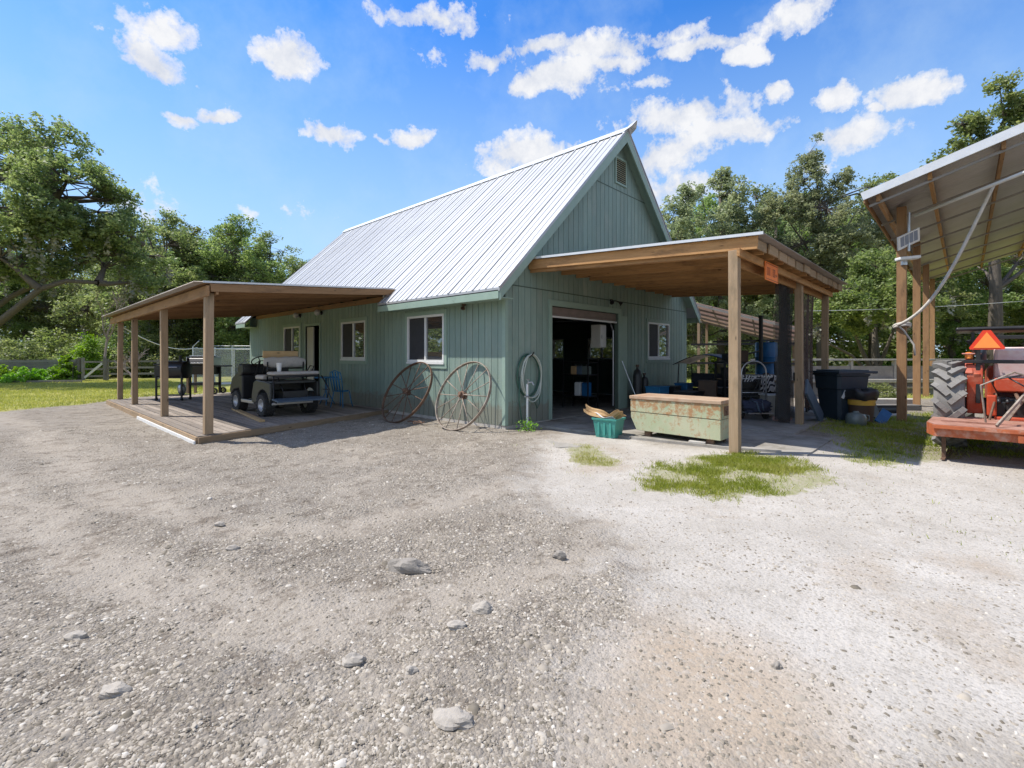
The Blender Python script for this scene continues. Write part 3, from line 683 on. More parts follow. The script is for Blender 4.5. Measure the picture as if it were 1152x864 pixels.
# flashing lines on the gable
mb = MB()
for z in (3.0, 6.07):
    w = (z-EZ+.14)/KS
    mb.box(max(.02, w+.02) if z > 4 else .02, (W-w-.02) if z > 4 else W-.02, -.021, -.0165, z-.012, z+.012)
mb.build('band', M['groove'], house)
# louvred vent
vt = MB(); vt.box(4.3, 4.36, -.05, -.017, 6.24, 7.0); vt.box(4.86, 4.92, -.05, -.017, 6.24, 7.0); vt.box(4.36, 4.86, -.05, -.017, 6.94, 7.0); vt.box(4.36, 4.86, -.05, -.017, 6.24, 6.3)
ventf = vt.build('gable_vent', M['trim'], house, bevel=.004)
mb = MB(); mb.box(4.361, 4.859, -.024, -.018, 6.301, 6.939); mb.build('vent_backing', M['blk'], ventf)
mb = MB()
for i in range(11):
    z = 6.33+i*.057; mb.prism([(4.362, -.028, z+.03), (4.362, -.05, z), (4.362, -.044, z-.004), (4.362, -.024, z+.026)], (.496, 0, 0))
mb.build('slats', mat('tan_slat', (.4, .38, .24), (.3, .29, .18), rough=.6), ventf)
# windows: horizontal sliders
def window(horiz, s0, s1, z0, z1, const, flip=False, trim=True):
    def B(mb, a, b, c, d, o0, o1):
        if horiz == 'u': mb.box(a, b, const-o1, const-o0, c, d)
        else: mb.box(const-o1, const-o0, a, b, c, d)
    f = MB(); t = .055; m = (s0+s1)/2
    for a, b, c, d in ((s0, s1, z1-t, z1), (s0, s1, z0, z0+t), (s0, s0+t, z0+t, z1-t), (s1-t, s1, z0+t, z1-t)): B(f, a, b, c, d, -.06, .045)
    B(f, m-.03, m+.03, z0+t, z1-t, -.045, .03)
    W_ = f.build('window', M['white'], house, bevel=.003)
    a, b = (s0+t, m-.03), (m+.03, s1-t)
    if flip: a, b = b, a                          # a = screen half
    g = MB(); B(g, a[0], a[1], z0+t, z1-t, -.03, -.02); B(g, b[0], b[1], z0+t, z1-t, -.012, -.004); g.build('pane', M['glass'], W_)
    s = MB(); B(s, a[0]+.002, a[1]-.002, z0+t+.002, z1-t-.002, -.002, .004); s.build('screen', M['screen'], W_)
    s = MB(); B(s, s0-.01, s1+.01, z0-.05, z0-.002, -.02, .06); s.build('sill', M['white'], W_)
    if trim:
        g = MB(); w = .1
        for q in ((s0-w, s1+w, z1+.002, z1+w), (s0-w, s0-.002, z0-.05, z1), (s1+.002, s1+w, z0-.05, z1), (s0-w, s1+w, z0-w-.05, z0-.052)): B(g, *q, .0165, .04)
        g.build('window_trim', M['trim'] if horiz == 'v' else M['siding'], W_)
for h in LW: window('v', h[0], h[1], h[2], h[3], 0, flip=True, trim=True)
window('u', *GW, 0)
# right hand wall windows seen through the garage, lit from outside
for s0, s1 in ((2.8, 4.0), (5.2, 6.4)):
    f = MB()
    for a, b, c, d in ((s0, s1, 2.14, 2.2), (s0, s1, 1.35, 1.41), (s0, s0+.05, 1.41, 2.14), (s1-.05, s1, 1.41, 2.14), (s0+.57, s0+.62, 1.41, 2.14)): f.box(W-.09, W+.03, a, b, c, d)
    w_ = f.build('window', M['white'], house); g = MB(); g.box(W-.03, W-.02, s0+.05, s1-.05, 1.41, 2.14); g.build('pane', M['clear'], w_)
# porch door, standing open
mb = MB()
for a, b, c, d in ((8.42, 8.5, 0.02, 2.58), (9.55, 9.63, 0.02, 2.58), (8.5, 9.55, 2.5, 2.58)): mb.box(-.04, .1, a, b, c, d)
df = mb.build('door_frame', M['trim'], house)
mb = MB(); mb.box(-.92, -.88, 8.57, 8.6, .06, 2.45) if False else mb.beam((0.02, 9.5, 1.27), (-.02, 8.93, 1.27), .04, 2.4); mb.build('door', M['door'], house, bevel=.004)
mb = MB(); mb.box(-.07, -.03, 9.0, 9.04, 1.0, 1.06); mb.blob((-.075, 9.02, 1.03), (.03, .03, .03), amp=0); mb.build('door_handle', M['steel'], df)
# garage door: rolled up sectional panel and trim
mb = MB()
for a, b, c, d in ((1.43, 1.53, .02, 2.66), (4.5, 4.62, .02, 2.66), (1.43, 4.62, 2.66, 2.8)): mb.box(a, b, -.045, -.0165, c, d)
mb.box(4.62, 4.95, -.04, -.0165, .02, 2.6)
mb.build('garage_trim', M['trim'], house, bevel=.004)
mb = MB(); mb.box(1.54, 4.49, .06, .1, 2.5, 2.65); mb.box(1.54, 4.49, .055, .095, 2.44, 2.495); gdo = mb.build('garage_door', mat('faded_door_panel', (.24, .18, .16), (.19, .15, .13), rough=.6), house)
mb = MB(); mb.box(1.54, 4.49, .03, .1, 2.4, 2.438); mb.build('door_seal', M['white'], gdo)
for x in (4.44, 1.6): mb = MB(); mb.tube([(x, .12, .1), (x, .12, 2.2), (x, .2, 2.4), (x, .5, 2.52), (x, 2.6, 2.55)], .025, 6); mb.build('door_track', M['steel'], gdo)
# ceiling over the garage and a partition, plain boards
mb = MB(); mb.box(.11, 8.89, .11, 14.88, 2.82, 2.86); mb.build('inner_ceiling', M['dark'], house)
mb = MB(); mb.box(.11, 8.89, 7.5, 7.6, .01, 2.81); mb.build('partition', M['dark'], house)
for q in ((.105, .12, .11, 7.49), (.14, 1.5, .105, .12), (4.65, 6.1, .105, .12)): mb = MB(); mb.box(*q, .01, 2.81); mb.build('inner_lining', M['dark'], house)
# lamps, floodlight, box on walls
for v, lb in ((8.35, 'round white porch lamp right of the porch door'), (10.0, 'round white porch lamp over the far porch window')):
    t = thing('wall_lamp', lb, 'lamp', (-.02, v, 2.9), 0, 'round lamps on the porch wall')
    mb = MB(); mb.lathe([(.001, 0), (.07, 0), (.07, .02), (.03, .05), (.03, .1)], (0, 0, 0), (-1, 0, 0), 16); mb.build('bracket', M['blkmetal'], t)
    mb = MB(); mb.blob((-.15, 0, 0), (.1, .1, .1), amp=0, n=16, m=10); mb.build('globe', mat('lamp_globe', (.55, .55, .5), rough=.3, bump=0), t, smooth=2)
t = thing('floodlight', 'twin head floodlight fixed above the garage door', 'light', (4.1, -.03, 2.98))
mb = MB(); mb.lathe([(.001, 0), (.05, 0), (.05, .03)], (0, .01, 0), (0, -1, 0), 12); mb.tube([(0, 0, 0), (-.1, -.1, .02), (-.2, -.12, .0)], .015, 6); mb.tube([(0, 0, 0), (.1, -.1, .0), (.22, -.12, -.03)], .015, 6); mb.build('bracket', M['blkmetal'], t)
for s in (-1, 1):
    mb = MB(); mb.lathe([(.02, 0), (.035, .04), (.06, .1), (.055, .1)], (s*.2, -.12, -.02), (s*.5, -.6, -.6), 14); mb.build('lamp_head', M['blkmetal'], t, smooth=True)
t = thing('security_light', 'small lamp under the eave near the house corner', 'light', (-.1, 1.2, 2.62))
mb = MB(); mb.lathe([(.001, .05), (.05, .05), (.05, 0)], (0, 0, 0), (0, 0, 1), 12); mb.build('base', M['brown'], t)
mb = MB(); mb.lathe([(.02, 0), (.03, .04), (.055, .09), (.05, .09)], (0, 0, 0), (-.5, -.3, -.6), 14); mb.build('lamp_head', M['brown'], t, smooth=True)
# ------------------------------------------------------------------ porch with its deck
def roof_sheet(pt, nu, nv, per, length, amp=.012, solid=.004, mat_=None, name='roof_sheet', parent=None):
    """corrugated sheet: pt(a, b) maps 0..1 along the corrugation-crossing side a and down the slope b"""
    mb = MB(); n = int(length/per*6)
    mb.grid(lambda a, b: Vector(pt(a, b))+Vector((0, 0, amp*math.sin(a*length/per*2*PI))), n, nv)
    return mb.build(name, mat_ or M['sheet'], parent, smooth=2, solid=solid)
porch = thing('covered_porch', 'timber porch with grey deck and tin roof along the green wall', 'porch', (-4.8, 3.1, 0))
PO = porch.location
mb = MB(PO)
def dk0(u): return 3.02+(u+4.82)*.295     # slanted right hand end of the deck
nb = int(10.6/.145)
u = -4.82
while u < -.16:
    u1 = min(u+.14, -.03); v0 = dk0((u+u1)/2)+rnd.uniform(-.015, .02); v = v0
    while v < 13.55:
        ve = min(v+rnd.choice([3.6, 4.2, 2.8]), 13.6)
        if 13.6-ve < .8: ve = 13.6
        mb.cbox(((u+u1)/2, (v+ve)/2, .028+rnd.uniform(-.003, .003)), (u1-u-.011, ve-v-.006, .034), ax=(0, 1, 0)); v = ve
    u += .145
# boards of the photo run along the long wall towards the viewer
deckp = mb.build('deck_board', M['deck'], porch)
mb = MB(PO); mb.beam((-4.835, 3.03, -.035), (-4.835, 13.6, -.035), .035, .13); mb.beam((-4.82, 2.985, -.03), (-.03, 2.985+4.79*.295, -.03), .04, .12); mb.build('rim_board', M['post'], porch)
mb = MB(PO); mb.beam((-4.875, 3.0, -.085), (-4.875, 8.2, -.085), .03, .11); mb.build('skirt_board', M['white'], porch)
for (u, v, zt) in ((-4.6, 3.22, 2.66), (-4.55, 6.99, 2.62), (-4.5, 11.0, 2.6), (-4.5, 13.5, 2.6)):
    mb = MB(PO); mb.cbox((u, v, (zt+.045)/2), (.14, .14, zt-.045), rot=(rnd.uniform(-.008, .008), rnd.uniform(-.008, .008), 0)); mb.build('post', M['post'], porch, bevel=.006)
def pz(u): return 2.80+(u+4.75)*.098      # underside of the porch sheet
def pv(u): return 2.98+(u+4.8)*.25        # slanted right hand end of the roof
mb = MB(PO); mb.beam((-4.66, 3.0, 2.68), (-4.66, 14.2, 2.66), .045, .19); mb.beam((-4.5, 3.05, 2.70), (-4.5, 14.1, 2.68), .045, .14); mb.build('beam', M['porchwood'], porch, bevel=.004)
v = 3.2
k = 0
while v < 14.15:
    p0 = Vector((-4.62, v if k else 3.03, pz(-4.62)-.075)); p1 = Vector((-.03, v if k else pv(0), pz(-.03)-.075))
    mb = MB(PO); mb.beam(p0, p1, .045, .14); mb.build('rafter', M['porchwood'], porch)
    v += .78; k += 1
    if v < 4.3: v = 4.4 if k == 2 else v
mb = MB(PO); mb.beam((-.05, 4.15, pz(0)-.22), (-.05, 14.1, pz(0)-.22), .04, .14); mb.build('ledger', M['porchwood'], porch)
mb = MB(PO)
for i in range(7):
    u = -4.5+i*.72; mb.beam((u, pv(u)+.02, pz(u)-.012), (u, 14.15, pz(u)-.012), .09, .022)
mb.build('batten', M['porchwood'], porch)
# ceiling boards under the sheet
mb = MB(PO)
for i in range(24):
    u0 = -4.72+i*.197; mb.beam((u0+.095, pv(u0)+.03, pz(u0+.095)+.004), (u0+.095, 14.2, pz(u0+.095)+.004), .19, .01)
mb.build('sheathing', M['porchwood'], porch)
rs = MB(PO); n = int(11.3/.076*5)
rs.grid(lambda a, b: Vector((-4.9+4.93*b, pv(-4.9+4.93*b)+(14.3-pv(-4.9+4.93*b))*a, pz(-4.9+4.93*b)+.03+.011*math.sin(a*11.3/.076*2*PI))), n, 3)
rs.build('roof_sheet', M['sheet'], porch, smooth=2, solid=.003)
mb = MB(PO); mb.beam((-4.75, pv(-4.8)-.012, pz(-4.75)+.03), (-.0, pv(0)-.012, pz(0)+.03), .02, .035); mb.build('edge_flashing', M['whitemetal'], porch)
mb = MB(PO); mb.prism([(-.28, pv(0)+.04, 2.9), (-.01, pv(0)+.04, 2.9), (-.01, pv(0)+.04, pz(0)+.02), (-.28, pv(0)+.04, pz(-.3)+.02)], (0, .03, 0)); mb.build('end_flashing', M['whitemetal'], porch)

# ------------------------------------------------------------------ carport
cp = thing('timber_carport', 'open timber carport built against the gable wall', 'carport', (.73, -4.36, 0)); CO = cp.location
def cz(v): return 3.60+v*.055            # underside of the carport sheet (v is negative outwards)
for (u, v, zb) in ((.73, -4.36, -.12), (4.89, -4.34, -.06), (7.6, -4.34, -.06)):
    zt = cz(v)-.2 if v < -1 else cz(v)-.16
    mb = MB(CO); mb.cbox((u, v, (zt+zb)/2), (.145, .145, zt-zb), rot=(rnd.uniform(-.006, .006), rnd.uniform(-.006, .006), 0)); mb.build('post', M['post'], cp, bevel=.006)
mb = MB(CO); mb.beam((.8, -4.27, cz(-4.3)-.29), (7.7, -4.27, cz(-4.3)-.29), .045, .2); mb.beam((.6, -4.455, cz(-4.4)-.25), (7.8, -4.455, cz(-4.4)-.25), .045, .12); mb.build('beam', M['cedar'], cp, bevel=.004)
for i in range(13):
    u = .72+i*.59
    mb = MB(CO); mb.beam((u, -.04, cz(0)-.105), (u, -4.62 if i else -4.7, cz(-4.65)-.105), .042, .17 if i else .2); 
    if i == 0: mb.beam((u+.05, -.04, cz(0)-.2), (u+.05, -4.3, cz(-4.3)-.2), .04, .15)
    mb.build('rafter', M['cedar'], cp, bevel=.003)
mb = MB(CO)
for i in range(8):
    v = -.3-i*.6; mb.beam((.68, v, cz(v)-.008), (7.85, v, cz(v)-.008), .085, .02)
mb.build('batten', M['cedar'], cp)
mb = MB(CO)
for i in range(13):
    w = .40 if i < 12 else .1; z = cz(-4.68)-.1
    u = .78+i*.59+.27
    if i < 12: mb.cbox((u, -4.665+rnd.uniform(-.012, .012), z+rnd.uniform(-.012, .01)), (.5, .03, .15))
mb.build('blocking', M['post'], cp, bevel=.004)
mb = MB(CO); n = int(7.3/.076*5)
mb.grid(lambda a, b: Vector((.66+7.25*a, -.02-4.78*b, cz(-.02-4.78*b)+.022+.010*math.sin(a*7.25/.076*2*PI))), n, 3)
mb.build('roof_sheet', M['sheet'], cp, smooth=2, solid=.003)
mb = MB(CO); mb.beam((.645, -.02, cz(0)+.02), (.645, -4.8, cz(-4.8)+.02), .02, .045); mb.build('edge_flashing', M['whitemetal'], cp)
# orange sign on the beam
t = thing('orange_sign', 'small orange lettered sign hung on the carport beam', 'sign', (2.2, -4.50, 2.98))
mb = MB(); mb.cbox((0, 0, 0), (.78, .012, .32)); mb.build('board', M['signor'], t)
mb = MB()
for z in (-.135, .135): mb.box(-.36, .36, -.0085, -.0062, z-.006, z+.006)
for x in (-.36, .36): mb.box(x-.006, x+.006, -.0088, -.0062, -.13, .13)
def glyph(x, kind):
    w, h, s = .062, .14, .016
    mb.box(x, x+s, -.009, -.0062, -h/2, h/2)
    if kind in 'DO': mb.box(x+w-s, x+w, -.009, -.0062, -h/2, h/2)
    if kind in 'DOE': mb.box(x+s, x+w-s, -.009, -.0062, h/2-s, h/2); mb.box(x+s, x+w-s, -.009, -.0062, -h/2, -h/2+s)
    if kind == 'E': mb.box(x+s, x+w-s, -.009, -.0062, -s/2, s/2)
for i, k in enumerate('DOI'): glyph(-.29+i*.085, k)
for i, k in enumerate('IDO'): glyph(-.01+i*.07, k)
mb.prism([(.25, -.009, .0), (.32, -.009, -.03), (.25, -.009, -.06)], (0, .0025, 0)); mb.box(.215, .25, -.009, -.0062, -.04, -.02)
mb.build('lettering', M['signdk'], t)
# bunched shade netting on the outer side
def curtain(p0, p1, z0, z1, fold, seed, mat_, lb, gap=1.0):
    mb = MB(); p0 = Vector(p0); p1 = Vector(p1); d = (p1-p0); n = Vector((-d.y, d.x, 0)).normalized()
    def fn(a, b):
        w = 1-.45*b*gap*abs(a-.5)*2
        return p0+d*(.5+(a-.5)*(1-.35*gap*math.sin(b*PI*.8)))+n*fold*math.sin(a*23+seed+2*b)*(.5+b*.6)+n*.02*math.sin(a*61+seed)+Vector((0, 0, z1+(z0-z1)*b+.06*math.sin(a*9+seed)*b))
    mb.grid(fn, 60, 18); o = center(mb.build('shade_cloth', mat_, None, smooth=2)); tag(o, lb, 'shade cloth', 'shade cloths on the carport'); return o
curtain((3.85, -4.2, 0), (4.65, -4.2, 0), .12, 3.0, .11, 1, M['cloth_net'], 'black netting bunched beside the middle carport post', .8)
curtain((5.15, -4.2, 0), (6.75, -4.25, 0), .2, 3.0, .05, 3, M['mesh_tarp'], 'brown see-through netting between the middle and rear carport posts', .5)

# ------------------------------------------------------------------ tall pole shed on the right
sh = thing('pole_shed', 'tall open pole shed with sloping tin roof and timber posts', 'shed', (7.5, -5.9, 0)); SO = sh.location
def sz(v): return 4.92+(-5.45-v)*.30
US = [7.5+4.92*i for i in range(4)]
for u in US:
    mb = MB(SO); zt = sz(-5.9)-.02; mb.cbox((u, -5.92, (zt-.1)/2), (.185, .185, zt+.1), rot=(0, rnd.uniform(-.006, .006), 0)); mb.build('post', M['postr'], sh, bevel=.008)
for u in US[1:]:
    mb = MB(SO); zt = sz(-14.2)-.02; mb.cbox((u, -14.2, (zt-.1)/2), (.21, .21, zt+.1)); mb.build('post', M['postr'], sh, bevel=.008)
for i, v in enumerate((-5.66, -6.5, -7.55, -8.7, -9.9, -11.1, -12.4, -13.6, -14.7)):
    mb = MB(SO); mb.beam((5.62, v, sz(v)-.09), (22.7, v, sz(v)-.09), .06, .17); mb.build('purlin', M['cedar'] if i % 2 else M['postr'], sh)
mb = MB(SO)
for i in range(9):
    u = 5.7+i*2.1; mb.beam((u, -5.5, sz(-5.5)-.17-.02), (u, -14.8, sz(-14.8)-.19), .03, .05)
mb.build('strap', M['sheet'], sh)
mb = MB(SO); mb.beam((7.5, -5.75, sz(-5.75)-.27), (7.5, -14.3, sz(-14.3)-.27), .05, .2) if False else None
for u in US[:4]:
    mb = MB(SO); mb.beam((u+.15, -5.92, 4.35), (u+.95, -5.80, sz(-5.7)-.2), .07, .09); mb.build('brace', M['postr'], sh)
mb = MB(SO); n = int(17.2/.2*4)
mb.grid(lambda a, b: Vector((5.5+17.3*a, -5.42-9.5*b, sz(-5.42-9.5*b)+.03+.014*math.sin(a*17.3/.2*2*PI))), n, 3)
mb.build('roof_sheet', M['sheet_shed'], sh, smooth=2, solid=.003)
mb = MB(SO); mb.beam((5.48, -5.40, sz(-5.4)+.02), (5.48, -14.95, sz(-14.95)+.02), .03, .17); mb.build('edge_flashing', M['whitemetal'], sh)
mb = MB(SO); mb.beam((5.5, -5.44, sz(-5.44)-.06), (22.8, -5.44, sz(-5.44)-.06), .03, .14); mb.build('eave_board', M['postr'], sh)
mb = MB(SO); mb.tube([(7.36, -6.06, 3.95), (7.36, -6.06, 4.86)], .025, 8); mb.build('conduit', M['steel'], sh)
# long pale pipe slung under the roof, and the rope
a = dp(1029, 243, 11.0); b_ = dp(1175, 185, 8.6)
mb = MB(a); mb.tube([a+(b_-a)*t for t in (0, .5, 1.0, 1.6)], .036, 8); o = mb.build('pipe', M['white'], None, smooth=2); o.location = a
tag(o, 'long straight galvanised pipe slung under the shed roof', 'pipe')
pA = Vector((7.42, -6.03, 0)); ra = dp(1010, 366, 11.15); rb = dp(1118, 208, 9.7)
pts = []
for i in range(25):
    t = i/24; p = ra.lerp(rb, t); p.z -= .62*math.sin(PI*t)*(1-t*.35); pts.append(p)
wrap = []
for i in range(20):
    an = i/20*2*PI*1.7; wrap.append(Vector((7.5+.15*math.cos(an+2), -5.92+.15*math.sin(an+2), ra.z-.03+.04*math.sin(an)+i*.004)))
mb = MB(ra); mb.tube(pts, .034, 8); mb.tube(wrap, .034, 8); mb.tube([ra, ra+Vector((.08, -.1, -.12)), ra+Vector((.12, -.28, -.45)), ra+Vector((.1, -.3, -.7))], .02, 6)
o = mb.build('rope', M['rope'], None, smooth=2); o.location = ra; tag(o, 'thick pale rope tied round the front shed post', 'rope')
# solar panel and lamp on the front post
t = thing('solar_panel', 'small white framed solar panel tilted on the shed post', 'solar panel', (7.38, -5.98, 4.22), math.radians(-50))
mb = MB(); mb.cbox((0, -.12, 0), (.54, .03, .34), rot=(.5, -.45, 0)); mb.cbox((0, -.04, -.02), (.05, .14, .05)); mb.build('frame', M['white'], t, bevel=.004)
mb = MB(); 
for i in range(4):
    mb.cbox(Vector((0, -.12, 0))+Matrix.Rotation(-.45, 3, 'Y')@Vector(((i-1.5)*.11, 0, 0))+Vector((0, -.018, .008)), (.098, .006, .25), rot=(.5, -.45, 0))
mb.build('cell', M['solar'], t)
t = thing('flood_lamp', 'white lamp below the solar panel on the shed post', 'lamp', (7.38, -5.98, 3.78), math.radians(-50))
mb = MB(); mb.cbox((0, -.1, 0), (.46, .2, .07), rot=(.0, -.1, 0)); mb.build('housing', M['white'], t, bevel=.015)
mb = MB(); mb.cbox((0, -.1, -.045), (.4, .15, .012), rot=(0, -.1, 0)); mb.build('lens', mat('lamp_lens', (.6, .58, .5), rough=.2, bump=0), t)
mb = MB(); mb.cbox((0, .02, -.07), (.1, .08, .14)); mb.build('bracket', M['steel'], t)
# ------------------------------------------------------------------ foliage
def leaves(name, C, R, per, size, seed, mat_, flat=.75, clr=None, up=.35, parent=None, hang=0.0, jit=.3):
    """C: clump centres (n,3), R: clump radii (n,), per leaves each; small folded rhombi"""
    r = np.random.default_rng(seed); n = len(C); m = n*per
    ci = np.repeat(np.arange(n), per)
    d = r.normal(size=(m, 3)); d /= np.linalg.norm(d, axis=1)[:, None]+1e-9
    rad = R[ci]*(r.random(m)**.45)
    P = C[ci]+d*rad[:, None]*np.array([1, 1, flat])
    if hang: P[:, 2] -= hang*r.random(m)
    a = r.normal(size=(m, 3)); a[:, 2] *= .6; a += d*.5; a /= np.linalg.norm(a, axis=1)[:, None]
    nrm = r.normal(size=(m, 3)); nrm[:, 2] += up*2; b = np.cross(nrm, a); b /= np.linalg.norm(b, axis=1)[:, None]+1e-9
    s = size*(.6+.8*r.random(m))[:, None]
    V = np.stack([P-a*s*.5, P+b*s*.3, P+a*s*.5, P-b*s*.3], 1).reshape(-1, 3)
    F = np.arange(m*4).reshape(-1, 4)
    cr = r.random(n) if clr is None else clr
    at = np.clip(.62*cr[ci]+.38*r.random(m), 0, 1)
    me = npmesh(name, V, F, dict(rnd=np.repeat(at, 4)), False); me.materials.append(mat_)
    o = bpy.data.objects.new(name, me); COL.objects.link(o)
    if parent is not None: o.parent = parent
    return o
def tree(name, label, loc, lobes, trunk, tr, nclump, per, leaf, lm, group=None, seed=0, cr=.55, gap=.42, moss=0, rz=0, twig=.35, shell=.5, stems=None, fl=.7):
    """lobes: (x,y,z,rx,ry,rz); trunk: polyline; tr: radius at the base"""
    r = np.random.default_rng(seed+100); t = thing(name, label, 'tree', loc, rz, group)
    vol = np.array([l[3]*l[4]*l[5] for l in lobes])**.75; vol /= vol.sum()
    C = []; LI = []
    for k, (l, w) in enumerate(zip(lobes, vol)):
        q = int(nclump*w*2.2)+2; d = r.normal(size=(q, 3)); d /= np.linalg.norm(d, axis=1)[:, None]
        rad = (shell+(1-shell)*r.random(q))**.7*(.75+.35*r.random(q))
        p = np.array(l[:3])+d*rad[:, None]*np.array(l[3:6])
        keep = np.array([noise.noise(Vector(pp)*.55/max(.6, cr)*.6+Vector((seed, 0, 0)))*.5+.5 > gap for pp in p])
        p = p[keep][:int(nclump*w)+1]; C.append(p); LI += [k]*len(p)
    C = np.concatenate(C); R = cr*(.55+.75*r.random(len(C)))
    leaves('crown', C, R, per, leaf, seed, lm, parent=t, flat=fl)
    mb = MB(); T = [Vector(p) for p in trunk]; n = len(T)
    rr = [tr*(1-.62*(i/(n-1))) for i in range(n)]; rr[0] *= 1.25
    # finer trunk
    mb.tube(T, rr, 10)
    for S, s0 in (stems or []): mb.tube([Vector(p) for p in S], [s0*(1-.6*i/(len(S)-1)) for i in range(len(S))], 8)
    allT = [p for p in T[1:]]+[Vector(p) for S, s0 in (stems or []) for p in S[1:]]
    for k, l in enumerate(lobes):
        c = Vector(l[:3]); q = min(allT, key=lambda p: (p-c).length+(8 if p.z > c.z+.3 else 0))
        mid = q.lerp(c, .5)+Vector((rnd.uniform(-.3, .3), rnd.uniform(-.3, .3), rnd.uniform(-.1, .5)))*(c-q).length*.25
        b0 = tr*.34*min(1, .5+l[3]/4)
        mb.tube([q, q.lerp(mid, .5)+Vector((0, 0, -.05)), mid, c], [b0, b0*.8, b0*.62, b0*.3], 6, cap=False)
        own = [i for i in range(len(C)) if LI[i] == k]
        for i in own[::max(1, int(1/twig))]:
            e = Vector([float(x) for x in C[i]]); s_ = mid if (e-mid).length < (e-c).length else c
            m2 = s_.lerp(e, .5)+Vector((rnd.uniform(-.2, .2), rnd.uniform(-.2, .2), rnd.uniform(-.1, .2)))
            mb.tube([s_, m2, e], [b0*.22, b0*.14, b0*.06], 3, cap=False)
    mb.build('trunk', M['bark'], t, smooth=2, fixn=False)
    if moss:
        ix = r.choice(len(C), min(moss, len(C)), replace=False); q = C[ix]; low = q[q[:, 2] < np.percentile(C[:, 2], 55)]
        if len(low): leaves('moss_foliage', low-np.array([0, 0, .3]), np.full(len(low), .22), 40, .2, seed+5, M['moss'], flat=.4, parent=t, hang=1.1)
    return t
def auto_lobes(H, W_, base, n, seed, spread=.45, upright=False):
    r = random.Random(seed); out = []
    for i in range(n):
        t = (i+.5)/n; z = base+(H-base)*t
        k = math.sin(PI*min(1, (t*.85+.18)))**.7
        an = i*2.4+r.uniform(-.4, .4); rad = W_*k*r.uniform(.3, .8)
        s = W_*spread*r.uniform(.75, 1.2)*(.65+.5*k)
        out.append((rad*math.cos(an), rad*math.sin(an), z-s*.3, s*(.55 if upright else 1), s*(.55 if upright else 1), s*(1.35 if upright else .68)))
    return out
GT = 'oaks and other trees around the yard'
# prototypes, first placed where they stand, then copied
def gz(p): return (p.x, p.y, gh(p.x, p.y)-.05)
def at(px, D): p = dp(px, 400, D); return (p.x, p.y, -.12)
TA = tree('oak_tree', 'rounded oak with dense dark crown behind the porch, left of the silver roof', at(305, 44), auto_lobes(12.6, 4.6, 3.6, 15, 3), [(0, 0, 0), (.1, .1, 2), (-.1, .2, 4.5), (.2, 0, 7.5)], .34, 1500, 30, .17, M['leafA'], GT, 3, cr=.44, gap=.485, moss=26)
TB = tree('oak_tree', 'loose yellow-green tree between the big oak and the rounded oak', at(212, 42), auto_lobes(12.8, 4.4, 2.6, 14, 8), [(0, 0, 0), (.3, .1, 2), (.1, -.3, 4.5), (.5, 0, 8)], .3, 1350, 30, .17, M['leafB'], GT, 9, cr=.44, gap=.49, moss=20)
TC = tree('upright_tree', 'spiky upright tree just right of the house gable', at(768, 33), auto_lobes(13.2, 3.3, 2.2, 20, 5, .5, True), [(0, 0, 0), (.1, 0, 3), (0, .1, 7), (.1, 0, 11.5)], .24, 1500, 28, .16, M['leafC'], GT, 5, cr=.32, gap=.475)
spots = [  # proto, px, D, scale, label
    (TB, 258, 47, 1.08, 'pale green tree behind the chain link kennel'),
    (TA, 160, 46, 1.12, 'dark oak behind the porch posts'),
    (TA, 95, 50, 1.0, 'dark oak deep behind the wooden gate'),
    (TB, 25, 48, 1.0, 'yellow-green tree behind the dark board fence'),
    (TA, -60, 46, 1.15, 'dark oak at the far left edge of the photo'),
    (TA, -190, 44, 1.2, 'dark oak beyond the left edge of the photo'),
    (TB, -330, 42, 1.1, 'pale tree furthest out beyond the left edge'),
    (TB, 335, 58, 1.0, 'distant tree showing low over the porch roof'),
    (TA, 182, 40, 1.12, 'broad oak right of the huge spreading oak'),
    (TB, 270, 41, 1.02, 'loose tree left of the rounded oak by the roof'),
    (TB, 790, 44, 1.3, 'full grey-green tree filling in right of the gable'),
    (TA, 850, 46, 1.42, 'large oak between the upright trees and the pointed cedar'),
    (TB, 900, 40, 1.18, 'full tree close behind the middle of the carport'),
    (TA, 985, 42, 1.32, 'large oak between the cedar and the pole shed'),
    (TB, 1045, 52, 1.45, 'tall pale tree showing over the low end of the shed roof'),
    (TA, 200, 62, 1.15, 'distant dark tree in the gap behind the grills'),
    (TA, 60, 66, 1.2, 'distant dark tree behind the garden bed'),
    (TC, 812, 35, 1.12, 'spiky upright tree, second right of the gable'),
    (TC, 872, 37, 1.05, 'spiky upright tree above the middle of the carport roof'),
    (TC, 735, 37, .98, 'spiky upright tree half hidden by the gable'),
    (TB, 838, 48, 1.02, 'pale tree seen under the carport roof'),
    (TA, 905, 56, 1.05, 'dark oak seen between the carport posts'),
    (TA, 765, 60, 1.0, 'dark oak seen past the rear corner of the house'),
    (TB, 1075, 44, 1.1, 'pale tree seen between the shed posts'),
    (TA, 1145, 48, 1.2, 'dark oak seen behind the tractor'),
    (TB, 1215, 40, 1.1, 'pale tree at the far right edge'),
    (TA, 1300, 36, 1.2, 'dark oak beyond the right edge of the photo'),
    (TA, 1010, 62, 1.0, 'distant dark oak right of the carport'),
    (TC, 1480, 34, 1.1, 'upright tree far beyond the right edge'),
    (TB, 690, 62, 1.0, 'distant pale tree hidden behind the house'),
    (TA, 480, 70, 1.0, 'distant dark tree hidden behind the house roof'),
]
for i, (s, px, D, k, lb) in enumerate(spots):
    if i > 0 and px in (690, 480, 1480): continue
    copy_thing(s, at(px, D), rz=i*1.93+.4, scale=k*rnd.uniform(.96, 1.04), label=lb)
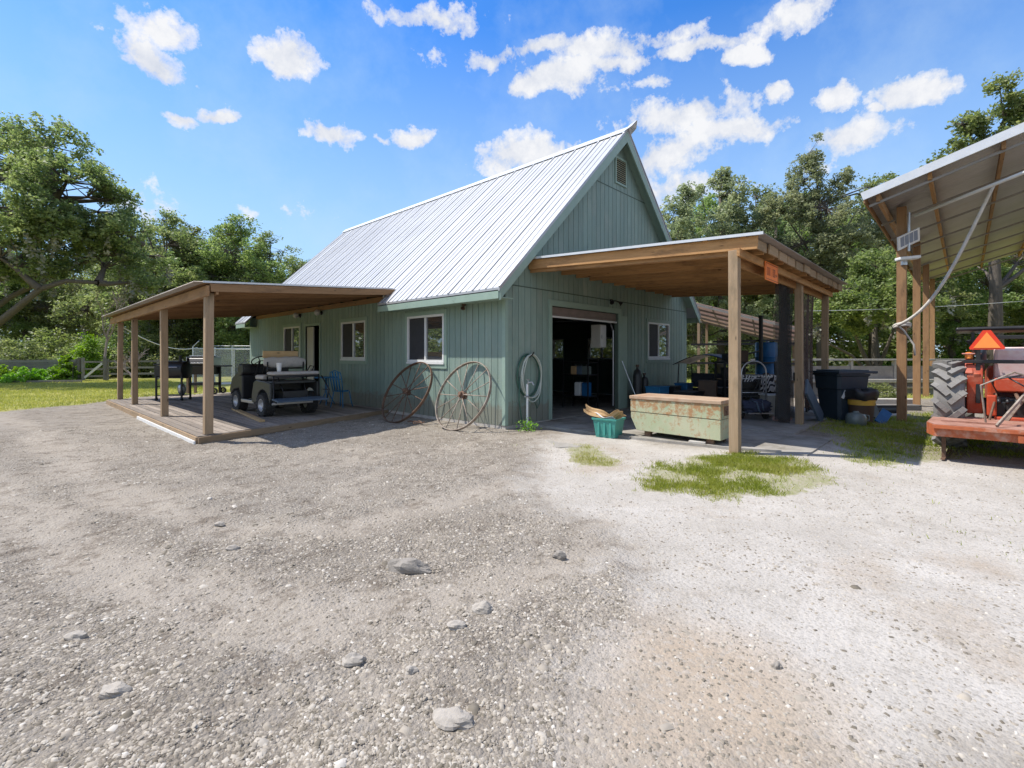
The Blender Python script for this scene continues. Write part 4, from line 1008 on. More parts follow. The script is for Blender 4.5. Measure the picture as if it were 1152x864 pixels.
# the big oak on the left, its trunk outside the picture and one limb sweeping in
o = at(-40, 27)
def rel(px, py, D, base): p = dp(px, py, D); return (p.x-base[0], p.y-base[1], p.z-base[2])
lob = [(*rel(px, py, D, o), s*1.1, s*1.1, s*k) for px, py, D, s, k in (
    (58, 165, 27, 1.9, .85), (98, 222, 27, 1.8, .8), (130, 225, 28, 1.2, .6), (85, 245, 26, 2.2, .6), (20, 185, 28, 2.0, .7), (75, 205, 26, 2.2, .7), (-30, 190, 27, 2.4, .8), (25, 235, 25, 2.6, .7), (110, 238, 27, 1.7, .6), (-60, 250, 26, 2.8, .7),
    (70, 262, 26, 2.2, .6), (143, 262, 27, 1.7, .6), (0, 290, 25, 2.2, .55), (115, 292, 28, 2.0, .6), (172, 288, 29, 1.6, .6), (50, 305, 27, 1.8, .5), (-90, 310, 26, 2.4, .7), (150, 318, 28, 1.6, .45), (-10, 150, 29, 1.6, .8))]
tree('live_oak', 'huge spreading live oak at left, one bare limb sweeping over the fence', o, lob,
     [(0, 0, 0), (.2, .1, 2.2), (.3, .4, 4.2), (.8, .9, 7)], .62, 3000, 28, .16, M['leafA'], GT, 21, cr=.38, gap=.475, moss=110, twig=.2,
     stems=[([(0, 0, 2.2), rel(-20, 378, 26, o), rel(15, 350, 25.5, o), rel(45, 325, 25.5, o), rel(75, 316, 26, o), rel(110, 318, 26.5, o)], .23),
            ([(0, 0, 2.6), rel(-20, 330, 27, o), rel(15, 300, 27, o), rel(45, 270, 27, o), rel(60, 225, 27, o)], .26),
            ([(0, 0, 3.0), rel(10, 335, 27.5, o), rel(60, 310, 28, o), rel(120, 285, 28, o), rel(160, 275, 28, o)], .18)])
# tall tree right of the carport roof, oak with many stems, the tree over the shed
o = at(925, 33)
lob = [(*rel(px, py, D, o), s*.95, s*.95, s*k) for px, py, D, s, k in (
    (912, 170, 33, .9, 1.6), (905, 205, 33, 1.3, 1.3), (940, 205, 33, 1.2, 1.2), (930, 235, 32, 1.8, .9), (880, 240, 33, 1.6, 1.0), (965, 235, 33, 1.5, .8), (1000, 228, 34, 1.4, .5), (1030, 222, 35, 1.1, .4),
    (900, 275, 33, 2.0, .8), (950, 280, 32, 2.0, .8), (995, 265, 33, 1.6, .6), (860, 285, 33, 1.6, .8), (930, 320, 33, 2.0, .8), (985, 315, 33, 1.8, .7), (1010, 290, 34, 1.5, .6))]
tree('cedar_tree', 'tall loose cedar with pointed top behind the carport roof', o, lob, [(0, 0, 0), (0, .1, 3), (.1, 0, 7), (-.3, .1, 12)], .3, 2200, 28, .15, M['leafC'], GT, 33, cr=.32, gap=.51, twig=.35)
o = at(985, 27)
lob = [(*rel(px, py, D, o), s, s, s*k) for px, py, D, s, k in (
    (985, 300, 26, 1.5, .6), (955, 325, 26, 1.4, .6), (1005, 325, 25, 1.4, .6), (935, 350, 26, 1.2, .6), (985, 345, 25, 1.5, .55), (1030, 345, 26, 1.3, .6), (960, 370, 27, 1.0, .5), (1015, 300, 27, 1.2, .6))]
tree('young_oak', 'pale green many-stemmed oak between carport and shed', o, lob, [(0, 0, 0), (.05, 0, .9), (.2, .1, 1.8), (.3, .1, 3.2)], .2, 520, 52, .15, M['leafB'], GT, 41, cr=.45, gap=.42, moss=30,
     stems=[([(0, 0, .3), rel(970, 395, 27, o), rel(962, 375, 27, o), rel(955, 350, 26.5, o)], .13), ([(0, 0, .5), rel(1000, 385, 27, o), rel(1010, 360, 26.5, o)], .12), ([(0, 0, .2), rel(958, 400, 27, o), rel(935, 388, 27, o), rel(915, 372, 27, o)], .1)])
o = at(1120, 25)
lob = [(*rel(px, py, D, o), s, s, s*k) for px, py, D, s, k in (
    (1140, 110, 24, 1.0, .8), (1082, 140, 24, .8, .7), (1060, 180, 25, .9, .5), (1115, 158, 24, 1.1, .6), (1125, 100, 24, .7, .8), (1105, 135, 24, .9, .6), (1150, 150, 24, 1.3, .6), (1085, 165, 24, .8, .5), (1120, 180, 24, 1.2, .5), (1075, 205, 25, .9, .45), (1180, 120, 24, 1.6, .8), (1040, 215, 25, .9, .3), (1060, 235, 26, .8, .35), (1175, 200, 25, 2.0, .7), (1210, 260, 25, 2.2, .7), (1150, 290, 26, 1.8, .5), (1100, 300, 27, 1.3, .4))]
tree('live_oak', 'tall airy oak rising over the pole shed roof at right', o, lob, [(0, 0, 0), (.1, 0, 2.6), (-.2, 0, 5), (.2, .1, 8.5), (.3, 0, 10.5)], .36, 640, 46, .17, M['leafB'], GT, 55, cr=.42, gap=.45, moss=30, twig=.6)

# ------------------------------------------------------------------ shrubs, bed plants, brush
def shrub(label, loc, w, h, n, per, leaf, lm, seed, group, name='shrub'):
    r = np.random.default_rng(seed); t = thing(name, label, 'shrub', loc, 0, group)
    d = r.normal(size=(n, 3)); d /= np.linalg.norm(d, axis=1)[:, None]; d[:, 2] = abs(d[:, 2])
    C = d*(r.random(n)**.4)[:, None]*np.array([w/2, w/2, h*.85]); C[:, 2] += .1
    keep = np.array([noise.noise(Vector(c)*1.3+Vector((seed, 2, 0))) > -.22 for c in C]); C = C[keep]
    leaves('leaves', C, np.full(len(C), .22*max(1, h/1.6)), per, leaf, seed, lm, parent=t, up=.6)
    mb = MB()
    for c in C[::3]:
        mb.tube([(0, 0, 0), (float(c[0])*.5, float(c[1])*.5, float(c[2])*.45), tuple(float(x) for x in c)], [.02, .012, .005], 4, cap=False)
    mb.build('stems', M['bark'], t); return t
SA = shrub('tall dark brush behind the board fence at far left', at(-20, 36), 5, 3.6, 150, 60, .16, M['leafB'], 1, 'brush behind the left fence')
SB = shrub('loose green brush behind the wooden gate', at(100, 35), 4.4, 3.0, 130, 60, .16, M['leafA'], 2, 'brush behind the left fence')
for i, (s, px, D, k, lb) in enumerate((
    (SB, 20, 34, 1.1, 'dark brush behind the middle of the board fence'), (SA, 60, 38, 1.2, 'pale brush behind the right end of the board fence'), (SA, 140, 37, 1.1, 'pale brush behind the first porch posts'),
    (SB, 170, 36, 1.25, 'dark brush seen behind the black smoker'), (SA, 205, 40, 1.3, 'pale brush left of the chain link kennel'), (SB, 240, 42, 1.3, 'dark brush behind the kennel'), (SA, 272, 40, 1.3, 'pale brush at the far corner of the house'),
    (SB, -80, 36, 1.3, 'dark brush beyond the left picture edge'), (SA, -160, 38, 1.4, 'pale brush beyond the left picture edge'))):
    copy_thing(s, at(px, D), i*1.7, k, lb)
SC = shrub('low bright bedding plant at far left of the garden bed', at(8, 29), 2.4, 1.05, 90, 60, .13, M['leafD'], 3, 'bright plants in the garden bed')
for i, (px, D, k, lb) in enumerate(((30, 28.5, .9, 'bright bedding plant, second from the left in the bed'), (50, 29.5, .8, 'bright bedding plant in the middle of the bed'), (66, 30, .95, 'bright round plant near the gate end of the bed'), (-22, 29, 1.1, 'bright plant cut off by the left picture edge'))):
    copy_thing(SC, at(px, D), i*2.1, k, lb)
SD = shrub('pale leafy shrub, tallest at the gate end of the bed', at(78, 30.5), 1.9, 1.7, 80, 40, .17, M['leafD'], 4, 'bright plants in the garden bed')
t = shrub('bright green climbing bush behind the gate', at(96, 33), 1.3, 3.6, 110, 70, .13, M['leafD'], 6, None)
SE = shrub('bright clipped hedge bush beyond the block wall', at(1006, 42), 4.0, 2.1, 150, 70, .15, M['leafD'], 7, 'bushes beyond the block wall')
for i, (px, D, k, lb) in enumerate(((1038, 45, .9, 'clipped bush seen between two shed posts'), (880, 44, .8, 'bush seen through the rear carport opening'), (1090, 44, 1.2, 'bush behind the tractor exhaust'), (800, 46, 1.1, 'bush seen under the faded lean-to roof'))):
    copy_thing(SE, at(px, D), i*2.1, k, lb)
shrub('small pale flowering weed clump against the block wall', (*gp(982, 452, -.1)[:2], -.1), 1.5, .62, 60, 40, .08, M['leafB'], 8, None)
shrub('small weed at the foot of the pale standpipe', (.2, -.45, -.09), .28, .14, 12, 16, .05, M['leafD'], 12, None, name='weed')
# bare greyish dead tree tops hanging in front of the woods
def deadtree(label, px, py, D, h, seed):
    base = at(px, D); t = thing('dead_tree', label, 'tree', base); r = random.Random(seed); mb = MB()
    def br(p, d, l, rad, k):
        q = p+d*l; mb.tube([p, p.lerp(q, .5)+Vector((r.uniform(-.05, .05),)*3)*l, q], [rad, rad*.8, rad*.55], 5, cap=False)
        if k == 0: return
        for i in range(3 if k > 1 else 4): br(p.lerp(q, r.uniform(.5, 1)), (d+Vector((r.uniform(-.8, .8), r.uniform(-.8, .8), r.uniform(-.2, .5)))).normalized(), l*r.uniform(.55, .75), rad*.5, k-1)
    br(Vector((0, 0, 0)), Vector((.05, 0, 1)).normalized(), h*.5, .1, 4); mb.build('branches', mat('bare_grey_bark', (.34, .28, .25), (.25, .2, .18), rough=.9), t, fixn=False)
deadtree('bare grey dead tree in front of the woods behind the gate', 118, 340, 31, 6.6, 3)
deadtree('small bare vine-like dead shrub beside the far porch posts', 150, 430, 19.5, 1.9, 9)

# far woods: one leafy mass nobody could count, all round the yard
r_ = np.random.default_rng(4); CC = []; 
for a in np.arange(-2.2, 2.2, .011):
    D = 82+14*math.sin(a*7)+r_.uniform(-6, 6); hgt = 7.5+2.6*noise.noise(Vector((a*6, 0, 0)))+1.6*noise.noise(Vector((a*25, 3, 0)))
    x = CAM.x+D*(FX*math.cos(a)+RX*math.sin(a)); y = CAM.y+D*(FY*math.cos(a)+RY*math.sin(a))
    for k in range(12): CC.append((x+r_.uniform(-3, 3), y+r_.uniform(-3, 3), hgt*(k+.5)/12*r_.uniform(.85, 1.05)))
CC = np.array(CC); far = leaves('far_woods', CC, np.full(len(CC), 1.3), 26, .62, 3, M['leafA']); tag(far, 'distant leafy woods behind the yard', 'woods', kind='stuff')

# ------------------------------------------------------------------ grass
def blades(name, X, Y, h0, h1, w, seed, mat_, label, lean=.5, z=None):
    r = np.random.default_rng(seed); n = len(X); Z = ghv(X, Y) if z is None else z
    th = r.random(n)*2*PI; h = h0+(h1-h0)*r.random(n)**1.6; ln = lean*r.random(n)*h; la = r.random(n)*2*PI
    dx, dy = np.cos(th)*w/2, np.sin(th)*w/2; tx, ty = np.cos(la)*ln, np.sin(la)*ln
    V = np.stack([np.stack([X-dx, Y-dy, Z-.004], -1), np.stack([X+dx, Y+dy, Z-.004], -1), np.stack([X+dx*.6+tx*.45, Y+dy*.6+ty*.45, Z+h*.62], -1), np.stack([X+tx, Y+ty, Z+h], -1)], 1).reshape(-1, 3)
    me = npmesh(name, V, np.arange(n*4).reshape(-1, 4), dict(rnd=np.repeat(np.clip(fbm(X, Y, 1.5, seed)*.9+.35*(r.random(n)-.5), 0, 1), 4)), False); me.materials.append(mat_)
    o = bpy.data.objects.new(name, me); COL.objects.link(o); tag(o, label, 'grass', kind='stuff'); return o
r = np.random.default_rng(8)
def sample(P, n, edge=.0, tuft=2.5, keep=.5):
    lo = P.min(0)-.4; hi = P.max(0)+.4; A = r.random((n, 2))*(hi-lo)+lo; X, Y = A[:, 0], A[:, 1]
    d = sdist(P, X, Y)+.5*(fbm(X, Y, 2.2, 9)-.47)*1.2; f = fbm(X, Y, tuft, 31)
    nc = max(8, n//16); ci = r.integers(0, nc, n); A = (r.random((nc, 2))*(hi-lo)+lo)[ci]+r.normal(size=(n, 2))*.035; X, Y = A[:, 0], A[:, 1]
    d = sdist(P, X, Y)+(fbm(X, Y, 2.2, 9)-.47)*.9+(fbm(X, Y, 9, 19)-.47)*.5; f = fbm(X, Y, tuft, 31)
    k = (d > -.05+.35*r.random(n)**2*0) & (r.random(n) < np.clip((f-.30)*keep*1.7, .04, 1)) & (r.random(n) < np.clip(d/.7+.12, 0, 1)**1.5); return X[k], Y[k]
X, Y = sample(GR[0], 260000, keep=1.6); blades('grass_patch', X, Y, .012, .06, .0065, 1, M['grass'], 'sunny patch of short green grass in front of the carport post', .9)
X, Y = sample(GR[1], 80000, keep=1.3); blades('grass_patch', X, Y, .012, .045, .006, 2, M['drygrass'], 'small sparse grass patch in front of the garage door', .9)
X, Y = sample(GR[2], 260000, keep=1.0); blades('grass_patch', X, Y, .02, .08, .009, 3, M['grass'], 'shaded grass between the carport slab and the orange mower', .9)
# scattered tufts
n = 5000; A = r.random((n, 2))*np.array([11, 9])+np.array([-2, -9]); X, Y = A[:, 0], A[:, 1]; k = (fbm(X, Y, 1.9, 77) > .60) & (slabd(X, Y) > .08); blades('weeds', X[k], Y[k], .01, .06, .007, 4, M['grass'], 'thin weeds scattered over the sandy ground', .9)
# lawn at left and behind the porch
n = 190000; A = r.random((n, 2))*np.array([26, 24])+np.array([-26, 9]); X, Y = A[:, 0], A[:, 1]
k = (lawnd(X, Y) > -.1) & ~((X > -5) & (Y < 14.3)) & (X < 0) | ((Y > 15.6) & (lawnd(X, Y) > 0)); k &= r.random(n) < np.clip(fbm(X, Y, .8, 12)*1.6, .3, 1)
blades('grass_lawn', X[k], Y[k], .03, .10, .022, 5, M['drygrass'], 'yellow-green mown lawn left of the porch', .8)
n = 60000; A = r.random((n, 2))*np.array([20, 24])+np.array([15, -14]); X, Y = A[:, 0], A[:, 1]; k = lawnd(X, Y) > 0
blades('grass_field', X[k], Y[k], .04, .14, .03, 6, M['drygrass'], 'dry grass field beyond the block wall', .8)
# ------------------------------------------------------------------ wagon wheels leaning on the wall
def wagon_wheel(label, v, ub, dia, mt, ns, seed):
    R = dia/2; zt = math.sqrt(max(.01, dia**2-(ub+.06)**2)); lean = math.atan2(-ub-.06, zt)     # lean towards the wall (+x)
    t = thing('wagon_wheel', label, 'wheel', (ub, v, gh(ub, v)), 0, 'old wagon wheels leaning on the green wall')
    Mx = Matrix.Rotation(lean, 3, 'Y'); P = lambda y, z, o=0: Mx@Vector((o, y, z+R))
    mb = MB(); ring = 56; vs = []; 
    for i in range(ring):
        a = 2*PI*i/ring
        for dr, do in ((0, -.032), (0, .032), (-.016, .032), (-.016, -.032)): vs.append(P((R+dr)*math.cos(a), (R+dr)*math.sin(a), do))
    fs = [(i*4+j, i*4+(j+1) % 4, ((i+1) % ring)*4+(j+1) % 4, ((i+1) % ring)*4+j) for i in range(ring) for j in range(4)]
    mb.add(vs, fs); mb.build('rim', mt, t)
    mb = MB(); mb.lathe([(.001, -.11), (.045, -.11), (.05, -.06), (.085, -.05), (.085, -.035), (.055, -.03), (.055, .03), (.085, .035), (.085, .05), (.05, .06), (.045, .11), (.001, .11)], P(0, 0), Mx@Vector((1, 0, 0)), 18)
    mb.build('hub', M['rust'], t, smooth=True)
    for i in range(ns):
        a = 2*PI*(i+.5)/ns+seed; o = .045 if i % 2 else -.045
        mb = MB(); mb.tube([P(.06*math.cos(a), .06*math.sin(a), o), P((R-.014)*math.cos(a), (R-.014)*math.sin(a), 0)], .0105, 5); mb.build('spoke', mt, t, smooth=2)
    return t
wagon_wheel('dark rusty wagon wheel nearer the deck, leaning under the window', 2.85, -.92, 1.66, M['rust'], 14, 0)
wagon_wheel('paler wagon wheel leaning on the wall nearest the house corner', .88, -.76, 1.6, M['palerust'], 14, .2)
mb = MB(); pts = [Vector((-.75+rnd.uniform(-.06, .06)-.1*math.sin(i), 2.1+.22*math.cos(i*.9), -.03+.02*(i % 3))) for i in range(12)]
mb.tube(pts, .012, 5); o = center(mb.build('iron_rod', M['rust'])); tag(o, 'bent rusty iron rod lying under the wagon wheels', 'rod')

# ------------------------------------------------------------------ hose on the gable wall with its standpipe
t = thing('garden_hose', 'coiled pale and green garden hose hung on the gable wall', 'hose', (.68, -.1, 1.05))
mb = MB(); 
def loop(rx, rz, cx, cz_, dy, n=40, turns=1, sp=.0, ph=0): return [Vector((cx+rx*math.sin(2*PI*i/n*turns+ph), dy+sp*i/n+.012*math.sin(i*.7), cz_+rz*math.cos(2*PI*i/n*turns+ph))) for i in range(int(n))]
mb.tube(loop(.33, .47, 0, 0, -.02, 60, 2, -.05), .014, 7); mb.tube(loop(.30, .52, .02, -.04, -.06, 40), .014, 7, closed=True); mb.build('pale_loops', M['hosep'], t, smooth=2)
mb = MB(); mb.tube(loop(.36, .46, -.02, .02, .02, 60, 2, .02, .4), .016, 7); mb.tube([(-.33, 0, .0), (-.36, 0, -.5), (-.28, -.02, -1.0), (-.2, -.05, -1.1)], .014, 7); mb.tube([(.1, 0, -.45), (.22, -.01, -.72), (.3, -.01, -.62), (.34, 0, -.3)], .01, 7); mb.build('green_loops', M['hose'], t, smooth=2)
mb = MB(); mb.tube([(0, .08, .42), (0, -.05, .45), (0, -.11, .52)], .014, 6); mb.tube([(-.06, .06, .42), (.06, .06, .42)], .02, 6); mb.build('hanger', M['blkmetal'], t)
t = thing('standpipe', 'white plastic standpipe with brass tap in front of the hose', 'tap', (.36, -.3, -.1))
mb = MB(); mb.tube([(0, 0, 0), (0, 0, 1.0)], .024, 10); mb.build('pipe', M['white'], t, smooth=True)
mb = MB(); mb.tube([(0, 0, .97), (0, -.03, 1.03), (.05, -.09, 1.04), (.06, -.13, .98)], .017, 8); mb.cyl((0, -.02, 1.04), (0, -.02, 1.09), .008, n=6); mb.cbox((0, -.02, 1.1), (.09, .02, .014)); mb.cbox((-.02, 0, .74), (.1, .06, .03)); mb.build('tap', M['steel'], t)

# ------------------------------------------------------------------ golf cart (local +y forwards, rear bench faces the viewer)
DZ = .045
cart = thing('golf_cart', 'dark grey golf cart with tan seats parked tail-out on the deck', 'golf cart', (-2.36, 5.22, DZ), math.radians(2))
def wheelmb(R, w, lugs=22):
    mb = MB(); mb.lathe([(R*.52, -w/2+.02), (R*.72, -w/2), (R*.93, -w/2+.01), (R, -w/2+.05), (R, w/2-.05), (R*.93, w/2-.01), (R*.72, w/2), (R*.52, w/2-.02)], (0, 0, 0), (1, 0, 0), 28)
    for i in range(lugs):
        a = 2*PI*i/lugs
        for s in (-1, 1):
            p = Vector((s*w*.25, (R+.004)*math.cos(a+s*.07), (R+.004)*math.sin(a+s*.07)))
            q = Vector((s*w*.03, (R+.004)*math.cos(a+.12), (R+.004)*math.sin(a+.12)))
            mb.beam(Vector((s*w*.45, p.y, p.z)), q, .035, .022, up=(0, math.cos(a), math.sin(a)))
    return mb
for x, y, out_ in ((-.53, 0, -1), (.53, 0, 1), (-.49, 1.72, -1), (.49, 1.72, 1)):
    R, w_ = .27, .25
    wb = wheelmb(R, w_).build('wheel', M['rubber'], cart, smooth=True); wb.location = (x, y, R)
    mb = MB(); mb.lathe([(.001, .07), (.05, .075), (.06, .05), (.1, .045), (.13, .075), (.142, .11), (.15, .11), (.15, -.08), (.001, -.08)], (0, 0, 0), (out_, 0, 0), 24)
    r_o = mb.build('rim', M['rim'], wb, smooth=True)
    mb = MB()
    for i in range(5): a = 2*PI*i/5; mb.cyl((out_*.06, .085*math.cos(a), .085*math.sin(a)), (out_*.052, .085*math.cos(a), .085*math.sin(a)), .018, n=8)
    mb.build('wheel_hole', M['blk'], wb)
# rear body with wheel arches, front cowl, floor
mb = MB()
def side(x0, x1):
    prof = [(-.42, .42)]+[(.36*math.cos(PI-a*PI/8)*1.0, .30+.34*math.sin(PI-a*PI/8)) for a in range(9)]+[(.42, .3), (.62, .3), (.66, .34), (.66, .5), (.55, .80), (.40, .86), (-.1, .84), (-.42, .80)]
    mb.prism([(x0, y, z) for y, z in prof], (x1-x0, 0, 0))
side(-.60, -.54); side(.54, .60); mb.box(-.54, .54, .38, .60, .34, .80); mb.box(-.54, .54, -.38, .40, .78, .84)
mb.build('rear_body', M['cartbody'], cart, bevel=.02)
mb = MB(); mb.box(-.5, .5, -.3, 1.9, .27, .33); mb.box(-.58, -.47, .62, 1.42, .26, .34); mb.box(.47, .58, .62, 1.42, .26, .34); mb.build('floor', M['steel'], cart, bevel=.01)
mb = MB(); mb.prism([(-.56, 1.38, .34), (-.56, 1.48, .34), (-.56, 1.62, .6), (-.56, 1.95, .56), (-.56, 2.2, .42), (-.56, 2.28, .55), (-.56, 2.1, .86), (-.56, 1.7, 1.02), (-.56, 1.42, 1.04), (-.56, 1.38, .9)], (1.12, 0, 0)); mb.build('front_cowl', M['blk'], cart, bevel=.03)
mb = MB(); mb.prism([(-.6, 1.28, .98), (-.6, 1.5, .92), (-.6, 1.62, 1.12), (-.6, 1.5, 1.24), (-.6, 1.3, 1.2)], (1.2, 0, 0)); mb.build('dashboard', M['blk'], cart, bevel=.03)
mb = MB(); mb.cbox((-.5, 1.28, 1.12), (.2, .07, .2)); mb.cbox((-.5, 1.24, 1.12), (.13, .02, .13)); mb.build('dash_box', M['cartbody'], cart, bevel=.01)
mb = MB(); c_ = Vector((-.26, 1.02, 1.32)); ax_ = Matrix.Rotation(-.6, 3, 'X'); mb.tube([c_+ax_@Vector((.2*math.cos(a*PI/12), .2*math.sin(a*PI/12), 0)) for a in range(24)], .015, 8, closed=True)
for a in (0, 2.1, 4.2): mb.tube([c_, c_+ax_@Vector((.2*math.cos(a), .2*math.sin(a), 0))], .011, 6)
sw = mb.build('steering_wheel', M['blk'], cart, smooth=2); mb = MB(); mb.tube([c_, (-.26, 1.35, .9)], .025, 8); mb.build('column', M['blk'], sw)
# front seat
def cushion(name, c, size, parent, rot=(0, 0, 0), mt='cushion', bev=.05):
    mb = MB(); mb.cbox(c, size, rot=rot); o = mb.build(name, M[mt], parent, bevel=bev, smooth=2); o.modifiers[0].segments = 4; return o
cushion('front_seat', (0, .42, .92), (1.06, .46, .12), cart)
sb = MB()
def back(a, b):   # rounded seat back facing the rear
    x = (a-.5)*1.02; e = 1-abs(a-.5)**6*50*.6; th = b*2*PI
    return Vector((x, .155+.062*math.cos(th)*(1 if e > 0 else 0)*max(.25, e), 1.29+.135*math.sin(th)*max(.45, e)+.008*math.sin(x*9)+.006*math.sin(x*23+th)))
sb.grid(back, 34, 20)
sb.add([back(0, j/20) for j in range(20)], [tuple(range(20))]); sb.add([back(1, j/20) for j in range(20)], [tuple(range(20))])
sb.build('seat_back', M['cushion'], cart, smooth=True)
cushion('rear_seat', (0, -.32, 1.03), (1.12, .42, .085), cart)
mb = MB(); mb.box(-.55, .55, -.51, -.12, .955, .985); mb.build('seat_base', M['blk'], cart, bevel=.005)
mb = MB()
for s in (-1, 1):
    mb.tube([(s*.44, .12, .8), (s*.44, .1, 1.3)], .018, 8); mb.tube([(s*.55, -.5, .98), (s*.55, -.52, .38), (s*.55, -.66, .36)], .018, 8)
    mb.tube([(s*.30, -.1, .97), (s*.26, -.5, .42)], .014, 6); mb.tube([(s*.53, -.1, .97), (s*.56, -.2, 1.18), (s*.56, -.02, 1.2), (s*.54, .15, 1.02)], .014, 6)
mb.tube([(-.55, -.5, .95), (.55, -.5, .95)], .018, 8); mb.tube([(-.44, .11, 1.14), (.44, .11, 1.14)], .018, 8); mb.build('seat_frame', M['blkmetal'], cart, smooth=2)
mb = MB(); mb.box(-.3, .3, -.44, .35, .36, .6); mb.build('rear_panel', M['blk'], cart)
mb = MB(); mb.cbox((.02, -.68, .41), (1.22, .36, .035), rot=(.12, 0, 0)); mb.build('foot_platform', M['bluegrey'], cart, bevel=.01)
mb = MB(); mb.tube([(.62, -.78, .40), (.66, -.8, .62), (.62, -.5, .95)], .016, 8); mb.tube([(.66, -.8, .62), (.60, -.62, .62)], .012, 6); mb.build('grab_rail', M['blkmetal'], cart, smooth=2)
for s in (-1, 1):
    mb = MB(); mb.cbox((s*.46, 2.18, .66), (.16, .06, .1)); mb.build('headlight', M['clear'], cart, bevel=.01)
mb = MB(); mb.cyl((-.52, 0, .27), (.52, 0, .27), .035, n=10); mb.cyl((-.48, 1.72, .27), (.48, 1.72, .27), .03, n=10); mb.cbox((0, -.02, .3), (.3, .34, .22)); mb.build('axle', M['blkmetal'], cart)
o = thing('wooden_board', 'short thick wooden board resting on the cart seat back', 'board', (-2.42, 5.50, DZ+1.43), math.radians(3))
mb = MB(); mb.cbox((0, .0, .055), (.86, .045, .17), rot=(.1, 0, 0)); mb.build('board', M['plank'], o, bevel=.003)
t = thing('paper_cup', 'white paper cup standing on the cart rear seat', 'cup', (-2.72, 4.82, DZ+1.075))
mb = MB(); mb.lathe([(.001, .004), (.042, .0), (.064, .2), (.068, .2), (.066, .205), (.058, .2), (.04, .012), (.001, .012)], (0, 0, 0), n=20); mb.build('cup_body', M['white'], t, smooth=True)
mb = MB(); mb.cbox((0, 0, .025), (.11, 1.9, .045)); o = mb.build('loose_plank', M['plank'], None, bevel=.003); p = gp(281, 474, DZ); q = (gp(262, 463, DZ), gp(299, 486-8, DZ))
pa, pb = gp(263, 461, DZ), gp(295, 475, DZ); c_ = (pa+pb)/2; o.location = (c_.x, c_.y, DZ); o.rotation_euler = (0, 0, -math.atan2((pb-pa).x, (pb-pa).y)); o.scale = (1, (pb-pa).length/1.9, 1); tag(o, 'pale plank lying loose on the deck beside the cart', 'plank')

# ------------------------------------------------------------------ blue chair and table by the wall
t = thing('bistro_chair', 'blue metal garden chair against the green wall', 'chair', (-.62, 5.85, DZ), math.radians(115))
mb = MB(); mb.lathe([(.001, .0), (.19, .0), (.2, .012), (.19, .025), (.001, .03)], (0, 0, .44), n=20); mb.build('seat', M['bluepaint'], t, smooth=True)
for a, b in ((-1, -1), (1, -1), (-1, 1), (1, 1)):
    mb = MB(); mb.tube([(a*.15, b*.15, .44), (a*.17, b*.17, .25), (a*.21, b*.21, 0)], .014, 6); mb.build('leg', M['bluepaint'], t, smooth=2)
mb = MB(); mb.tube([(-.16, .16, .44), (-.19, .24, .8), (-.17, .28, .98), (0, .30, 1.04), (.17, .28, .98), (.19, .24, .8), (.16, .16, .44)], .014, 6)
for x in (-.09, 0, .09): mb.tube([(x, .18, .46), (x, .28, 1.0)], .022, 5)
mb.tube([(-.17, .25, .8), (.17, .25, .8)], .012, 6); mb.build('backrest', M['bluepaint'], t, smooth=2)
t = thing('bistro_table', 'small round blue metal table behind the cart', 'table', (-.62, 6.75, DZ))
mb = MB(); mb.lathe([(.001, 0), (.34, 0), (.34, .03), (.001, .03)], (0, 0, .8), n=28); mb.build('table_top', M['bluepaint'], t)
for i in range(3):
    a = i*2.09; mb = MB(); mb.tube([(.04*math.cos(a), .04*math.sin(a), .8), (.05*math.cos(a), .05*math.sin(a), .35), (.25*math.cos(a), .25*math.sin(a), 0)], .014, 6); mb.build('leg', M['bluepaint'], t, smooth=2)

# ------------------------------------------------------------------ the two grills at the end of the deck
p = gp(196, 450, DZ)
g = thing('barrel_smoker', 'black barrel smoker on castor legs at the deck edge', 'grill', (p.x, p.y, DZ), math.atan2(RY, RX))
mb = MB(); mb.lathe([(.001, -.36), (.24, -.36), (.27, -.34), (.27, .34), (.24, .36), (.001, .36)], (.08, 0, .98), (1, 0, 0), 28); mb.build('barrel', M['blkmetal'], g, smooth=True)
mb = MB(); mb.lathe([(.272, -.33), (.285, -.33), (.285, .33), (.272, .33)], (.08, 0, .99), (1, 0, 0), 28); mb.build('lid_band', M['blk'], g, smooth=True)
mb = MB(); mb.cbox((-.42, 0, .93), (.26, .3, .38)); mb.cbox((-.42, 0, 1.16), (.3, .34, .05)); mb.build('firebox', M['blkmetal'], g, bevel=.01)
mb = MB(); mb.cyl((.2, 0, 1.24), (.2, 0, 1.46), .045, n=12); mb.build('chimney', M['blkmetal'], g)
mb = MB(); mb.tube([(-.15, -.3, 1.08), (.3, -.3, 1.08)], .014, 6); mb.build('handle', M['steel'], g)
for x, y in ((-.44, -.2), (.38, -.2), (-.44, .22), (.38, .22)):
    mb = MB(); mb.cbox((x, y, .43), (.045, .045, .72)); lg = mb.build('leg', M['blkmetal'], g)
    mb = MB(); mb.cyl((x-.02, y, .05), (x+.02, y, .05), .05, n=14); mb.build('castor', M['blk'], lg)
mb = MB(); mb.cbox((-.03, .01, .16), (.82, .42, .02)); mb.tube([(-.44, -.2, .45), (-.44, .22, .45)], .012, 6); mb.build('shelf', M['blkmetal'], g)
mb = MB(); mb.blob((.25, .0, .35), (.13, .12, .2), seed=3, amp=.2); o = mb.build('gas_bottle', M['steel'], None, smooth=2); o.location = (p.x, p.y, DZ); o.rotation_euler = g.rotation_euler; tag(o, 'pale bottle standing on the smoker shelf', 'bottle')
p = gp(228, 443, DZ)
g = thing('gas_grill', 'gas grill with silver lid edge, wooden legs and side shelf', 'grill', (p.x, p.y, DZ), math.atan2(RY, RX))
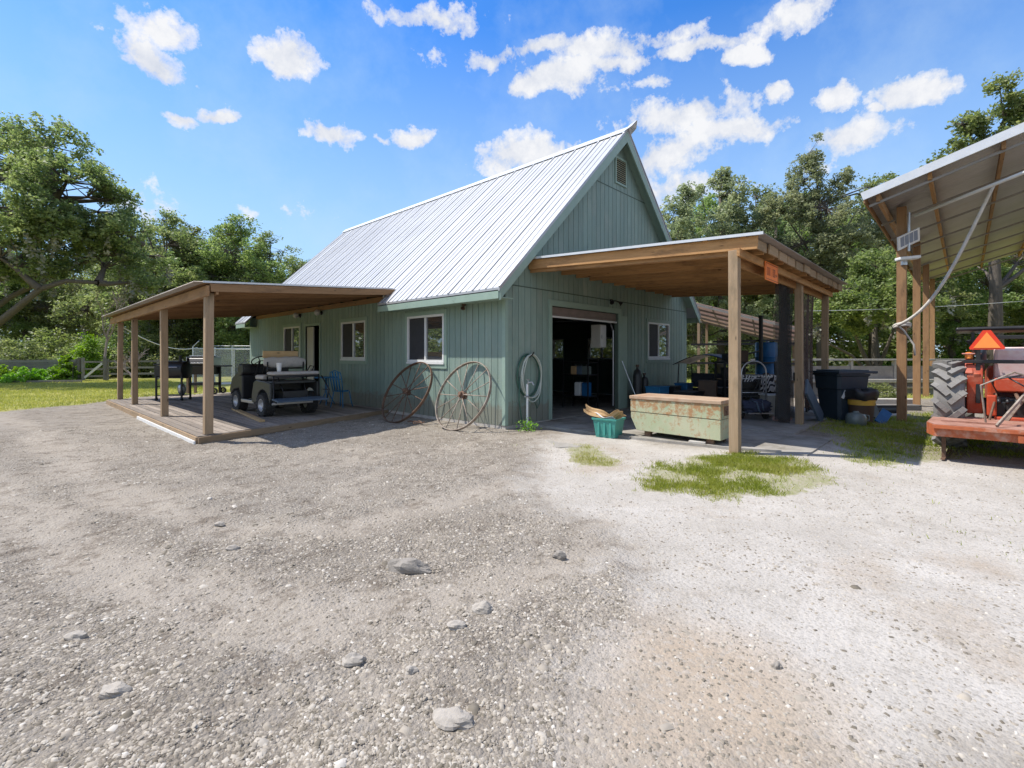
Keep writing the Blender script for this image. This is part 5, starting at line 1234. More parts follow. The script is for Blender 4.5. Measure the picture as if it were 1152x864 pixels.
mb = MB(); mb.prism([(-.4, -.28, 1.08), (-.4, -.3, 1.2), (-.4, -.2, 1.36), (-.4, 0, 1.42), (-.4, .2, 1.38), (-.4, .3, 1.2), (-.4, .28, 1.08)], (.9, 0, 0)); mb.build('lid', M['blkmetal'], g, bevel=.03)
mb = MB(); mb.box(-.43, -.4, -.31, .31, 1.06, 1.4); mb.box(.5, .53, -.31, .31, 1.06, 1.4); mb.cbox((.05, -.02, 1.435), (.9, .3, .03)); mb.build('lid_end', M['steel'], g, bevel=.02)
mb = MB(); mb.prism([(-.38, -.28, 1.07), (-.38, .28, 1.07), (-.38, .2, .74), (-.38, -.2, .74)], (.86, 0, 0)); mb.build('firebox', M['blkmetal'], g, bevel=.02)
mb = MB(); mb.tube([(-.3, -.34, 1.17), (.4, -.34, 1.17)], .016, 8); mb.build('handle', M['steel'], g)
for x, y in ((-.42, -.22), (.52, -.22), (-.42, .22), (.52, .22)):
    mb = MB(); mb.cbox((x, y, .55), (.08, .06, 1.06)); mb.build('leg', M['post'] if x < 0 else M['blkmetal'], g)
mb = MB(); mb.cbox((.05, 0, .38), (.94, .46, .1)); mb.build('lower_shelf', M['blkmetal'], g)
mb = MB(); mb.cbox((.78, 0, 1.06), (.46, .4, .05)); mb.build('side_shelf', M['blkmetal'], g)
for y in (-.27, .27):
    mb = MB(); mb.lathe([(.06, -.02), (.12, -.02), (.12, .02), (.06, .02), (.06, -.02)], (.62, y, .12), (0, 1, 0), 20); mb.lathe([(.001, -.015), (.03, -.015), (.03, .015), (.001, .015)], (.62, y, .12), (0, 1, 0), 10)
    for i in range(5): a = i*1.257; mb.tube([(.62, y, .12), (.62+.07*math.cos(a), y, .12+.07*math.sin(a))], .01, 4)
    mb.build('wheel', M['blk'], g)

# ------------------------------------------------------------------ rusty chest, tub, blocks
t = thing('storage_chest', 'rusty pale green metal chest with pink lid beside the post', 'chest', (.95, -4.06, -.02))
CW, CL_, CH = .74, 1.66, .74
mb = MB(); mb.prism([(0, CL_, .12), (0, 0, .10), (0, 0, .70), (0, CL_, .70)], (CW, 0, 0)) ; 
# rear lower corner sweeps in, as on a tapered trunk body
mb = MB(); mb.prism([(0, CL_, .36), (0, CL_-.12, .12), (0, 0, .10), (0, 0, .44), (0, CL_, .46)], (CW, 0, 0)); mb.build('lower_body', M['chest'], t, bevel=.006)
mb = MB(); mb.prism([(-.006, CL_+.005, .468), (-.006, -.005, .448), (-.006, -.005, .70), (-.006, CL_+.005, .70)], (CW+.012, 0, 0)); mb.build('upper_body', M['chest'], t, bevel=.006)
mb = MB(); mb.box(-.025, CW+.02, -.02, CL_+.02, .703, .765); mb.build('lid', M['chestlid'], t, bevel=.008)
mb = MB(); mb.box(.15, .6, -.012, -.0062, .5, .66); mb.box(.2, .32, -.03, -.012, .55, .6); mb.build('end_plate', M['rust'], t)
for y in (.2, 1.35):
    for x in (.1, .62): mb = MB(); mb.cbox((x, y, .05), (.08, .12, .12)); mb.build('foot', M['rust'], t)
for (px, py, s, lb, mk) in ((785, 499, (.17, .28, .09), 'worn pale brick lying under the rusty chest', 'block'), (880, 474, (.2, .42, .1), 'reddish brick slab beside the middle carport post', 'brick')):
    p = gp(px, py, -.02); mb = MB(); mb.cbox((0, 0, s[2]/2), s, rot=(0, 0, .1)); o = mb.build('brick', M[mk], None, bevel=.012); o.location = (p.x, p.y, -.06 if px < 800 else .0); o.rotation_euler = (0, 0, .1 if px < 800 else 1.1); tag(o, lb, 'brick')
t = thing('plastic_tub', 'teal plastic tub left of the rusty chest', 'tub', (.72, -2.06, -.055), .1)
mb = MB(); pr = []
for z, s in ((0, .8), (.33, .98), (.33, 1.06), (.37, 1.08), (.37, 1.0), (.33, .96), (.03, .78)):
    pr.append([(sx_*.2*s, sy_*.24*s, z) for sx_, sy_ in ((-1, -1), (1, -1), (1, 1), (-1, 1))])
vs = [p for q in pr for p in q]; fs = [(i*4+j, i*4+(j+1) % 4, (i+1)*4+(j+1) % 4, (i+1)*4+j) for i in range(6) for j in range(4)]+[(3, 2, 1, 0), (24, 25, 26, 27)]
mb.add(vs, fs); mb.build('tub_body', M['teal'], t, bevel=.01)
mb = MB()
for y in (-.12, 0, .12): mb.box(-.198, -.175, y-.02, y+.02, .06, .3)
mb.build('rib', M['teal'], t)
for i, (pos, sz_, rot, mk, lb) in enumerate((((-.05, .22, .46), (.26, .5, .008), (.5, -.5, .3), 'cardboard', 'torn cardboard flap sticking up at the left of the teal tub'),
        ((.02, -.1, .42), (.22, .38, .008), (-.45, .6, -.3), 'cardboard', 'torn cardboard sheet leaning right out of the teal tub'),
        ((.0, .06, .38), (.26, .36, .01), (.15, .35, .1), 'paper', 'crumpled white paper in the teal tub'))):
    mb = MB(); n_ = 8; sx_, sy_ = sz_[0], sz_[1]; k_ = i
    mb.grid(lambda a, b: (sx_*(a-.5)*(1-.3*b*abs(math.sin(7*a))), sy_*(b-.5)+.03*math.sin(a*9+k_), .03*math.sin(b*6+k_)+.015*math.sin(a*17)), 10, 8)
    o = mb.build('cardboard' if mk == 'cardboard' else 'paper', M[mk], None, solid=.004); o.location = (.72+pos[0], -2.06+pos[1], -.055+pos[2]-.02); o.rotation_euler = rot; tag(o, lb, 'cardboard' if mk == 'cardboard' else 'paper')

# ------------------------------------------------------------------ hand truck, zebra table, barrel, rack, bin and clutter
rzc = math.atan2(RY, RX)      # a thing turned so that its front looks at the yard
def here(name, label, cat, px, py, z=0.0, rz=0, group=None):
    p = gp(px, py, z); return thing(name, label, cat, (p.x, p.y, z), rzc+rz, group), p
t, p = here('hand_truck', 'tubular silver hand truck with two black wheels', 'hand truck', 848, 471, 0, .05)
mb = MB(); mb.tube([(-.3, 0, .12), (-.3, 0, 1.1)]+[(.3*-math.cos(a*PI/10), 0, 1.1+.27*math.sin(a*PI/10)) for a in range(1, 10)]+[(.3, 0, 1.1), (.3, 0, .0)], .018, 8); mb.build('frame', M['steel'], t, smooth=2)
mb = MB()
for z in (.3, .62, .95): mb.tube([(-.3, 0, z), (.3, 0, z)], .013, 6)
mb.build('crossbar', M['steel'], t, smooth=2)
mb = MB(); mb.cbox((0, -.16, .16), (.6, .32, .02)); mb.build('toe_plate', M['steel'], t)
for s in (-1, 1):
    mb = MB(); mb.lathe([(.001, -.03), (.06, -.03), (.12, -.025), (.12, .025), (.06, .03), (.001, .03)], (s*.25, -.05 if s > 0 else .1, .12), (1, 0, 0), 18); mb.build('wheel', M['rubber'], t, smooth=True)
t2 = thing('duffel_bag', 'crumpled navy bag lying on the hand truck toe plate', 'bag', (t.location.x, t.location.y, .18), rzc)
mb = MB(); mb.blob((0, -.15, .13), (.3, .17, .17), seed=5, amp=.5, n=26, m=18, fr=3); mb.build('bag_body', M['navy'], t2, smooth=2)
mb = MB(); mb.tube([(-.16, -.2, .27), (-.1, -.34, .24), (-.06, -.36, .06), (0, -.34, -.01)], .02, 5); mb.tube([(.1, -.2, .26), (.03, -.34, .2), (.06, -.34, .05)], .016, 5); mb.build('strap', M['bluegrey'], t2, smooth=2)
t, p = here('folding_table', 'low table hidden under the zebra cloth', 'table', 860, 462, 0, .08)
mb = MB(); mb.cbox((0, .35, .93), (1.15, .6, .04)); mb.build('table_top', M['white'], t)
for x in (-.52, .52):
    for y in (.1, .6): mb = MB(); mb.cbox((x, y, .455), (.035, .035, .91)); mb.build('leg', M['blkmetal'], t)
tt = t.location.copy()
mb = MB()
def zc(a, b):
    x = (a-.5)*1.34; s = b*1.5
    if s < .55: y, z = .05, .45+s
    elif s < 1.2: y, z = .05+(s-.55), 1.0
    else: y, z = .7, 1.0-(s-1.2)
    if abs(x) > .6: z -= (abs(x)-.6)*2.2; x = math.copysign(.6+.1*(abs(x)-.6), x)
    f = max(0, min(1, (1.0-z)*3)); return Vector((x+.02*math.sin(z*14)*f, y+f*(.035*math.sin(x*17)+.02*math.sin(x*39)), z+.09*f*math.sin(x*3+.6)+.012*math.sin(x*9+y*7)))
mb.grid(zc, 60, 40, ax=(1, 0, 0)); o = mb.build('zebra_cloth', M['zebra'], None, smooth=2, solid=.004); o.location = (tt.x, tt.y, -.035); o.rotation_euler = t.rotation_euler; tag(o, 'zebra striped cloth draped over the table by the hand truck', 'cloth')
t, p = here('storage_box', 'off-white box standing under the zebra cloth', 'box', 874, 468, 0, .05)
mb = MB(); mb.cbox((0, .2, .25), (.42, .34, .5), top=1.06); mb.build('box_body', mat('cream_box', (.45, .42, .36), (.36, .33, .28), rough=.7), t, bevel=.01); mb = MB(); mb.cbox((0, .2, .515), (.48, .4, .03)); mb.build('lid', M['white'], t)
# steel rack with a barrel on it
bp = dp(838, 400, 13.6)
t = thing('steel_rack', 'dark steel rack with a tall post at the rear of the carport', 'rack', (bp.x, bp.y, -.06), rzc)
mb = MB()
for x in (-.7, .7):
    for y in (-.3, .3): mb.cbox((x, y, .7), (.05, .05, 1.4))
mb.build('upright', M['blkmetal'], t)
mb = MB()
for z in (.45, .88, 1.36): mb.cbox((0, 0, z), (1.5, .7, .035))
mb.build('shelf', M['blkmetal'], t)
mb = MB(); mb.cyl((.40, -.1, 1.38), (.40, -.1, 2.62), .055, n=10); mb.cyl((.40, -.1, 2.62), (.40, -.1, 2.68), .07, n=10); mb.build('pole', M['blkmetal'], t)
mb = MB(); mb.beam((-.9, 0, 1.95), (1.2, 0, 2.0), .05, .05); mb.beam((.40, -.1, 1.7), (-.75, 0, 1.38), .04, .04); mb.build('arm', M['blkmetal'], t)
for i, (x, z, w_, h_, mk, lb) in enumerate(((-.4, 1.378, .34, .22, 'blk', 'black box on the top of the steel rack'), (-.1, 1.378, .22, .3, 'brown', 'brown tin on the top of the steel rack'), (-.35, .898, .5, .3, 'blk', 'black crate on the middle shelf of the steel rack'), (.25, .468, .5, .28, 'bluegrey', 'grey crate on the lowest shelf of the steel rack'))):
    o = thing('storage_crate', lb, 'crate', t.matrix_basis@Vector((x, 0, z)), rzc, 'crates on the steel rack')
    mb = MB(); mb.cbox((0, 0, h_/2), (w_, .36, h_), top=1.05); mb.build('crate_body', M[mk], o, bevel=.012); mb = MB(); mb.cbox((0, 0, h_+.012), (w_*1.1, .4, .022)); mb.build('lid', M[mk], o)
bp = dp(862, 400, 13.9)
t = thing('plastic_barrel', 'tall blue plastic barrel standing behind the zebra cloth', 'barrel', (bp.x, bp.y, -.06), 0)
mb = MB(); mb.lathe([(.001, 0), (.27, 0), (.29, .03), (.29, .3), (.305, .32), (.29, .34), (.29, .9), (.305, .92), (.29, .94), (.29, 1.3), (.27, 1.34), (.001, 1.34)], (0, 0, .6), n=28); mb.build('drum', M['blueplastic'], t, smooth=True)
mb = MB(); mb.cbox((0, 0, .3), (.62, .62, .58)); mb.build('plinth', M['blkmetal'], t)
mb = MB(); mb.cyl((.12, 0, 1.94), (.12, 0, 1.97), .04, n=10); mb.build('bung', M['white'], t)
# wheeled bin
p = gp(946, 471.0, -.03)
t = thing('wheeled_bin', 'large navy wheeled rubbish bin outside the carport', 'bin', (p.x, p.y, -.03), rzc+.12)
mb = MB(); lv = [(0, .38, .36), (.1, .40, .38), (.72, .45, .44), (.74, .48, .46), (1.04, .50, .49), (1.06, .53, .52), (1.10, .53, .52)]
vs = []; 
for z, a, b in lv:
    a *= .82; b *= .85; c_ = .06; vs += [(-a+c_, -b, z), (a-c_, -b, z), (a, -b+c_, z), (a, b-c_, z), (a-c_, b, z), (-a+c_, b, z), (-a, b-c_, z), (-a, -b+c_, z)]
fs = [(i*8+j, i*8+(j+1) % 8, (i+1)*8+(j+1) % 8, (i+1)*8+j) for i in range(len(lv)-1) for j in range(8)]+[tuple(range(7, -1, -1)), tuple(range(len(vs)-8, len(vs)))]
mb.add(vs, fs); mb.build('bin_body', M['binplastic'], t, bevel=.008)
mb = MB(); mb.cbox((.04, 0, 1.135), (1.0, .95, .05), rot=(0, -.01, 0)); mb.cbox((.03, 0, 1.17), (.78, .72, .035)); mb.tube([(.52, -.36, 1.12), (.64, -.34, 1.12), (.64, .34, 1.12), (.52, .36, 1.12)], .022, 8); mb.build('lid', M['binplastic'], t, bevel=.01)
mb = MB(); mb.cbox((-.25, -.386, .62), (.07, .004, .2), rot=(.07, .45, 0)); mb.build('sticker', M['white'], t)
for s in (-1, 1): mb = MB(); mb.cyl((.32, s*.30, .12), (.32, s*.39, .12), .12, n=18); mb.build('wheel', M['rubber'], t)
# sacked bucket, jug, boards
p = gp(969, 474.5, -.04)
t = thing('sacked_bin', 'small bin lined with a black sack and yellow band', 'bin', (p.x, p.y, -.04), rzc)
mb = MB(); mb.lathe([(.001, 0), (.22, 0), (.27, .55)], (0, 0, 0), n=24); mb.build('bin_body', M['brown'], t, smooth=True)
mb = MB(); mb.lathe([(.264, .40), (.274, .52), (.266, .52), (.255, .40)], (0, 0, 0), n=24); mb.build('band', M['yellow'], t, smooth=True)
mb = MB(); n_ = 40
def sack(a, b):
    th = a*2*PI; r0 = (.285, .315, .33, .30, .2, .02)[min(5, int(b*5.01))]; z = (.53, .60, .70, .76, .745, .74)[min(5, int(b*5.01))]
    return Vector((math.cos(th)*r0*(1+.07*math.sin(th*7)+.05*math.sin(th*3)), math.sin(th)*r0*(1+.06*math.sin(th*5)), z+.03*math.sin(th*4)))
mb.grid(sack, n_, 5); mb.build('sack', M['blk'], t, smooth=2)
t, p = here('water_jug', 'round smoky plastic jug in front of the sacked bin', 'jug', 963, 479, -.06)
mb = MB(); mb.lathe([(.001, 0), (.17, 0), (.2, .04), (.2, .2), (.16, .27), (.06, .3), (.05, .33), (.001, .33)], (0, 0, 0), n=24); mb.build('jug_body', M['jug'], t, smooth=True); mb = MB(); mb.tube([(.19, 0, .1), (.29, 0, .12), (.28, 0, .22), (.17, 0, .25)], .018, 7); mb.build('handle', M['jug'], t, smooth=2)
def slab(name, label, cat, a, b, w_, th_, mk, up=(0, 0, 1), bev=.008):
    a = Vector(a); b = Vector(b); mb = MB(a); mb.beam(a, b, w_, th_, up=up); o = mb.build(name, M[mk], None, bevel=bev); o.location = a; return tag(o, label, cat)
a_ = gp(925, 474, -.05); slab('leaning_panel', 'blue-grey plastic panel leaning on the middle carport post', 'panel', a_+Vector((0, 0, .02)), Vector((5.02, -4.45, .82)), .42, .05, 'bluegrey', up=(-.6, -.6, .6))
a_ = gp(988, 473, -.06); b_ = gp(975, 466, -.06)+Vector((0, 0, .62)); slab('black_board', 'black board leaning on the right of the sacked bin', 'board', a_, b_, .3, .03, 'blk', up=(-.5, -.8, .5))
a_ = gp(989, 476, -.06); b_ = a_+Vector((.34, -.12, .26)); slab('blue_tray', 'blue plastic tray propped up beside the shed post', 'tray', a_, b_, .22, .035, 'blueplastic', up=(0, -.6, .8))
mb = MB(); mb.lathe([(.09, 0), (.12, 0), (.12, .75), (.09, .75), (.09, 0)], (0, 0, .12), (RX, RY, 0), 18); o = mb.build('drain_pipe', M['blk'], None, smooth=True); p = gp(983, 466, -.06); o.location = (p.x, p.y, -.06); tag(o, 'short fat black drain pipe lying behind the sacked bin', 'pipe')
# kneeling low slabs, kerb timbers and the block wall
for i, (px, py, l_, h_, lb, mk) in enumerate(((1000, 461, 1.7, .16, 'long weathered grey beam, lowest of the stack', 'greywood'), (1004, 455, 1.5, .2, 'short pale slab behind the weathered beam', 'block'), (985, 447, 2.2, .2, 'broken pale slab at the back of the slab pile', 'block'), (1002, 468, .9, .07, 'flat thin stone nearest the shed post', 'block'))):
    p = gp(px, py, -.08); mb = MB(); mb.cbox((0, 0, h_/2), (l_, .35, h_)); o = mb.build('slab', M[mk], None, bevel=.02); o.location = (p.x, p.y, -.09); o.rotation_euler = (0, 0, rzc+(.05, -.07, .1, .2)[i]); tag(o, lb, 'slab', 'slabs lying before the block wall')
wall_t = thing('panel_wall', 'low grey wall of boarded panels with a pale timber top rail', 'wall', dp(860, 400, 19.5).xyz*Vector((1, 1, 0)), rzc)
z0 = -.1
for i in range(5):
    x0 = i*1.75
    mb = MB(); mb.box(x0+.06, x0+1.69, -.04, .04, z0, 1.08); mb.build('panel', M['greywood'] if i == 3 else mat('panel_grey', (.36, .33, .3), (.27, .24, .22), scale=3, rough=.9, c3=(.45, .41, .36), s3=2), wall_t)
    mb = MB(); mb.box(x0-.05, x0+.05, -.07, .07, z0, 1.28); mb.build('post', M['block'], wall_t)
mb = MB(); mb.cbox((4.2, 0, 1.33), (9.4, .3, .07)); mb.build('top_rail', M['block'], wall_t, bevel=.01)
mb = MB(); mb.box(-.4, 8.9, -.32, -.09, .42, .56); mb.box(2.5, 8.7, -.26, -.12, .18, .26); mb.build('ledge', M['block'], wall_t, bevel=.02)

# ------------------------------------------------------------------ clutter along the gable wall and behind
def crate(label, u, v, w_, d_, h_, mk, z=0.0, rz=0, name='plastic_crate', cat='crate', group='blue crates by the gable wall'):
    t = thing(name, label, cat, (u, v, z), rz, group); mb = MB(); mb.cbox((0, 0, h_/2), (w_, d_, h_), top=1.06); mb.build('crate_body', M[mk], t, bevel=.012)
    mb = MB(); mb.cbox((0, 0, h_+.01), (w_*1.12, d_*1.12, .03)); mb.build('rim', M[mk], t, bevel=.005); return t
crate('dull blue crate beside the garage opening', 5.35, -.75, .55, .4, .62, 'bluepaint')
crate('bright blue crate in front of the gable window', 6.75, -.9, .42, .36, .66, 'blueplastic')
crate('dark crate wedged between the two blue crates', 6.1, -.8, .4, .4, .6, 'blk')
for i, (u, v, h_, lb) in enumerate(((4.95, -.35, 1.25, 'tall black gas bottle beside the garage trim'), (5.45, -.3, 1.0, 'shorter black gas bottle against the gable wall'))):
    t = thing('gas_bottle', lb, 'bottle', (u, v, 0), 0, 'black bottles by the gable wall'); mb = MB(); mb.lathe([(.001, 0), (.12, 0), (.12, h_*.75), (.09, h_*.86), (.03, h_*.9), (.03, h_*.95), (.001, h_*.95)], (0, 0, 0), n=18); mb.build('bottle_body', M['blk'], t, smooth=True)
    mb = MB(); mb.cyl((0, 0, h_*.95), (0, 0, h_), .05, n=10); mb.build('valve', M['brown'], t)
# black arched canopy on a frame
t = thing('canopy_swing', 'black fabric canopy arched over a dark frame near the house corner', 'canopy', (7.7, -1.35, 0), rzc*.0)
mb = MB(); mb.grid(lambda a, b: Vector(((b-.5)*1.3, (a-.5)*1.9, 1.22+.30*math.cos((a-.5)*PI)+.04*math.cos((b-.5)*PI))), 20, 6); mb.build('canopy_fabric', M['blk'], t, smooth=2, solid=.01)
mb = MB()
for y in (-.85, .85):
    for x in (-.55, .55): mb.tube([(x, y, 0), (x*.9, y*.95, 1.25)], .02, 6)
mb.build('frame', M['blkmetal'], t)
mb = MB(); mb.cbox((0, 0, .45), (.5, 1.4, .07)); mb.cbox((.22, 0, .72), (.06, 1.4, .45), rot=(0, .15, 0)); mb.build('bench', M['fabricdk'], t, bevel=.02)
# dark folding chairs
def fchair(label, u, v, rz):
    t = thing('folding_chair', label, 'chair', (u, v, 0), rz, 'dark folding chairs under the carport')
    mb = MB(); mb.cbox((0, 0, .44), (.44, .42, .03)); mb.build('seat', M['blk'], t); mb = MB(); mb.cbox((0, .22, .78), (.44, .03, .32), rot=(-.15, 0, 0)); mb.build('backrest', M['blk'], t)
    for s in (-1, 1):
        mb = MB(); mb.tube([(s*.22, -.2, 0), (s*.22, .24, .92)], .014, 6); mb.build('leg', M['blkmetal'], t)
        mb = MB(); mb.tube([(s*.2, .24, 0), (s*.2, -.15, .46)], .014, 6); mb.build('leg', M['blkmetal'], t)
    return t
for i, (u, v, w_, d_, h_, mk, lb) in enumerate(((5.7, -1.5, .7, .5, .5, 'blk', 'wide black bin in front of the dull blue crate'), (6.4, -1.75, .5, .45, .78, 'brown', 'tall brown bin in front of the dark crate'), (7.2, -1.9, .6, .5, .55, 'blk', 'black bin under the canopy edge'), (8.3, -2.1, .5, .6, .9, 'bluegrey', 'tall grey bin at the back of the carport'))):
    crate(lb, u, v, w_, d_, h_, mk, rz=.3*i, name='storage_bin', cat='bin', group='dark bins under the carport')
for i in range(4):
    t = thing('stacked_tyre', ('lowest', 'second', 'third', 'topmost')[i]+' tyre of the stack behind the rusty chest', 'tyre', (6.6, -2.75, .1+.2*i), .3*i, 'tyres stacked behind the rusty chest')
    mb = MB(); mb.lathe([(.17, -.07), (.2, -.1), (.29, -.095), (.31, -.06), (.31, .06), (.29, .095), (.2, .1), (.17, .07)], (rnd.uniform(-.02, .02), 0, 0), n=28); mb.build('tread', M['rubber'], t, smooth=True)
fchair('dark folding chair nearest the canopy', 7.1, -2.6, 2.2); fchair('dark folding chair behind the rusty chest', 6.2, -2.9, 3.6); fchair('dark folding chair at the rear edge of the slab', 8.3, -2.9, 1.1)
t = thing('work_bench', 'dark narrow bench behind the rusty chest', 'bench', (7.5, -3.35, 0), .1)
mb = MB(); mb.cbox((0, 0, .8), (.5, 1.3, .05)); mb.build('bench_top', M['post'], t)
for x in (-.2, .2):
    for y in (-.6, .6): mb = MB(); mb.cbox((x, y, .39), (.05, .05, .77)); mb.build('leg', M['blkmetal'], t)
for i, (y, h_, lb) in enumerate(((-.35, .2, 'small dark tin on the narrow bench'), (.1, .3, 'tall dark can on the narrow bench'), (.4, .16, 'low brown tin on the narrow bench'))):
    o = thing('tin', lb, 'tin', (7.5, -3.35+y, .826), 0, 'tins on the narrow bench'); mb = MB(); mb.lathe([(.001, 0), (.08, 0), (.08, h_), (.07, h_+.02), (.001, h_+.02)], n=14); mb.build('tin_body', M[('blk', 'bluegrey', 'brown')[i]], o, smooth=True)
# far lean-to with faded roof beyond the house corner
a_ = dp(786, 400, 19.5)
t = thing('faded_lean_to', 'open lean-to with faded pinkish sheets beyond the house corner', 'shed', (a_.x, a_.y, -.1), rzc-.5)
mb = MB(); mb.grid(lambda a, b: Vector((3.9*a-.3, 3.2*b-.4, 3.78-1.2*a-.55*b+.02*math.sin(b*60))), 8, 80); mb.build('roof_sheet', M['fibre'], t, solid=.006)
mb = MB()
for b in range(5): mb.beam((-.3, -.4+b*.78, 3.70-b*.134), (3.6, -.4+b*.78, 2.50-b*.134), .04, .08)
mb.build('rafter', M['greywood'], t)
mb = MB()
for a in range(6): mb.beam((-.2+a*.72, -.4, 3.735-a*.222), (-.2+a*.72, 2.8, 3.185-a*.222), .05, .025)
mb.build('batten', M['greywood'], t)
for x, y, h_ in ((0, 0, 3.5), (3.4, 0, 2.45), (0, 2.6, 3.05), (3.4, 2.6, 2.0)):
    mb = MB(); mb.cbox((x, y, h_/2), (.1, .1, h_)); mb.build('post', M['post'], t)
mb = MB(); mb.beam((-.3, -.05, 2.05), (3.6, -.05, 2.05), .05, .08); mb.beam((-.3, -.05, 1.3), (3.6, -.05, 1.3), .05, .08); mb.build('rail', M['blkmetal'], t)

# inside the garage
t = thing('shelf_unit', 'shelf loaded with bottles just inside the garage', 'shelf', (4.12, 1.0, 0), 0)
for z in (.35, .95, 1.3): mb = MB(); mb.cbox((0, 0, z), (.5, .9, .03)); mb.build('shelf', M['blkmetal'], t)
for x in (-.24, .24):
    for y in (-.43, .43): mb = MB(); mb.cbox((x, y, .7), (.03, .03, 1.4)); mb.build('upright', M['blkmetal'], t)
r2 = random.Random(5)
for i, (x, y, z, mk, lb) in enumerate(((-.12, -.3, .366, 'blueplastic', 'blue canister on the lowest garage shelf'), (-.12, -.05, .366, 'white', 'white canister on the lowest garage shelf'), (-.12, -.3, .966, 'jug', 'smoky bottle on the middle garage shelf'), (-.12, -.12, .966, 'bluegrey', 'grey-blue bottle on the middle garage shelf'), (-.12, .08, .966, 'cardboard', 'tan carton on the middle garage shelf'))):
    o = thing('canister', lb, 'canister', (4.12+x, 1.0+y, z), 0, 'bottles on the garage shelf'); h_ = .38 if i < 2 else .24
    mb = MB(); mb.cbox((0, 0, h_/2), (.2, .2, h_)); mb.build('body', M[mk], o, bevel=.02); mb = MB(); mb.cyl((0, 0, h_), (0, 0, h_+.04), .03, n=10); mb.build('cap', M['blk'], o)
t = thing('wall_cabinet', 'narrow white cabinet high up just inside the garage opening', 'cabinet', (4.3, .5, 1.72), 0)
mb = MB(); mb.cbox((0, 0, .32), (.3, .3, .64)); mb.build('cabinet_body', M['door'], t, bevel=.006)
mb = MB(); mb.cbox((0, -.156, .32), (.27, .012, .6)); mb.build('door', M['white'], t); mb = MB(); mb.cbox((-.1, -.17, .3), (.015, .02, .1)); mb.build('handle', M['steel'], t)
t = thing('broom', 'broom leaning beside the garage opening', 'broom', (4.62, -.35, .0), 0)
mb = MB(); mb.tube([(0, -.25, .12), (-.02, .28, 1.35)], .012, 6); mb.build('stick', M['steel'], t); mb = MB(); mb.cbox((0, -.26, .07), (.3, .06, .13)); mb.build('brush', M['blk'], t)
t = thing('riding_mower', 'dark machine deep inside the garage', 'mower', (3.2, 4.6, 0), .3)
mb = MB(); mb.cbox((0, 0, .55), (.8, 1.5, .5), top=.85); mb.build('mower_body', M['blk'], t, bevel=.06)
for x in (-.45, .45):
    for y in (-.5, .55): mb = MB(); mb.cyl((x-.1, y, .28), (x+.1, y, .28), .28, n=20); mb.build('wheel', M['rubber'], t)
mb = MB(); mb.cbox((0, .3, .95), (.5, .5, .12)); mb.cbox((0, .55, 1.2), (.5, .1, .45)); mb.build('seat', M['blk'], t, bevel=.03)

# ------------------------------------------------------------------ tractor and mower deck at the right
t = thing('tractor', 'faded orange tractor with a black canopy parked at the shed', 'tractor', (4.35, -7.62, -.1), -PI/2)      # local +y is forwards (world +x)
t.rotation_euler = (0, 0, -PI/2)
def twheel(R, w_, name, x, y, mk, nl):
    mb = MB(); mb.lathe([(R*.55, -w_*.42), (R*.75, -w_*.5), (R*.9, -w_*.48), (R*.955, -w_*.36), (R*.955, w_*.36), (R*.9, w_*.48), (R*.75, w_*.5), (R*.55, w_*.42)], (0, 0, 0), (1, 0, 0), 40)
    for i in range(nl):
        for s in (-1, 1):
            a0 = 2*PI*(i+(.25 if s > 0 else -.25))/nl; pts = []
            for k in range(4):
                q = k/3; xx = s*w_*(.02+.47*q); a = a0-q*.26; rr_ = R*(1.0 if q < .9 else .965); pts.append(Vector((xx, rr_*math.cos(a), rr_*math.sin(a))))
            for k in range(3):
                m_ = (pts[k]+pts[k+1])/2; mb.beam(pts[k]+(pts[k]-pts[k+1])*.05, pts[k+1]+(pts[k+1]-pts[k])*.05, .075*R/.7, .07*R/.7, up=(0, m_.y, m_.z))
    o = mb.build(name, M[mk], t, smooth=True); o.location = (x, y, R)
    mb = MB(); s = -1 if x < 0 else 1
    mb.lathe([(.001, .02), (.12*R/.7, .03), (.14*R/.7, .0), (R*.42, -.04), (R*.5, .08), (R*.56, .12), (R*.56, -.12), (.001, -.12)], (0, 0, 0), (s, 0, 0), 28); mb.build('rim', M['tractorpink'], o, smooth=True)
    return o
twheel(.74, .40, 'rear_wheel', -.80, 0, 'tractor_rubber', 17); twheel(.74, .40, 'rear_wheel', .80, 0, 'tractor_rubber', 17)
twheel(.45, .32, 'front_wheel', -.62, 1.95, 'tractor_rubber', 14); twheel(.45, .32, 'front_wheel', .62, 1.95, 'tractor_rubber', 14)
for s in (-1, 1):
    mb = MB(); prof = [(-.42, 1.3), (-.3, 1.52), (.0, 1.62), (.4, 1.6), (.72, 1.35), (.72, 1.25), (.4, 1.52), (0, 1.54), (-.26, 1.45), (-.36, 1.28)]
    mb.prism([(s*.50, y, z) for y, z in prof], (s*.1, 0, 0)); mb.prism([(s*.50, -.42, 1.3), (s*.50, .6, 1.45), (s*.50, .72, .75), (s*.50, -.2, .65)], (s*-.09, 0, 0)); mb.prism([(s*.58, -.40, 1.25), (s*.58, -.36, 1.45), (s*.58, -.22, .62), (s*.58, -.30, .62)], (s*-.2, 0, 0)); fd = mb.build('fender', M['tractorred'], t, bevel=.015)
    mb = MB(); mb.cbox((s*.52, -.02, 1.632), (.24, .7, .02)); mb.build('fender_top', M['tractorpink'], fd, bevel=.005)
    mb = MB(); mb.lathe([(.001, 0), (.05, 0), (.055, .05), (.045, .1), (.001, .11)], (s*.55, -.3, 1.55), (0, 0, 1), 16); mb.build('beacon', M['smvo'], fd, smooth=True)
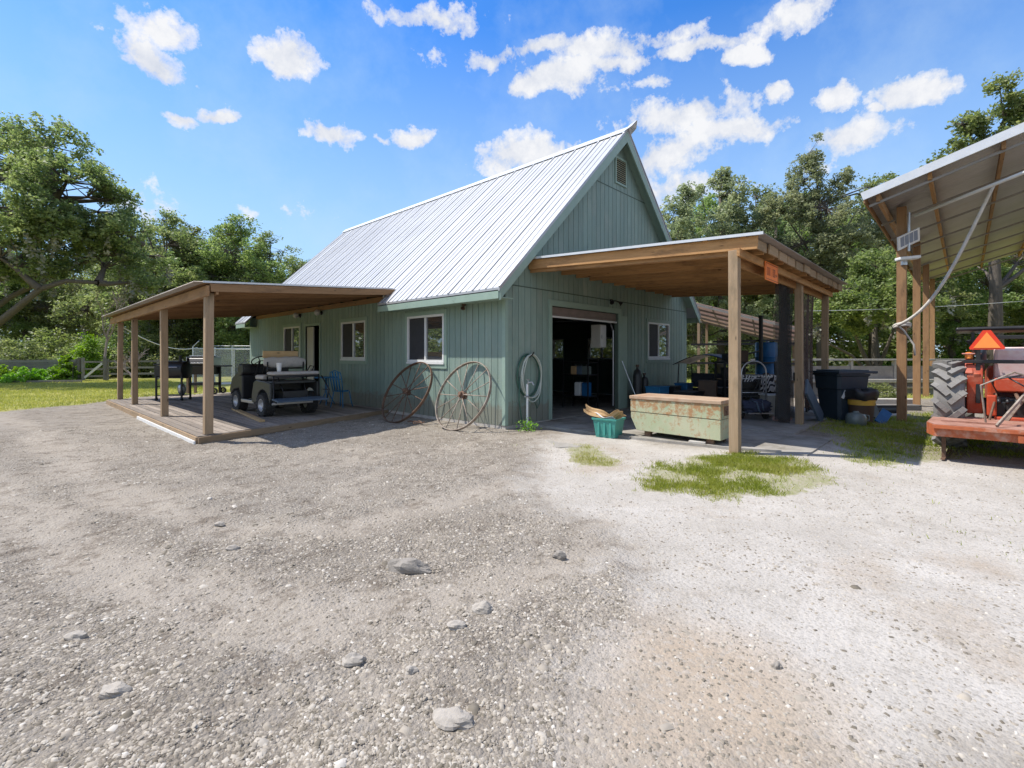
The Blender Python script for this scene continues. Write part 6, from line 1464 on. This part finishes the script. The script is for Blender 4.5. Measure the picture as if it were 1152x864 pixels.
mb = MB(); mb.prism([(-.3, .9, .7), (-.3, 2.5, .7), (-.3, 2.6, .95), (-.3, 2.45, 1.32), (-.3, .9, 1.42)], (.6, 0, 0)); mb.build('hood', M['tractorred'], t, bevel=.05)
mb = MB(); mb.cbox((0, .35, .72), (.46, 1.3, .4)); mb.cbox((0, -.1, .62), (.7, .5, .46)); mb.cyl((-.62, 0, .74), (.62, 0, .74), .14, n=18); mb.box(-.12, .12, -.45, -.2, .5, .9); mb.build('gearbox', M['blkmetal'], t, bevel=.03)
mb = MB(); mb.box(-.5, .5, .25, .95, .66, .70); mb.build('floor_plate', M['tractorred'], t)
mb = MB(); mb.cbox((0, .1, 1.22), (.5, .48, .12)); mb.cbox((0, -.16, 1.48), (.5, .12, .52), rot=(.12, 0, 0)); mb.build('seat', mat('faded_seat_vinyl', (.62, .42, .4), (.7, .6, .58), scale=9, rough=.6), t, bevel=.05)
mb = MB(); mb.tube([(.0, .95, 1.35), (0, .7, 1.6)], .02, 8); c_ = Vector((0, .66, 1.62)); mb.tube([c_+Matrix.Rotation(.5, 3, 'X')@Vector((.2*math.cos(a*PI/10), .2*math.sin(a*PI/10), 0)) for a in range(20)], .014, 6, closed=True); mb.build('steering_wheel', M['blk'], t, smooth=2)
mb = MB()
for s in (-1, 1): mb.beam((s*.44, -.34, .8), (s*.44, -.34, 1.9), .08, .06); mb.beam((s*.56, -.42, 1.86), (s*.44, -.34, 1.6), .05, .05)
mb.beam((-.62, -.38, 1.50), (.62, -.38, 1.50), .05, .06); mb.beam((-.44, -.34, 1.9), (.44, -.34, 1.9), .06, .06); mb.build('roll_bar', M['blkmetal'], t, bevel=.008)
mb = MB(); mb.cbox((0, -.36, 1.12), (.5, .1, .22)); mb.cbox((-.28, -.42, .78), (.12, .1, .34)); mb.cbox((.28, -.42, .78), (.12, .1, .34)); mb.cbox((0, -.5, .56), (.5, .1, .1)); mb.build('hitch_housing', M['tractorred'], t, bevel=.02)
mb = MB()
for i in range(5): mb.cyl((-.2+.1*i, -.44, .9), (-.2+.1*i, -.52, .84), .025, n=8)
mb.tube([(-.2, -.44, .95), (-.3, -.6, 1.2), (.1, -.5, 1.3), (.3, -.44, 1.0)], .014, 6); mb.tube([(.2, -.44, .95), (.1, -.65, 1.1), (-.1, -.5, 1.25)], .012, 6); mb.build('hydraulic_hose', M['blk'], t, smooth=2)
mb = MB(); mb.tube([(-.36, 1.5, 1.3), (-.36, 1.5, 2.05), (-.36, 1.42, 2.12)], .04, 10); mb.cyl((-.36, 1.5, 1.5), (-.36, 1.5, 1.95), .065, n=12); mb.build('exhaust', M['bluegrey'], t, smooth=2)
mb = MB(); mb.box(-.72, .72, -.2, 1.1, 2.02, 2.09); cn = mb.build('canopy', M['blkmetal'], t, bevel=.03)
mb = MB()
for x in (-.5, .5):
    for y in (-.1, 1.0): mb.beam((x, y, 1.4), (x, y, 2.0), .04, .04)
mb.build('canopy_post', M['blkmetal'], cn)
# slow vehicle triangle
TX, TY, TZ = -.34, -.52, 1.70
mb = MB(); w_ = .2
hexa = [(-w_, 0), (w_, 0), (w_+.013, .026), (.048, .315), (-.048, .315), (-w_-.013, .026)]
mb.prism([(TX+x, TY, TZ+z) for x, z in hexa], (0, .012, 0)); tr = mb.build('warning_triangle', M['smvr'], t)
mb = MB(); mb.prism([(TX-w_*.8, TY-.002, TZ+.025), (TX+w_*.8, TY-.002, TZ+.025), (TX, TY-.002, TZ+.285)], (0, -.004, 0)); mb.build('triangle_centre', M['smvo'], tr)
mb = MB(); mb.beam((TX, TY+.02, TZ+.1), (TX, -.36, TZ), .03, .03); mb.build('bracket', M['blkmetal'], tr)
mb = MB()
for s in (-1, 1):
    mb.beam((s*.34, -.25, .6), (s*.4, -1.05, .42), .04, .06); mb.tube([(s*.2, -.3, 1.05), (s*.34, -.75, .45)], .018, 6)
mb.tube([(0, -.3, .98), (0, -.98, .92)], .024, 8); mb.build('hitch_arm', M['rust'], t)
# rotary cutter behind it
t = thing('rotary_cutter', 'faded orange rotary mower deck hitched behind the tractor', 'mower', (2.45, -6.66, .30), math.radians(-4))
mb = MB()
pl = [(0.02, -.02), (0.22, -2.1), (.95, -2.35), (1.55, -1.9), (1.6, -.25), (1.25, .12), (.35, .1)]
mb.prism([(x, y, .15+.0*x) for x, y in pl], (0, 0, .012)); mb.beam((.5, -.05, .17), (.75, -2.2, .17), .05, .03); mb.build('deck_plate', M['deckpink'], t)
mb = MB()
for (x0, y0), (x1, y1) in zip(pl, pl[1:]+pl[:1]): mb.prism([(x0, y0, -.02), (x1, y1, -.02), (x1, y1, .149), (x0, y0, .149)], (.008, 0, .0) if abs(x1-x0) < abs(y1-y0) else (0, .008, 0))
mb.build('side_skirt', M['cutorange'], t)
mb = MB(); mb.beam((-.02, .0, .13), (.2, -2.1, .13), .05, .05); mb.beam((-.03, -.9, .04), (.14, -2.0, .04), .02, .09); mb.build('edge_bar', M['cutorange'], t)
mb = MB(); mb.cbox((.85, -1.1, .3), (.3, .3, .26)); mb.cyl((.85, -1.1, .43), (.85, -1.1, .52), .1, n=14); mb.build('cutter_gearbox', M['cutorange'], t, bevel=.03)
mb = MB()
for y in (-.75, -1.45): mb.beam((1.35, y, .16), (1.2, -1.1, .85), .03, .05); mb.beam((1.2, -1.1, .85), (.2, -1.1+(y+1.1)*1.2, .18), .025, .04)
mb.tube([(.62, -.55, .16), (.5, -.5, .75), (.75, -.85, .95), (.9, -1.2, .8)], .014, 6); mb.build('a_frame', M['palerust'], t)
mb = MB(); pts = [Vector((.98-.004*i, -1.05+.012*math.sin(i*1.2), .45+.018*i)) for i in range(34)]; mb.tube(pts, [.03+.008*(i % 2) for i in range(34)], 8); mb.build('drive_shaft', M['palerust'], t)
mb = MB(); mb.beam((.3, -1.1, .17), (-.5, -1.15, -.05), .05, .05); tw = mb.build('tail_arm', M['cutorange'], t)
mb = MB(); mb.cyl((-.5, -1.2, -.2), (-.5, -1.1, -.2), .19, n=24); mb.build('tail_wheel', M['rubber'], tw)
mb = MB()
for y in (-.1, -2.0): mb.beam((.3, y, -.02), (.3, y, -.38), .05, .03); mb.beam((.15, y, -.38), (1.2, y, -.38), .05, .02)
mb.build('skid', M['rust'], t)

# ------------------------------------------------------------------ fences, gate, kennel on the left
def fence_line(label, name, A, B, h, n, boards, mk='greywood', group=None, wall_=False):
    A = Vector((A[0], A[1], -.12)); B = Vector((B[0], B[1], -.12)); d = B-A; Ln = d.length; t = thing(name, label, 'fence', A, math.atan2(d.y, d.x), group)
    for i in range(n+1):
        mb = MB(); mb.cbox((Ln*i/n, 0, h/2+.04), (.11, .11, h+.1)); mb.build('post', M[mk], t)
    mb = MB()
    for z, hh in boards: mb.cbox((Ln/2, -.05, z), (Ln, .03, hh))
    mb.build('boards', M[mk], t); return t
bl = [(.12+.165*i, .155) for i in range(8)]
A = dp(-160, 400, 30); B = dp(86, 400, 30.5); fence_line('dark weathered fence of close horizontal boards at far left', 'board_fence', A, B, 1.32, 7, bl, 'greywood')
A = dp(121, 400, 30.8); B = dp(205, 400, 32); fence_line('open rail fence right of the wooden gate', 'rail_fence', A, B, 1.3, 3, [(1.25, .12), (.85, .12), (.45, .12)])
A = dp(89, 400, 30.3); B = dp(118, 400, 30.5); d = B-A
t = thing('wooden_gate', 'weathered wooden gate with a pale diagonal brace', 'gate', (A.x, A.y, -.1), math.atan2(d.y, d.x)); Ln = d.length
for x in (0, .22, Ln): mb = MB(); mb.cbox((x, 0, .72), (.13, .13, 1.5)); mb.build('post', M['greywood'], t)
mb = MB()
for z in (.3, .75, 1.2): mb.cbox((Ln/2+.1, -.03, z), (Ln-.3, .035, .11))
mb.build('rail', M['greywood'], t)
mb = MB(); mb.beam((.35, -.07, .2), (Ln-.12, -.07, 1.1), .03, .13); mb.build('brace', M['paper'], t)
# chain link kennel with outward arms
A = dp(217, 400, 27); d = (dp(310, 400, 27)-A); t = thing('chain_link_fence', 'tall chain link kennel fence with angled top arms', 'fence', (A.x, A.y, -.1), math.atan2(d.y, d.x)); Ln = d.length
H_ = 2.0
mb = MB(); mb.add([(0, 0, .05), (Ln, 0, .05), (Ln, 0, H_), (0, 0, H_)], [(0, 1, 2, 3)], ax=(1, 0, 0)); mb.build('mesh', M['chain'], t, fixn=False)
mb = MB(); mb.add([(0, 0, .05), (0, 4, .05), (0, 4, H_), (0, 0, H_)], [(0, 1, 2, 3)], ax=(0, 1, 0)); mb.build('side_mesh', M['chain'], t, fixn=False)
mb = MB(); mb.tube([(0, 0, H_), (Ln, 0, H_)], .025, 6); mb.tube([(0, 4, H_), (Ln, 4, H_+.0)], .025, 6); mb.tube([(0, 0, H_), (0, 4, H_)], .025, 6); mb.tube([(.9, 0, H_+.14), (Ln, 0, H_+.14)], .014, 5); mb.build('top_rail', M['whitemetal'], t)
for i, (x, y) in enumerate(((0, 0), (.8, 0), (2.2, 0), (3.6, 0), (Ln, 0), (0, 2), (0, 4))):
    mb = MB(); mb.tube([(x, y, 0), (x, y, H_+.1)], .032, 8); pst = mb.build('post', M['whitemetal'], t)
    if i < 2: mb = MB(); mb.tube([(x, y, H_+.1), (x+.34, y, H_+.42)], .022, 6); mb.build('arm', M['whitemetal'], pst)
# garden edging
A = dp(-60, 400, 27.4); B = dp(92, 400, 28.6); slab('garden_edging', 'low dark timber edging along the garden bed', 'edging', (A.x, A.y, -.03), (B.x, B.y, -.03), .1, .16, 'greywood')
mb = MB(); mb.tube([(0, 0, 0), (0, 0, .9)], .02, 6); o = mb.build('garden_stake', M['blkmetal'], None); p_ = dp(82, 400, 29); o.location = (p_.x, p_.y, -.1); tag(o, 'thin dark stake between the bed and the gate', 'stake')
# cables
def cable(label, pts, r_, mk, sag):
    A, B = Vector(pts[0]), Vector(pts[1]); mb = MB(A); mb.tube([A.lerp(B, i/24)-Vector((0, 0, sag*4*(i/24)*(1-i/24))) for i in range(25)], r_, 5); o = mb.build('cable', M[mk], None, smooth=2); o.location = A; tag(o, label, 'cable', 'overhead wires')
    return o
cable('upper thin wire across the left oak', (dp(-120, 252, 18), dp(330, 318, 30)), .006, 'blkmetal', .35)
cable('lower thin wire across the left oak', (dp(-120, 262, 18), dp(300, 335, 30)), .006, 'blkmetal', .3)
cable('pale line drooping from the far porch post towards the kennel', (Vector((-4.5, 13.5, 2.5)), dp(222, 391, 25)), .018, 'whitemetal', .35)
cable('thin wire running behind the carport and shed', (dp(900, 350, 24), dp(1160, 338, 24)), .012, 'whitemetal', .1)
# pale far building beyond the right field
A = dp(905, 400, 70); t = thing('far_house', 'pale low house far beyond the block wall', 'house', (A.x, A.y, -.1), rzc)
mb = MB(); mb.box(-1, 17, 0, 8, 0, 2.6); mb.build('wall', M['white'], t)
mb = MB(); mb.prism([(-1.5, -.5, 2.6), (-1.5, 8.5, 2.6), (-1.5, 4, 4.2)], (19, 0, 0)); mb.build('roof', M['sheet_shed'], t)
for x in (2, 6, 12): mb = MB(); mb.box(x, x+1.4, -.03, 0, .9, 2.0); mb.build('window', M['glass'], t)
SKYSAT, SKYTINT, SKYSTR, SUN, EXPO = 1.32, (.68, .86, 1.08), .15, 3.9, .64
# ------------------------------------------------------------------ sky, sun, camera
w = bpy.data.worlds.new('World'); sc.world = w; w.use_nodes = True; nt = w.node_tree
bg = nt.nodes['Background']; sd = Vector((-.38, .5, 1.0)).normalized(); CW = 1/(SKYSTR*2**EXPO); cw = lambda r, g, b: (r*CW, g*CW, b*CW)
sky = nt.nodes.new('ShaderNodeTexSky'); sky.sky_type = 'NISHITA'; sky.sun_disc = False
sky.sun_elevation = math.asin(sd.z); sky.sun_rotation = math.atan2(sd.x, sd.y); sky.air_density = 1.0; sky.dust_density = .35; sky.ozone_density = 1.6; sky.altitude = 50
tc = nt.nodes.new('ShaderNodeTexCoord'); sx = N(nt, 'ShaderNodeSeparateXYZ'); L(nt, tc.outputs['Generated'], sx.inputs[0])
def mth(op, a, b=None, c=None):
    n = N(nt, 'ShaderNodeMath', operation=op)
    for i, x in enumerate((a, b, c)):
        if x is None: continue
        if hasattr(x, 'is_linked'): L(nt, x, n.inputs[i])
        else: n.inputs[i].default_value = x
    return n.outputs[0]
az = mth('ARCTAN2', sx.outputs[0], sx.outputs[1]); el = mth('ARCSINE', sx.outputs[2])
nz = N(nt, 'ShaderNodeTexNoise', Scale=5.5, Detail=8, Roughness=.62); L(nt, tc.outputs['Generated'], nz.inputs['Vector'])
nz2 = N(nt, 'ShaderNodeTexNoise', Scale=14, Detail=9, Roughness=.65); L(nt, tc.outputs['Generated'], nz2.inputs['Vector'])
cv = N(nt, 'ShaderNodeCombineXYZ'); L(nt, az, cv.inputs[0]); L(nt, el, cv.inputs[1])
# warp the cloud outlines
sb = N(nt, 'ShaderNodeVectorMath', operation='SUBTRACT'); L(nt, nz.outputs['Color'], sb.inputs[0]); sb.inputs[1].default_value = (.5, .5, .5)
ms = N(nt, 'ShaderNodeVectorMath', operation='MULTIPLY'); L(nt, sb.outputs[0], ms.inputs[0]); ms.inputs[1].default_value = (.16, .11, 0)
av = N(nt, 'ShaderNodeVectorMath', operation='ADD'); L(nt, cv.outputs[0], av.inputs[0]); L(nt, ms.outputs[0], av.inputs[1])
def ang(px, py):
    d = (dp(px, py, 10)-CAM).normalized(); return math.atan2(d.x, d.y), math.asin(d.z)
CL = [(172, 66, 46, 20, 1), (330, 68, 32, 22, 1), (205, 128, 30, 9, .9), (255, 131, 32, 9, .95), (365, 147, 28, 12, 1), (462, 152, 24, 11, 1), (425, 155, 14, 6, .6),
      (560, 62, 80, 18, .75), (690, 52, 110, 16, .8), (625, 93, 62, 18, 1), (830, 62, 24, 14, 1), (737, 88, 20, 9, .6), (760, 132, 75, 20, .85), (820, 150, 60, 16, .85), (590, 175, 55, 18, .9), (730, 178, 90, 24, .85),
      (853, 107, 18, 9, .9), (940, 112, 30, 15, 1), (1035, 107, 38, 17, 1), (996, 126, 12, 6, .8), (955, 160, 60, 20, .8), (760, 212, 80, 20, .6), (150, 225, 60, 22, .4), (330, 245, 60, 14, .35), (190, 30, 60, 20, .6), (480, 20, 70, 18, .7), (900, 15, 60, 20, .6), (610, 56, 60, 13, .9), (780, 54, 70, 12, .9), (690, 70, 60, 12, .8)]
acc = None
for px, py, rx, ry, s in CL:
    a, e = ang(px, py); a1, _ = ang(px+rx, py); a0, _ = ang(px-rx, py); _, e1 = ang(px, py-ry); _, e0 = ang(px, py+ry)
    q = N(nt, 'ShaderNodeVectorMath', operation='SUBTRACT'); L(nt, av.outputs[0], q.inputs[0]); q.inputs[1].default_value = (a, e, 0)
    q2 = N(nt, 'ShaderNodeVectorMath', operation='MULTIPLY'); L(nt, q.outputs[0], q2.inputs[0]); q2.inputs[1].default_value = (1.75/abs(a1-a0), 1.7/abs(e1-e0), 0)
    l = N(nt, 'ShaderNodeVectorMath', operation='LENGTH'); L(nt, q2.outputs[0], l.inputs[0])
    v = mth('MULTIPLY', mth('SUBTRACT', 1.25, l.outputs['Value']), s); acc = v if acc is None else mth('MAXIMUM', acc, v)
# out of view, a free scatter of cloud, thickened to add white fill light
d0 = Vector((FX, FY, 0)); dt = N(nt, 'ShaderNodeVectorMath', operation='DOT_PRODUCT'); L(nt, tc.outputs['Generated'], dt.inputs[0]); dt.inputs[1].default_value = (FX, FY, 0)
fill_cloud = mth('MULTIPLY', mth('SUBTRACT', nz.outputs['Fac'], .40), 4.0); fill_cloud = mth('SUBTRACT', fill_cloud, mth('MULTIPLY', 9.0, mth('GREATER_THAN', dt.outputs['Value'], .35))); acc = mth('MAXIMUM', acc, fill_cloud)
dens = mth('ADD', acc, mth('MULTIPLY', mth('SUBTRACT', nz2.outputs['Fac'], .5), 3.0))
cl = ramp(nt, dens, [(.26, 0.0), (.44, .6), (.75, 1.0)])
thin = ramp(nt, nz.outputs['Fac'], [(.45, 0.0), (.75, .3)])
# pale wash low down over the horizon
low = ramp(nt, el, [(0.0, .88), (.24, .62), (.6, .0)])
skyc = N(nt, 'ShaderNodeHueSaturation', Saturation=SKYSAT, Value=1.0); L(nt, sky.outputs[0], skyc.inputs['Color'])
tint = mixc(nt, 1.0, skyc.outputs[0], SKYTINT, 'MULTIPLY')
c1 = mixc(nt, low, tint, cw(.55, .76, .95)); c1 = mixc(nt, thin, c1, cw(.62, .8, .96))
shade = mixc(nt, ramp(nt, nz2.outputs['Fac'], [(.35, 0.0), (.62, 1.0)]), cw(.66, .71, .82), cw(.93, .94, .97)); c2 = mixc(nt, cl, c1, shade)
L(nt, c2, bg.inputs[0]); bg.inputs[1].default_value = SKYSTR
s = bpy.data.lights.new('sun', 'SUN'); s.energy = SUN; s.angle = math.radians(.53); s.color = (1, .955, .88)
so = bpy.data.objects.new('sun', s); COL.objects.link(so); so.rotation_euler = (-sd).to_track_quat('-Z', 'Y').to_euler(); so.location = (0, 0, 30)
c = bpy.data.cameras.new('camera'); co = bpy.data.objects.new('camera', c); COL.objects.link(co); sc.camera = co
co.location = CAM; co.rotation_euler = (PI/2, 0, -math.atan2(FX, FY)); c.sensor_width = 36; c.lens = FPX/1152*36; c.shift_y = -32/1152; c.clip_end = 3000; c.clip_start = .05
sc.view_settings.view_transform = 'Standard'; sc.view_settings.look = 'None'; sc.view_settings.exposure = EXPO; sc.view_settings.gamma = 1; sc.view_settings.use_curve_mapping = False
sc.render.engine = 'CYCLES'; cy = sc.cycles; cy.use_denoising = True; cy.max_bounces = 6; cy.diffuse_bounces = 3; cy.glossy_bounces = 3; cy.transparent_max_bounces = 16; cy.transmission_bounces = 4; cy.caustics_reflective = False; cy.caustics_refractive = False; cy.sample_clamp_indirect = 6
sc.render.resolution_x = 1024; sc.render.resolution_y = 768
